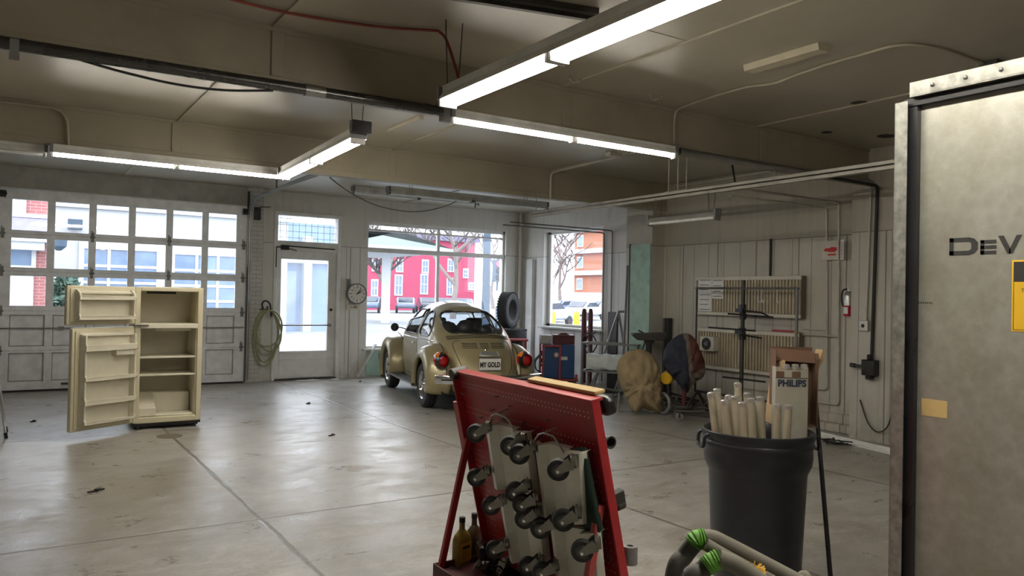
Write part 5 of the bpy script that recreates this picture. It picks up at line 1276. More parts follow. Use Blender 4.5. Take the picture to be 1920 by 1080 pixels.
bottle(888, 1048, 'dark brown oil bottle behind the yellow-labelled one', False)
q = aZ(853, 1064, tray_z); b = MB(); b.lathe([(.012, 0), (.028, 0), (.028, .004), (.012, .004)], q, n=20, closed=True, cap=False); solo('washer', b, 'steel', 'flat steel washer on the tray before the amber bottle', 'washer')
cc = [(905, 1062, .05), (925, 1068, .045), (948, 1074, .05), (962, 1070, .045), (915, 1080, .04), (940, 1088, .045)]
for i, (px, py, r) in enumerate(cc):
    q = aZ(px, py, tray_z) + V((0, 0, r)); t = thing('castor', ('rusty loose caster nearest the bottles on the tray', 'rusty loose caster second from the bottles', 'rusty loose caster in the middle of the tray pile', 'rusty loose caster at the right of the tray pile', 'front left loose caster in the tray pile', 'front right loose caster in the tray pile')[i], 'caster', (q.x, q.y, tray_z), group='loose casters on the tray')
    caster_parts(t, q, (math.cos(i * 1.3), math.sin(i * 1.3), .2), (.2, .1, 1) if i % 2 else (math.sin(i), .5, .6), r * .8, .03)
# ------------------------------------------------------------------ things along the right wall
def blob(m, c, rad, R=None, folds=.05, seed=0, nu=56, nv=30, taper=0.0, mats=None):
    """draped cover: lens-shaped body with folds, drawn in towards its foot"""
    c = V(c)
    def fn(u, v):
        a, q = 2 * PI * u, PI * v
        d = V((math.sin(q) * math.cos(a), math.sin(q) * math.sin(a), math.cos(q)))
        k = 1 + folds * noise.noise(V((d.x * 2.2 + seed, d.y * 2.2, d.z * 1.2))) * 2 + folds * .9 * math.sin(a * 7 + d.z * 5 + seed) * max(0, .35 - d.z)
        if d.z < 0: k *= 1 - taper * d.z * d.z
        p = V((d.x * rad[0] * k, d.y * rad[1] * k, d.z * rad[2] * (1 + .25 * folds * math.sin(a * 5))))
        return c + (R @ p if R else p)
    g = m.grid(fn, nu, nv, cu=True)
    return fn
# tan covered drum fan
fc = V((7.36, 8.08, .46))
tf = thing('drum_fan', 'wheeled drum fan draped in a dirty tan canvas cover', 'fan', (fc.x, fc.y, 0))
RV = Matrix((R0, F0, Z0)).transposed()
def drape(m, outline, D, thick, seed, nu=110, nv=40):
    ps = [at_d(x, y, D) for x, y in outline]; c = sum(ps, V()) / len(ps)
    P2 = [((p - c).dot(R0), (p - c).z) for p in ps]
    cl = curve([V((x, z, 0)) for x, z in P2 + P2[:1]], 10)[:-1]
    an = sorted((math.atan2(p.y, p.x) % (2 * PI), p.length) for p in cl)
    A_, R_ = [a for a, r in an], [r for a, r in an]
    def fn(u, v):
        a, q = 2 * PI * u, PI * v
        r = float(np.interp(a, [A_[-1] - 2 * PI] + A_ + [A_[0] + 2 * PI], [R_[-1]] + R_ + [R_[0]])); sq = math.sin(q)
        low = max(0, -math.sin(a)) * .8 + .2
        f = .055 * low * sq * sq * math.sin(a * 11 + 2.2 * math.sin(a * 3 + seed) + seed) + .05 * sq * noise.noise(V((math.cos(a) * sq * 3 + seed, math.sin(a) * sq * 3, q)))
        k = .06 * noise.noise(V((math.cos(a) * sq * 5, math.sin(a) * sq * 5 + seed, q * 2)))
        return c + R0 * math.cos(a) * r * sq + Z0 * math.sin(a) * r * sq - F0 * (math.cos(q) * thick * (1 + k * 3) + (f if q < PI / 2 else -f))
    m.grid(fn, nu, nv, cu=True); return c
TAN_OUT = [(1156, 690), (1162, 672), (1180, 658), (1205, 655), (1225, 667), (1236, 690), (1239, 720), (1241, 748), (1236, 771), (1222, 770), (1205, 765), (1191, 772), (1182, 765), (1171, 740), (1160, 712)]
b = MB(); drape(b, TAN_OUT, 10.72, .20, 2); part('canvas_cover', b, 'tan', tf, ang=80)
b = MB()
for s in (-.28, .28): b.tube([fc + R0 * s + F0 * -.05 + Z0 * -.43, fc + R0 * s * .9 + F0 * .1 + Z0 * -.2], .014, 8)
b.tube([fc - R0 * .28 + F0 * -.05 - Z0 * .43, fc + R0 * .28 + F0 * -.05 - Z0 * .43], .014, 8); part('stand', b, 'greysteel', tf)
for s in (.29, .05):
    w_ = MB(); cc = aZ(1243, 777, .0); cc = V((cc.x, cc.y, .155)) if s > .1 else V((cc.x + .18, cc.y + .42, .155)); ax = (R0 * .85 + F0 * .5).normalized()
    w_.lathe([(.115, -.022), (.14, -.024), (.153, -.012), (.153, .012), (.14, .024), (.115, .022)], cc, ax, 28, cap=False, closed=True); wh = part('wheel', w_, 'greysteel', tf)
    w_ = MB(); w_.lathe([(.001, -.02), (.03, -.02), (.03, .02), (.001, .02)], cc, ax, 14); u_ = ax.orthogonal().normalized(); v_ = ax.cross(u_)
    for k in range(6): d = u_ * math.cos(k * PI / 3) + v_ * math.sin(k * PI / 3); w_.bar(cc, cc + d * .12, .014, .006, ax)
    part('hub_spokes', w_, 'steel', wh)
# navy and rust covered fan on its stand
nc = V((7.66, 7.46, .735))
nf = thing('pedestal_fan', 'tilted pedestal fan under a navy and rust-red patched cover', 'fan', (nc.x, nc.y, 0))
m_ = MB(); RN = RV @ Matrix.Rotation(math.radians(12), 3, 'Y') @ Matrix.Rotation(math.radians(28), 3, 'Z')
NAVY_OUT = [(1243, 680), (1247, 655), (1262, 635), (1283, 625), (1300, 632), (1312, 655), (1321, 680), (1319, 705), (1306, 714), (1296, 722), (1288, 737), (1280, 728), (1262, 708), (1250, 695)]
nc = drape(m_, NAVY_OUT, 10.6, .17, 9)
for f in m_.bm.faces:
    p = f.calc_center_median() - nc; px_ = p.dot(R0) + .10 * p.z
    f.material_index = 0 if px_ < .015 else (2 if p.z > -.10 + .5 * (px_ - .1) and px_ > .07 else 1)
part('patched_cover', m_, ['navy', 'greycloth', 'rustcloth'], nf, ang=80)
b = MB(); b.cyl((nc.x, nc.y, .05), (nc.x, nc.y, .45), .03, n=12); part('post', b, 'maroon', nf)
b = MB()
for k in range(4):
    d = V((math.cos(k * PI / 2 + .5), math.sin(k * PI / 2 + .5), 0)); b.bar(V((nc.x, nc.y, .06)), V((nc.x, nc.y, .025)) + d * .36, .04, .03)
part('foot_frame', b, 'darksteel', nf)
q = at_d(1254, 705, 10.75); 
b = MB(); b.lathe([(.001, -.13), (.07, -.13), (.088, -.11), (.088, .09), (.07, .12), (.03, .13), (.001, .13)], q, (R0 * .5 + F0 * .8 + Z0 * .25).normalized(), 24); part('fan_motor', b, 'yellow', nf, label='yellow motor')
b = MB(); b.tube([q - Z0 * .07, q - Z0 * .3, V((nc.x, nc.y, .12))], .02, 8); part('motor_arm', b, 'darksteel', nf)
# low wheeled frames on the floor
def low_frame(name, label, c, rz, lx, ly, wheels=.05):
    t = thing(name, label, 'dolly', (c[0], c[1], 0), rz)
    z = wheels * 2 + .02
    b = MB()
    for y in (-ly / 2, ly / 2): b.tube([(-lx / 2, y, z), (lx / 2, y, z)], .018, 8)
    for x in (-lx / 2, 0, lx / 2): b.tube([(x, -ly / 2, z), (x, ly / 2, z)], .018, 8)
    b.tube([(-lx / 2, -ly / 2, z), (0, 0, z + .10), (lx / 2, ly / 2, z)], .014, 8); part('frame', b, 'darksteel', t, local=True)
    for x in (-lx / 2 + .06, lx / 2 - .06):
        for y in (-ly / 2, ly / 2):
            b = MB(); b.lathe([(.01, -.018), (wheels * .7, -.018), (wheels, -.012), (wheels, .012), (wheels * .7, .018), (.01, .018)], (x, y, wheels), (0, 1, 0), 20); w_ = part('wheel', b, 'greysteel', t, local=True)
            b = MB(); b.bb((x - .012, y - .026, wheels * .8), (x + .012, y + .026, z)); part('fork', b, 'darksteel', t, local=True)
    return t
low_frame('floor_dolly', 'low grey wheeled frame on the floor left of the tan covered fan', (7.38, 9.35), -.95, 1.15, .42, .06)
low_frame('floor_dolly', 'low dark wheeled frame between the navy covered fan and the radiators', (7.80, 7.15), -.75, .95, .40, .055)
low_frame('floor_dolly', 'low dark wheeled frame nearest the radiator wall behind the navy fan', (8.15, 8.3), -1.2, .8, .30, .05)
# wheeled stock frame with the white wrapped roll
a, e = V((7.70, 9.78, 0)), V((8.22, 9.05, 0)); d = (e - a).normalized(); s = V((d.y, -d.x, 0)) * .36; 
sf = thing('stock_frame', 'grey tubular stock rack on the floor holding a white wrapped roll', 'rack', (a + e) / 2)
b = MB()
for p in (a, e):
    for k in (0, 1): q = p - s * k; b.bar(q + Z0 * .02, q + Z0 * .86, .03, .03)
for z in (.86, .42, .10):
    b.bar(a + Z0 * z, e + Z0 * z, .03, .03); b.bar(a - s + Z0 * z, e - s + Z0 * z, .03, .03)
    for p in (a, e): b.bar(p + Z0 * z, p - s + Z0 * z, .03, .03)
part('tube_frame', b, 'greysteel', sf)
b = MB(); b.bar(a + d * .25 + Z0 * .40, a + d * .05 + Z0 * .02 , .025, .025); part('diagonal_brace', b, 'greysteel', sf)
b = MB(); b.bar(a + d * .62 + Z0 * .40, a + d * .5 + Z0 * .02, .025, .025); part('diagonal_brace', b, 'greysteel', sf)
b = MB()
def roll(u, v):
    a_ = 2 * PI * u; k = 1 + .05 * math.sin(a_ * 5 + v * 9) ; ex = .45
    y = .13 * math.copysign(abs(math.cos(a_)) ** ex, math.cos(a_)) * k; z = .125 * math.copysign(abs(math.sin(a_)) ** ex, math.sin(a_)) * k
    return a + d * (.05 + .72 * v) - s * .5 + s.normalized() * y + Z0 * (.56 + z + .01 * math.sin(v * 20))
g = b.grid(roll, 28, 14, cu=True); b._f([r[0] for r in g]); b._f([r[-1] for r in g][::-1])
solo('wrapped_roll', b, mat('crumpled_white_plastic', (.66, .71, .74), .35, bump=.5, bscale=18), 'white plastic-wrapped roll lying in the grey stock rack', 'roll', ang=60)
# blue welder on its red cart
wc = V((8.36, 11.32, 0)); wl = thing('welding_machine', 'blue welding machine with a pale control face on a red cart', 'welder', wc, math.radians(-30))
b = MB(); b.bb((-.27, -.22, .14), (.27, .30, .74)); part('case', b, 'blue', wl, local=True, bevel=.012)
b = MB(); b.bb((-.285, -.20, .19), (-.268, .28, .68)); cfp = part('control_face', b, mat('pale_blue_control_panel', (.42, .52, .62), .4), wl, local=True, bevel=.004)
for y, z, r in ((-.08, .56, .03), (.10, .58, .03), (.0, .44, .04), (.15, .40, .02), (-.1, .36, .022)):
    b = MB(); b.cyl((-.285, y, z), (-.32, y, z), r, n=14); part('control_knob', b, 'blackgloss', cfp, local=True)
b = MB(); b.lathe([(.001, 0), (.045, 0), (.045, .003), (.001, .003)], (-.06, -.222, .56), (0, -1, 0), 24); b.bb((.0, -.2235, .47), (.14, -.219, .53)); part('badge', b, 'paper', wl, local=True)
b = MB(); b.lathe([(.034, .003), (.042, .003), (.042, .0045), (.034, .0045)], (-.06, -.222, .56), (0, -1, 0), 24, closed=True, cap=False); part('badge_ring', b, 'redink', wl, local=True)
b = MB()
for x in (-.30, .0): b.bb((x - .018, -.29, .10), (x + .018, -.25, .74))
for x in (-.30, .30): b.bb((x - .018, .32, .10), (x + .018, .36, .74))
b.bb((-.32, -.29, .10), (.33, .36, .14)); b.bb((-.32, -.29, .70), (.02, -.25, .738)); b.bb((.28, -.29, .10), (.32, -.25, .22)); part('cart_frame', b, 'redframe', wl, local=True, bevel=.004)
for x in (-.26, .26):
    for y in (-.26, .32):
        b = MB(); b.lathe([(.001, -.02), (.045, -.02), (.05, -.012), (.05, .012), (.045, .02), (.001, .02)], (x, y, .05), (0, 1, 0), 18); b.bb((x - .015, y - .03, .05), (x + .015, y + .03, .11)); part('cart_wheel', b, 'black', wl, local=True)
for k in range(3):
    b = MB(); b.tube(curve([(-.32, -.05 + .08 * k, .55), (-.42, -.08 + .1 * k, .42), (-.40, -.1 + .06 * k, .28), (-.30, .0 + .05 * k, .22)], 8), .011, 6); part('cable', b, 'black', wl, local=True)
b = MB(); b.bb((-.1, -.10, .74), (.28, .14, .91)); b.bb((-.11, -.11, .865), (.29, .15, .875)); b.prism([(-.02, .91), (.04, .945), (.14, .945), (.2, .91)], (0, -.02, 0), (1, 0, 0), (0, 0, 1), (0, .02, 0)); b.bm.transform(Matrix.Translation(wc) @ Matrix.Rotation(math.radians(-30), 4, 'Z'))
solo('toolbox', b, 'maroon', 'dark red toolbox sitting on top of the blue welding machine', 'toolbox', bevel=.008)
b = MB(); b.bb((-.34, -.10, .742), (-.13, .16, .90)); b.bm.transform(Matrix.Translation(wc) @ Matrix.Rotation(math.radians(-30), 4, 'Z'))
solo('wire_feeder', b, 'steel', 'grey wire feeder box on the welding machine left of the red toolbox', 'machine', bevel=.008)
# red side table behind the car
rt = thing('metal_table', 'red metal side table standing between the car and the welding machine', 'table', (7.67, 11.82, 0))
b = MB(); b.bar((7.42, 11.98, .80), (7.92, 11.66, .80), .42, .03); part('table_top', b, 'redframe', rt, bevel=.004)
for p in ((7.40, 11.78), (7.78, 11.53), (7.60, 12.1), (7.96, 11.85)):
    b = MB(); b.bar((p[0], p[1], 0), (p[0], p[1], .79), .03, .03); part('leg', b, 'redframe', rt)
# tyres
def tyre(name, label, c, ax, group, r=.365, w=.235):
    b = MB(); c, ax = V(c), V(ax).normalized(); h = w / 2
    prof = [(r * .58, -h * .80), (r * .64, -h * .92), (r * .82, -h), (r * .94, -h * .86), (r * .985, -h * .72)]
    n = 5
    for k in range(n):
        x0, x1 = -h * .70 + k * h * 1.4 / n + .006, -h * .70 + (k + 1) * h * 1.4 / n - .006
        prof += [(r - .012, x0 - .005), (r, x0), (r, x1), (r - .012, x1 + .005)]
    prof += [(r * .985, h * .72), (r * .94, h * .86), (r * .82, h), (r * .64, h * .92), (r * .58, h * .80), (r * .56, 0)]
    b.lathe(prof, c, ax, 56, closed=True, cap=False)
    u = ax.orthogonal().normalized(); v = ax.cross(u)
    for k in range(36):
        a = 2 * PI * k / 36; dd = u * math.cos(a) + v * math.sin(a); tt = ax.cross(dd)
        for sg in (-1, 1): b.box(c + dd * (r - .012) + ax * sg * h * .80, (.030, .016, .03), Matrix((ax, tt, dd)).transposed())
    return solo(name, b, 'tyre', label, 'tyre', group, ang=30)
tc_ = (8.42, 13.12)
for k in range(4): tyre('tyre', ('bottom tyre of the stack behind the car', 'second tyre up in the stack behind the car', 'third tyre up in the stack behind the car', 'top flat tyre of the stack, just under the upright tyre')[k], (tc_[0] + .01 * (-1) ** k, tc_[1] + .015 * k * (-1) ** k, .118 + .236 * k), (0, 0, 1), 'stacked tyres')
tyre('tyre', 'upright tyre standing on the tyre stack in front of the shop window corner', (tc_[0], tc_[1], .946 + .365), (.56, -.83, 0), 'stacked tyres')
# maroon bars, dark plank, green board, thin pole
for i, (x, y, r) in enumerate(((9.02, 11.42, .05), (9.06, 11.28, .045))):
    b = MB(); b.lathe([(r, 0), (r, 1.30), (r * .8, 1.37), (.02, 1.39), (.001, 1.39)], (x, y, 0), n=18, cap=False); solo('steel_post', b, 'maroon', ('left dark maroon post leaning before the side window', 'right dark maroon post leaning before the side window')[i], 'post', group='maroon posts')
p, q = V((9.06, 10.62, 0)), V((9.06, 10.42, 0))
b = MB(); b.bb((8.92, 10.45, 0), (9.0, 10.62, 1.35)); b.bb((8.92, 10.38, 0), (8.96, 10.45, 1.35)); solo('steel_channel', b, 'darksteel', 'dark steel channel standing between the side window and the mint board', 'channel')
b = MB(); b.tube(curve([(8.98, 11.15, .62), (8.9, 11.3, .8), (8.9, 11.1, .95), (8.95, 10.95, .75), (8.9, 11.1, .55), (8.95, 11.3, .70), (8.9, 11.15, .9)], 8), .012, 6); b.tube([(8.95, 11.15, .9), (9.1, 11.17, .96)], .012, 6); solo('cable_coil', b, 'black', 'coil of black cable hanging on the maroon posts', 'cable')
b = MB(); b.bb((8.305, 8.905, .01), (8.335, 9.36, 2.45)); solo('mint_board', b, 'mint', 'tall flaking mint-green board standing against the white side of the far pilaster', 'board')
b = MB(); b.bb((8.30, 9.362, .01), (8.338, 9.385, 2.46)); solo('board_edge_strip', b, 'black', 'narrow black strip standing along the left edge of the mint board', 'strip')
b = MB(); b.cyl((8.25, 9.45, 0), (8.31, 9.43, 2.12), .018, n=10); solo('metal_pole', b, 'greysteel', 'thin grey pole leaning left of the mint board', 'pole')
# tubular A-frame
af = thing('trestle_frame', 'grey tubular A-frame trestle in front of the mint board', 'trestle', (8.55, 9.7, 0))
t0, t1 = V((8.50, 9.85, 1.37)), V((8.60, 9.25, 1.39))
b = MB(); b.tube([t0, t1], .02, 8); part('top_bar', b, 'steel', af)
for p, e in ((t0, (8.28, 10.25, 0)), (t0, (8.75, 9.75, 0)), (t1, (8.42, 9.45, 0)), (t1, (8.85, 9.15 + .1, 0))):
    b = MB(); b.tube([p, e], .02, 8); part('leg', b, 'steel', af)
# pedestal with trough
pd = thing('pedestal_vice', 'dark steel pedestal carrying a wide trough-shaped head', 'pedestal', (7.98, 8.55, 0))
b = MB(); b.lathe([(.16, 0), (.16, .02), (.05, .05), (.045, .9), (.07, .95), (.001, .95)], (7.98, 8.55, 0), n=20, cap=False); part('post', b, 'darksteel', pd)
b = MB(); b.prism([(-.25, .10), (-.25, .07), (-.17, .0), (.19, .0), (.24, .06), (.24, .12)], V((7.98, 8.55, .975)) - F0 * .11, R0, Z0, F0 * .22); b.box(V((7.98, 8.55, .955)), (.14, .1, .04), RV); part('trough', b, 'darksteel', pd, bevel=.004)
b = MB(); b.bar(V((7.98, 8.55, 1.08)) - R0 * .08, V((7.98, 8.55, 1.12)) - R0 * .16, .02, .02); b.tube([V((7.98, 8.55, .95)) - R0 * .06, V((7.98, 8.55, .80)) - R0 * .10, V((7.98, 8.55, .72)) - R0 * .05], .012, 6); part('lever', b, 'black', pd)
b = MB(); b.cyl(V((8.30, 8.28, .93)) - R0 * .08, V((8.30, 8.28, .95)) + R0 * .10, .055, n=18); b.cyl((8.30, 8.28, 0), (8.30, 8.28, .9), .02, n=8); b.lathe([(.12, 0), (.12, .02), (.02, .03), (.001, .03)], (8.30, 8.28, 0), n=16); solo('roller_stand', b, 'alu', 'bright metal roller on a thin stand right of the pedestal trough', 'stand')
b = MB(); b.bb((8.48, 8.66, 0), (8.56, 8.76, 1.30)); b.bb((8.40, 8.66, 0), (8.44, 8.70, 1.30)); b.bb((8.40, 8.68, .3), (8.56, 8.72, .34)); solo('steel_upright', b, 'darksteel', 'dark steel upright standing in the corner by the far pilaster', 'upright')
# ------------------------------------------------------------------ panel stand in front of the radiators
XS = 8.18
st = thing('panel_stand', 'tall steel panel stand with a centre mast and folding arms before the radiators', 'stand', (XS, 6.98, 0))
b = MB(); b.tube([(XS, 7.80, .30), (XS, 7.80, 1.755)], .014, 8); part('side_post', b, 'darksteel', st)
b = MB(); b.tube([(XS, 6.13, .30), (XS, 6.13, 1.755)], .02, 8); part('side_post', b, 'greysteel', st)
b = MB(); b.tube([(XS, 7.82, 1.755), (XS, 6.10, 1.755)], .016, 8); part('cross_bar', b, 'steel', st)
b = MB(); b.tube([(XS, 6.98, .06), (XS, 6.97, 1.86)], .028, 12); part('mast', b, 'darksteel', st)
b = MB()
b.bm.free()
for z, h_ in ((1.44, .20), (1.15, .16)):
    b = MB(); b.cyl((XS, 6.975, z - h_ / 2), (XS, 6.975, z + h_ / 2), .046, n=14); b.box((XS - .05, 6.975, z + .02), (.06, .12, .05)); part('clamp_collar', b, 'blackgloss', st)
for a, e in (((6.97, 1.46), (6.62, 1.44)), ((6.62, 1.44), (6.48, 1.38)), ((7.18, 1.41), (6.45, 1.385)), ((7.52, 1.21), (6.72, 1.20)), ((6.97, 1.14), (6.62, 1.11)), ((7.25, .55), (6.55, .555))):
    b = MB(); b.tube([(XS - .05, a[0], a[1]), (XS - .05, e[0], e[1])], .012, 8); part('arm', b, 'blackgloss', st)
for y in (6.72, 6.66, 6.42):
    b = MB(); b.tube(curve([(XS, y, 1.76), (XS, y, 1.60), (XS, y - .03, 1.57), (XS, y - .05, 1.60)], 6), .006, 6); part('hook', b, 'alu', st)
b = MB(); b.bar((XS, 7.80, .30), (XS, 6.13, .30), .03, .03); b.bar((XS, 7.75, .30), (XS - .25, 7.75, .05), .03, .03); b.bar((XS, 6.2, .30), (XS - .25, 6.2, .05), .03, .03); b.bar((XS, 7.75, .30), (XS + .2, 7.75, .05), .03, .03); b.bar((XS, 6.2, .30), (XS + .2, 6.2, .05), .03, .03); b.bar((XS, 6.98, .31), (XS, 6.98, .05), .05, .05); part('base_frame', b, 'darksteel', st)
for y in (7.75, 6.2):
    for x in (XS - .25, XS + .2):
        b = MB(); b.lathe([(.001, -.014), (.035, -.014), (.04, 0), (.035, .014), (.001, .014)], (x, y, .04), (0, 1, 0), 16); part('caster', b, 'black', st)
# ------------------------------------------------------------------ radiators and wall fittings
M['radtan'] = mat('tan_radiator_ribs', (.46, .40, .29), .5, dirt=.3, dcol=(.14, .11, .07), dscale=3)
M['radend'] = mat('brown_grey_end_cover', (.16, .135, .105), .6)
M['rad'] = mat('cream_radiator_enamel', (.60, .575, .50), .45, dirt=.3, dcol=(.2, .17, .11), dscale=3)
def radiator(label, y0, y1, z0, z1):
    t = thing('radiator', label, 'radiator', (XR - .06, (y0 + y1) / 2, z0), group='wall radiators')
    b = MB(); x = XR - .115
    b.bb((x + .026, y0, z0 + .03), (x + .04, y1, z1 - .03))
    n = int((y1 - y0 - .08) / .050)
    for k in range(n):
        y = y0 + .04 + (k + .5) * (y1 - y0 - .08) / n; b.bb((x, y - .015, z0 + .05), (x + .03, y + .015, z1 - .05))
    part('ribbed_front', b, 'radtan', t, bevel=.004)
    for za, zb in ((z1 - .05, z1), (z0, z0 + .045)):
        b = MB(); b.bb((x - .004, y0, za), (x + .03, y1, zb)); part('front_rail', b, 'rad', t, bevel=.004)
    b = MB(); b.bb((x, y0, z1 - .012), (XR - .02, y1, z1)); part('top_grille', b, 'rad', t)
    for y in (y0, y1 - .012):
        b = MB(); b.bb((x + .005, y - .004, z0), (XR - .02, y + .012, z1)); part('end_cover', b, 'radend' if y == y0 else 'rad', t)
    b = MB(); b.bb((XR - .05, y0 + .1, z0 + .05), (XR - .01, y1 - .1, z1 - .05)); part('back_panel', b, 'rad', t)
    return t
radiator('upper cream ribbed radiator on the right wall, with paper sheets hung on it', 6.30, 8.12, 1.375, 1.925)
radiator('lower cream ribbed radiator on the right wall, with the small fan box on it', 6.32, 8.12, .60, 1.185)
xr_ = XR - .1165
def sheet(label, px0, py0, px1, py1, lines, m='paper'):
    p, q = aX(px0, py0, xr_), aX(px1, py1, xr_)
    t = thing('paper_sheet', label, 'paper', (xr_, (p.y + q.y) / 2, q.z), group='papers on the radiator')
    b = MB(); b.bb((xr_ - .002, q.y, q.z), (xr_ + .001, p.y, p.z)); part('sheet', b, m, t)
    b = MB()
    for k in range(lines):
        z = p.z - (p.z - q.z) * (k + .6) / lines; w_ = (p.y - q.y) * (.8 - .25 * ((k * 7) % 3) / 3)
        b.bb((xr_ - .003, p.y - .1 * (p.y - q.y) - w_, z - .006), (xr_ - .001, p.y - .1 * (p.y - q.y), z + .006))
    part('printed_lines', b, mat('faded_print', (.22, .24, .26), .8), t)
sheet('long paper notice hanging lowest at the left of the upper radiator', 1310, 520, 1334, 584, 7)
sheet('small curled paper beside the long notice on the upper radiator', 1336, 520, 1356, 560, 4)
fb = thing('fan_heater', 'small beige fan box with a round black grille on the lower radiator', 'heater', (xr_ - .06, aX(1330, 645, xr_).y, aX(1330, 658, xr_).z))
p, q = aX(1317, 630, xr_ - .06), aX(1343, 659, xr_ - .06)
b = MB(); b.bb((xr_ - .12, q.y, q.z), (xr_, p.y, p.z)); part('case', b, 'rad', fb, bevel=.008)
c = V((xr_ - .122, (p.y + q.y) / 2, (p.z + q.z) / 2)); b = MB(); b.lathe([(.001, .0), (.085, .0), (.085, -.004), (.001, -.004)], c, (1, 0, 0), 28); part('grille', b, 'black', fb)
b = MB(); b.lathe([(.075, .002), (.085, .004), (.09, 0), (.085, -.004)], c, (-1, 0, 0), 28, closed=True, cap=False); b.cyl(c, c + V((-.01, 0, 0)), .03, n=14)
for k in range(5): a = k * 2 * PI / 5; b.bar(c + V((-.006, 0, 0)), c + V((-.006, .08 * math.cos(a), .08 * math.sin(a))), .006, .004)
part('fan_guard', b, 'greysteel', fb)
b = MB(); b.bb((xr_ + .01, 6.42, 1.19), (xr_ + .07, 6.75, 1.215)); solo('red_level', b, 'redframe', 'red level lying along the top of the lower radiator', 'level')
b = MB(); b.bb((xr_ + .01, 6.34, 1.19), (xr_ + .06, 6.41, 1.205)); solo('yellow_block', b, 'yellow', 'small yellow block at the near end of the lower radiator top', 'block')
# heating pipes on the wall
def pipe(label, pts, r=.014, m='conduit', name='wall_pipe', group=None): b = MB(); b.tube(pts, r, 8); return solo(name, b, m, label, 'pipe', group)
def bend(pts, r=.06, n=4):
    out = [V(pts[0])]
    for i in range(1, len(pts) - 1):
        a, p, c = V(pts[i - 1]), V(pts[i]), V(pts[i + 1]); u = (a - p).normalized(); v = (c - p).normalized(); s, e = p + u * r, p + v * r
        out += [s * (1 - t / n) ** 2 + p * 2 * (t / n) * (1 - t / n) + e * (t / n) ** 2 for t in range(n + 1)]
    return out + [V(pts[-1])]
xp = XR - .03
pipe('right of two painted pipes running down the right wall past the red sign', bend([(6.80, 5.84, 2.83), (xp, 5.84, 2.83), (xp, 5.80, .33), (xp, 6.6, .33)]), group='right wall pipes')
pipe('left of two painted pipes running down the right wall past the red sign', bend([(6.80, 6.01, 2.77), (xp, 6.01, 2.77), (xp, 5.96, .50), (xp, 6.6, .50)]), group='right wall pipes')
pipe('thin pipe running level from the lower radiator to the wall pipes', bend([(xp, 6.32, 1.24), (xp, 5.99, 1.24)]), .009); pipe('short level pipe just below the thin radiator pipe', [(xp - .02, 6.36, 1.17), (xp - .02, 5.82, 1.17)], .010)
pipe('black pipe dropping from the panel top to the upper radiator', [(xp + .01, 6.86, 2.43), (xp + .01, 6.86, 1.93)], .016, 'black')
xw = XW - .025
pipe('left of two grey pipes beside the tall side window', bend([(7.0, 11.13, 2.80), (xw, 11.13, 2.80), (xw, 11.13, .05)]), .012, 'greysteel', group='side window pipes')
pipe('right of two grey pipes beside the tall side window', bend([(7.0, 10.90, 2.83), (xw, 10.90, 2.83), (xw, 10.90, .05)]), .012, 'greysteel', group='side window pipes')
# red and white extinguisher sign
sg = thing('wall_sign', 'red and white folded fire sign high on the right wall above the extinguisher', 'sign', (XR - .03, 5.9, 2.1))
p, q = aX(1542, 452, XR - .045), aX(1572, 487, XR - .045)
b = MB(); b.bb((XR - .05, q.y, q.z), (XR - .044, p.y, p.z)); part('left_leaf', b, mat('aged_white_sign', (.56, .52, .45), .6), sg)
b = MB()
cy, cz = (p.y + q.y) / 2, (p.z + q.z) / 2
b.prism([(-.09, -.01), (-.06, .02), (-.02, .015), (.02, .03), (.09, .025), (.10, -.01), (.06, -.035), (-.02, -.03), (-.05, -.02), (-.09, -.02)], (XR - .0515, cy, cz + .01), (0, -1, 0), (0, 0, 1), (.001, 0, 0)); b.bb((XR - .0515, cy - .08, cz - .065), (XR - .0500, cy + .03, cz - .045)); part('red_hand', b, 'redink', sg)
p2, q2 = aX(1577, 450, XR - .045), aX(1588, 487, XR - .045)
b = MB(); b.prism([(p2.y, XR - .05), (q2.y, XR - .11), (q2.y, XR - .115), (p2.y, XR - .055)], (0, 0, q2.z), (0, 1, 0), (1, 0, 0), (0, 0, p2.z - q2.z)); part('right_leaf', b, 'paper', sg)
b = MB()
for k in range(9):
    z = q2.z + .02 + k * (p2.z - q2.z - .04) / 9; y = (p2.y + q2.y) / 2
    b.box((XR - .0855 , y, z + .008), (.003, .035 - .012 * (k % 2), .012), Matrix.Rotation(math.atan2(.06, p2.y - q2.y) * -1 + 0, 3, 'Z'))
part('red_lettering', b, 'redink', sg)
# fire extinguisher
q = aX(1590, 590, XR - .075); ez = 1.425
fe = thing('fire_extinguisher', 'small fire extinguisher with a red lower body hung on the right wall', 'fire extinguisher', (XR - .07, q.y, ez))
b = MB(); b.lathe([(.001, 0), (.05, 0), (.055, .01), (.055, .24), (.045, .275), (.02, .30), (.001, .30)], (XR - .07, q.y, ez), n=24); part('cylinder', b, mat('extinguisher_red', (.42, .02, .03), .3), fe)
b = MB(); b.lathe([(.0556, .13), (.0556, .245), (.0455, .277), (.021, .302), (.02, .30), (.045, .275), (.055, .245), (.055, .13)], (XR - .07, q.y, ez), n=24, cap=False); part('silver_band', b, 'alu', fe, label='bare metal upper body')
b = MB(); b.bb((XR - .128, q.y - .03, ez + .03), (XR - .124, q.y + .025, ez + .11)); part('body_label', b, 'paper', fe)
b = MB(); b.bar((XR - .07, q.y - .01, ez + .32), (XR - .07, q.y - .10, ez + .37), .02, .012); b.bar((XR - .07, q.y - .01, ez + .31), (XR - .07, q.y - .09, ez + .32), .02, .010); b.cyl((XR - .07, q.y, ez + .295), (XR - .07, q.y, ez + .345), .016, n=12); part('valve_handle', b, 'alu', fe)
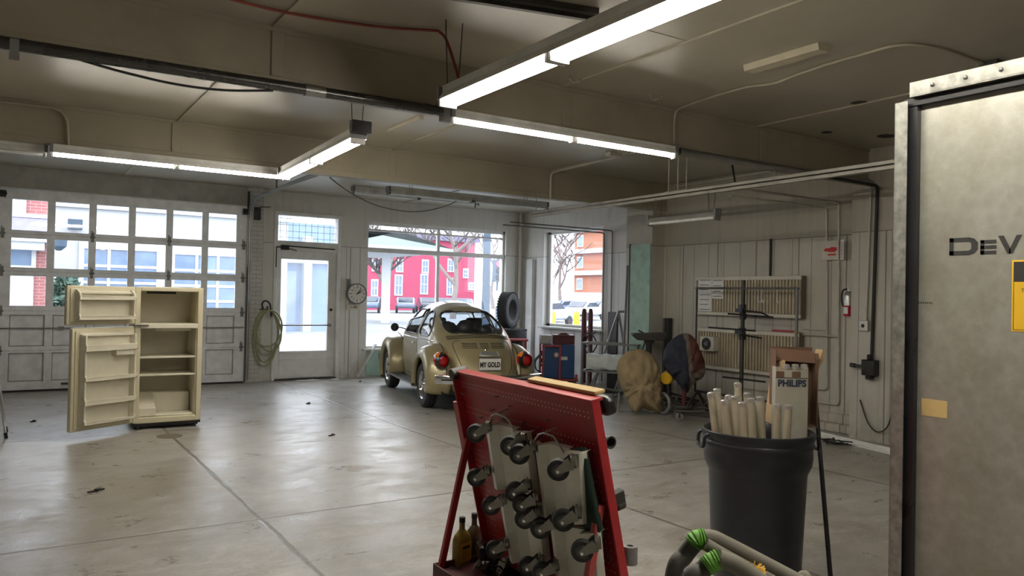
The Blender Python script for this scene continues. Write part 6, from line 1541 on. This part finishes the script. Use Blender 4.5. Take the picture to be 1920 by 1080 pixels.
b = MB(); b.bb((XR - .04, q.y - .02, ez + .05), (XR + .002, q.y + .02, ez + .30)); b.bb((XR - .06, q.y - .06, ez + .16), (XR - .01, q.y + .06, ez + .18)); part('wall_bracket', b, 'darksteel', fe)
b = MB(); b.tube(curve([(XR - .07, q.y + .01, ez + .33), (XR - .08, q.y + .07, ez + .31), (XR - .08, q.y + .085, ez + .2), (XR - .08, q.y + .065, ez + .12)], 8), .011, 8); part('hose', b, 'black', fe)
# outlet, switch box and their conduits on the near pilaster
xq = 8.34
b = MB(); b.bb((xq - .055, 5.25, 1.265), (xq, 5.36, 1.385)); ob_ = thing('outlet_box', 'grey outlet box on the near pilaster with conduit rising from it', 'outlet', (xq - .02, 5.31, 1.26)); part('box', b, 'alu', ob_, bevel=.005)
b = MB(); b.cyl((xq - .051, 5.31, 1.325), (xq - .056, 5.31, 1.325), .022, n=16); part('socket', b, 'black', ob_)
b = MB(); b.tube(bend([(xq - .025, 5.29, 1.385), (xq - .025, 5.25, 2.94), (8.0, 5.25, 2.955)]), .014, 8); part('conduit_run', b, 'conduit', ob_)
sw = thing('switch_box', 'black lever switch box at the foot of a black conduit on the near pilaster', 'switch', (xq - .05, 5.21, .74))
b = MB(); b.bb((xq - .11, 5.13, .76), (xq, 5.29, .94)); b.cyl((xq - .06, 5.21, .94), (xq - .06, 5.21, 1.0), .035, n=12); b.cyl((xq - .06, 5.21, .76), (xq - .06, 5.21, .715), .05, n=14); part('box', b, 'blackgloss', sw, bevel=.01)
b = MB(); b.cyl((xq - .08, 5.29, .86), (xq - .08, 5.38, .86), .018, n=10); b.cyl((xq - .08, 5.38, .86), (xq - .08, 5.44, .865), .026, n=10); part('lever', b, 'blackgloss', sw)
b = MB(); b.tube(bend([(xq - .03, 5.21, .95), (xq - .03, 5.17, 2.935), (7.3, 5.20, 2.95)], .05), .019, 10); part('black_conduit', b, 'black', sw)
b = MB(); b.tube(curve([(xq - .01, 5.36, .46), (xq - .04, 5.24, .22), (xq - .05, 5.12, .13), (xq - .05, 5.0, .20), (xq - .03, 4.94, .42)], 10), .008, 6); solo('loose_cable', b, 'black', 'loose black cable drooping low on the near pilaster', 'cable')
# trough and scraps on the floor
p, q = V((8.16, 5.86, 0)), V((7.88, 4.55, 0)); d = (q - p).normalized(); s_ = V((-d.y, d.x, 0))
b = MB(); b.prism([(-.06, 0), (.06, 0), (.06, .035), (.052, .035), (.052, .008), (-.052, .008), (-.052, .035), (-.06, .035)], p, s_, Z0, q - p); b.prism([(-.10, 0), (-.07, 0), (-.07, .012), (-.10, .012)], p + d * .1, s_, Z0, (q - p) * .9); solo('floor_trough', b, 'white', 'long white plastic channel lying on the floor along the right wall', 'channel')
rnd = random.Random(4)
for k, lb in enumerate(('rusty scrap bracket on the floor beside the white channel', 'small bent scrap of metal by the white channel', 'scrap strip lying nearest the bin end of the white channel')):
    c = aZ(1570 + 14 * k - 20, 832 + 2 * k, 0); b = MB()
    for j in range(4):
        a = rnd.uniform(0, PI); dd = V((math.cos(a), math.sin(a), 0)) * rnd.uniform(.06, .12); b.bar(c + Z0 * (.012 + .012 * j) - dd, c + Z0 * (.012 + .012 * j + .01) + dd, .022, .012)
    solo('metal_scrap', b, 'darksteel', lb, 'scrap', group='scraps by the right wall')
# ------------------------------------------------------------------ things on the street wall
# coiled hose
hs = thing('coiled_hose', 'olive green hose coiled on a hook beside the glass door', 'hose', (3.755, 13.6, .19))
rnd = random.Random(3)
for k in range(5):
    cx, rx, rz_, cz = 3.755 + rnd.uniform(-.03, .03), .215 + rnd.uniform(-.035, .03), .49 - .045 * k, .78 + .04 * k + rnd.uniform(-.015, .015)
    tl_ = rnd.uniform(-.05, .05)
    b = MB(); b.tube([(cx + rx * math.cos(a) + tl_ * math.sin(a), 13.63 - .022 * k - .02 * math.sin(a * 2 + k), cz + rz_ * math.sin(a)) for a in np.linspace(0, 2 * PI, 44)[:-1]], .0155, 8, closed=True); part('hose_loop', b, 'hose', hs)
b = MB(); b.tube(curve([(3.70, 13.60, 1.22), (3.66, 13.6, 1.36), (3.72, 13.62, 1.42), (3.80, 13.62, 1.36), (3.82, 13.6, 1.15)], 8), .016, 8); part('black_hose_tail', b, 'black', hs)
b = MB(); b.bar((3.66, 13.70, 1.27), (3.74, 13.55, 1.27), .03, .02); b.bar((3.74, 13.56, 1.27), (3.74, 13.56, 1.33), .03, .012); part('hook', b, 'darksteel', hs)
# clock
ck = thing('wall_clock', 'round white wall clock between the glass door and the shop window', 'clock', (5.46, 13.84, 1.39))
c = V((5.452, 13.80, 1.577)); ay = V((0, -1, 0))
b = MB(); b.lathe([(.001, .045), (.175, .045), (.192, .035), (.195, -.03), (.185, -.05), (.001, -.05)], c, ay, 40, cap=False); b.lathe([(.172, .045), (.195, .045), (.195, .058), (.18, .06), (.172, .05)], c, ay, 40, closed=True, cap=False); part('rim', b, 'greysteel', ck)
b = MB(); b.lathe([(.001, .047), (.172, .047), (.172, .049), (.001, .049)], c, ay, 40); fcx = part('dial', b, mat('aged_dial', (.66, .64, .58), .5), ck)
b = MB()
for k in range(12):
    a = PI / 2 - k * PI / 6; dd = V((math.cos(a), 0, math.sin(a))); b.bar(c + ay * .050 + dd * (.150 if k % 3 else .14), c + ay * .050 + dd * .162, .012, .002, ay)
part('hour_marks', b, 'ink', fcx)
numb = [(12, 1), (3, 1), (6, 1), (9, 1)]
for k in range(1, 13):
    a = PI / 2 - k * PI / 6; letters('dial_numeral', str(k), .042, c + ay * .0505 + V((math.cos(a) * .122, 0, math.sin(a) * .122)), (1, 0, 0), (0, 0, 1), 'ink', fcx, depth=.0006, bold=.001)
for a, ln, w_, nm in ((math.radians(90 - 38), .10, .014, 'minute_hand'), (math.radians(90 - 62), .075, .018, 'hour_hand')):
    b = MB(); dd = V((math.cos(a), 0, math.sin(a))); b.bar(c + ay * .053 - dd * .02, c + ay * .053 + dd * ln * 1.25, w_, .002, ay); part(nm, b, 'ink', ck)
b = MB(); b.bb((5.28, 13.80, 1.66), (5.34, 13.85, 1.85)); solo('wall_bracket', b, 'greysteel', 'small grey metal box on the wall just left of the clock', 'bracket')
cp = thing('counter_plate', 'small cream plate with dark digits directly under the wall clock', 'plate', (5.40, 13.84, 1.27))
b = MB(); b.bb((5.28, 13.815, 1.275), (5.54, 13.85, 1.375)); part('plate', b, mat('cream_plate', (.60, .56, .45), .6), cp, bevel=.004)
letters('digits', '1-:-82', .062, (5.41, 13.813, 1.325), (1, 0, 0), (0, 0, 1), 'ink', cp, sx=1.0, depth=.001, bold=.001)
b = MB(); b.bar((5.50, 13.78, .02), (5.86, 13.80, .62), .10, .02); solo('leaning_plank', b, 'frame', 'pale plank leaning under the shop window sill', 'plank')
for (px, py, w_, h_, rz, lb) in ((576, 713, .42, .12, .1, 'white sheet of paper on the floor before the glass door'), (619, 709, .16, .08, .3, 'small white paper scrap on the floor at the door hinge side')):
    q = aZ(px, py, 0); b = MB(); b.box((0, 0, .004), (w_, .14, .004)); b.box((w_ * .2, .02, .007), (w_ * .4, .1, .003), Matrix.Rotation(.4, 3, 'Z')); b.bm.transform(Matrix.Translation((q.x, min(q.y, 13.68), 0)) @ Matrix.Rotation(rz, 4, 'Z')); solo('paper_scrap', b, 'paper', lb, 'paper')
# chrome leg at the left edge
q = aZ(10, 822, 0)
cl = thing('folding_chair', 'sliver of a chrome-legged folding chair at the left edge of the floor', 'chair', (q.x - .25, q.y, 0))
for y0 in (0, .40):
    b = MB(); b.tube([(q.x + .005, q.y + y0, .012), (q.x - .05, q.y + y0, .40), (q.x - .11, q.y + y0, .82)], .012, 8); part('leg', b, 'chrome', cl)
    b = MB(); b.tube([(q.x - .45, q.y + y0, .012), (q.x - .18, q.y + y0, .45)], .012, 8); part('leg', b, 'chrome', cl)
    b = MB(); b.cyl((q.x + .008, q.y + y0, 0), (q.x - .002, q.y + y0, .06), .017, n=10); part('foot_cap', b, 'black', cl)
b = MB(); b.bb((q.x - .48, q.y - .01, .43), (q.x - .07, q.y + .41, .46)); part('seat', b, 'black', cl, bevel=.01)
b = MB(); b.bb((q.x - .14, q.y - .01, .62), (q.x - .10, q.y + .41, .82)); part('backrest', b, 'black', cl, bevel=.01)
# small litter on the floor
for px, py, w_, lb in ((578, 757, .07, 'crumpled dark scrap on the floor in front of the glass door'), (675, 716, .05, 'small dark scrap on the floor by the shop window'), (622, 817, .09, 'thin dark strip of litter in the middle of the floor'), (180, 921, .13, 'dark splinter on the floor left of the long joint'), (62, 791, .06, 'dark flake on the floor under the overhead door')):
    q = aZ(px, py, 0); b = MB(); b.box(q + Z0 * .006, (w_, .02, .012), Matrix.Rotation(.5, 3, 'Z')); b.box(q + Z0 * .012 + V((.01, 0, 0)), (w_ * .4, .03, .02), Matrix.Rotation(1.1, 3, 'Z')); solo('floor_scrap', b, 'darksteel', lb, 'scrap', group='scraps on the open floor')
# ------------------------------------------------------------------ overhead runs
XU = 6.76
ur = thing('strut_rail', 'long grey strut rail hung below the beams on the right', 'rail', (XU, 7.0, 2.80))
b = MB()
y0, y1 = 4.0, 9.95
for z in (2.815, 2.865):
    b.bb((XU - .022, y0, z), (XU - .018, y1, z + .04)); b.bb((XU + .018, y0, z), (XU + .022, y1, z + .04)); b.bb((XU - .022, y0, z), (XU + .022, y1, z + .004))
    b.bb((XU - .022, y0, z + .036), (XU - .010, y1, z + .04)); b.bb((XU + .010, y0, z + .036), (XU + .022, y1, z + .04))
part('channel', b, 'conduit', ur)
for y in (5.36, aX(1254, 340, XU).y, aX(1271, 340, XU).y, aX(1287, 335, XU).y, 9.8):
    b = MB(); b.cyl((XU, y, 2.90), (XU, y, ZC - .005 if y > 5.5 else BEAM_Z), .007, n=8); b.box((XU, y, 2.905), (.05, .05, .006)); part('hanger_rod', b, 'conduit', ur)
b = MB(); b.bar((XU, 5.9, 2.90), (XU + .1, 6.05, 3.2), .02, .008); b.bar((XU + .1, 6.05, 3.2), (XU + .1, 6.05, ZC), .02, .008); part('angle_brace', b, 'darksteel', ur)
pipe('painted pipe high along the right wall just below the ceiling', [aX(1268, 350, 8.52), aX(1462, 318, 8.52)], .016)
# pipe slung along the lower edge of the near beam
b = MB(); b.tube([(-3.9, 5.235, BEAM_Z - .055), (2.72, 5.235, BEAM_Z + .005)], .038, 14)
pr = thing('beam_rail', 'dark steel pipe rail running along the lower edge of the near beam', 'rail', (-.6, 5.235, BEAM_Z - .04)); part('pipe', b, mat('oily_dark_pipe', (.10, .10, .10), .28, .9), pr)
b = MB(); b.tube([(5.24, 5.245, BEAM_Z + .005), (8.3, 5.245, BEAM_Z + .005)], .034, 14); part('pipe', b, 'steel', pr)
b = MB(); b.cyl((1.66, 5.235, BEAM_Z - .0046), (1.80, 5.235, BEAM_Z - .0034), .044, n=14); part('coupling', b, 'steel', pr)
q = aY(27, 90, 5.19); b = MB(); b.box(q + V((0, 0, .0)), (.045, .02, .10)); b.box(q + V((0, -.012, -.05)), (.05, .012, .04)); part('strap_bracket', b, 'greysteel', pr)
# conduit along the far beam, drops
pipe('painted conduit dropping down the far beam face at the left', bend([(-3, 8.83, 3.335), (.42, 8.83, 3.335), (.45, 8.83, 2.93)], .15, 6), .014, 'beam')
b = MB(); q0, q1 = aZ(1150, 290, 3.36), aY(1032, 325, 8.83); b.box(q0, (.18, .1, .05)); b.tube(bend([q0, V((q1.x, q0.y, 3.355)), V((q1.x, 8.82, 3.33)), V((q1.x, 8.82, 2.95))], .08), .016, 8); solo('ceiling_conduit', b, 'conduit', 'grey ceiling conduit with a box, turning down the far beam', 'conduit')
# white cable snaking over the near bay ceiling
pts = [aY(1264, 274, 5.27), aY(1266, 215, 5.27)] + [aZ(x, y, ZC - .012) for x, y in ((1285, 199), (1340, 180), (1400, 163), (1450, 156), (1500, 138), (1560, 118), (1620, 101), (1692, 84), (1760, 92), (1810, 108), (1850, 122))]
b = MB(); b.tube(curve(pts, 8), .011, 7); solo('ceiling_cable', b, 'batten', 'pale cable snaking across the near ceiling and down to the beam light', 'cable')
b = MB(); q = aZ(1862, 124, ZC - .03); b.box(q, (.14, .12, .06)); solo('ceiling_box', b, 'darksteel', 'dark junction box on the ceiling above the spray booth', 'junction box')
p, q = aZ(1405, 125, ZC), aZ(1545, 83, ZC); m_ = (p + q) / 2
b = MB(); b.prism([(-.07, 0), (-.055, -.045), (.055, -.045), (.07, 0)], (m_.x, q.y, ZC), (1, 0, 0), (0, 0, 1), (0, p.y - q.y, 0)); solo('ceiling_batten', b, mat('cream_fitting', (.50, .45, .33), .5), 'cream empty light fitting fixed flat on the near ceiling', 'fitting')
b = MB(); b.bb((4.7, 3.6, ZC - .05), (4.74, 3.64, ZC - .04)); b.bm.free()
for px, py, rx, ry, lb in ((1610, 192, .06, .022, 'dark hole in the ceiling near the second batten'), (1662, 255, .11, .028, 'wide dark hole in the ceiling beside the spray booth'), (1550, 248, .06, .016, 'faint dark patch in the ceiling near the beam')):
    q = aZ(px, py, ZC); b = MB(); b.prism([(rx * math.cos(k * PI / 9), ry * 3 * math.sin(k * PI / 9) * (1 + .2 * math.sin(k * 3))) for k in range(18)], q - V((0, 0, .003)), (1, 0, 0), (0, 1, 0), (0, 0, .006)); struct('trim_ceiling_hole', b, 'black', lb)
# cords
b = MB(); A = [aZ(x, y, ZC - .02) for x, y in ((425, -4), (520, 20), (620, 38), (720, 51), (822, 58))]
cpts = curve(A, 8) ; e0 = cpts[-1]; cpts += curve([e0, V((2.42, 4.62, 3.30)), V((2.44, 4.52, 3.1)), V((2.44, 4.45, 2.97))], 6)[1:]
b.tube(cpts, .010, 7); solo('ceiling_cord', b, mat('red_brown_cord', (.20, .035, .02), .5), 'thin red cord crossing the ceiling and dropping to the nearest hanging light', 'hose')  # red electric cord running to the nearest hanging light
b = MB(); b.tube(curve([aY(150, 112, 5.24), aY(230, 135, 5.24), aY(330, 158, 5.24), aY(420, 169, 5.24), aY(512, 170, 5.24)], 8), .008, 6); solo('black_cable', b, 'black', 'black cable sagging below the near beam at the left', 'cable')
b = MB(); A, B = aY(622, 335, 11.5), aY(865, 375, 11.5); 
b.tube(curve([V((A.x, 11.5, ZC - .01)), aY(622, 336, 11.5), aY(668, 368, 11.6), aY(720, 389, 11.7), aY(780, 397, 11.7), aY(830, 388, 11.6), aY(862, 374, 11.3), V((aY(862, 374, 11.3).x + .05, 11.25, 3.24))], 8), .010, 6); solo('sagging_cable', b, 'greysteel', 'grey cable sagging in front of the wall above the shop window', 'cable')
b = MB(); q = aY(893, 372, 11.25); b.tube([q, q + V((-.02, 0, -.16))], .010, 6); b.tube([q + V((0, 0, .05)), q], .014, 6); solo('pull_cord', b, 'black', 'short dark pull cord hanging from the unlit light behind the far beam', 'cord')
b = MB(); b.bb((2.2, 2.55, ZC - .03), (6.2, 2.57, ZC)) ; b.bm.free()
p, q = aZ(985, 0, ZC), aZ(1110, 20, ZC); d = (q - p).normalized()
b = MB(); b.bar(p - d * 1.6 - Z0 * .02, q + d * .02 - Z0 * .02, .12, .04); b.bar(p - d * 1.6 - Z0 * .05 , q + d * .02 - Z0 * .05, .035, .03); solo('ceiling_track', b, 'darksteel', 'dark metal track fixed across the ceiling above the nearest light', 'track')
b = MB(); p, q = aZ(730, 243, ZC), aZ(790, 218, ZC); b.bar(p - Z0 * .015, q - Z0 * .015, .05, .03); solo('ceiling_slat', b, 'batten', 'short cream slat fixed to the ceiling between the two beams', 'slat')
for px, py, lb in ((1078, 147, 'bent nail clip on the ceiling near the beam seam'), (1228, 180, 'curled wire hanging from the ceiling beside the near beam')):
    q = aZ(px, py, ZC - .01); b = MB(); b.tube(curve([q + V((-.06, 0, 0)), q + V((0, .02, -.03)), q + V((.03, -.02, -.02)), q + V((.06, .01, 0)), q + V((.09, .0, .005))], 6), .008, 5); solo('ceiling_wire', b, 'batten', lb, 'wire')
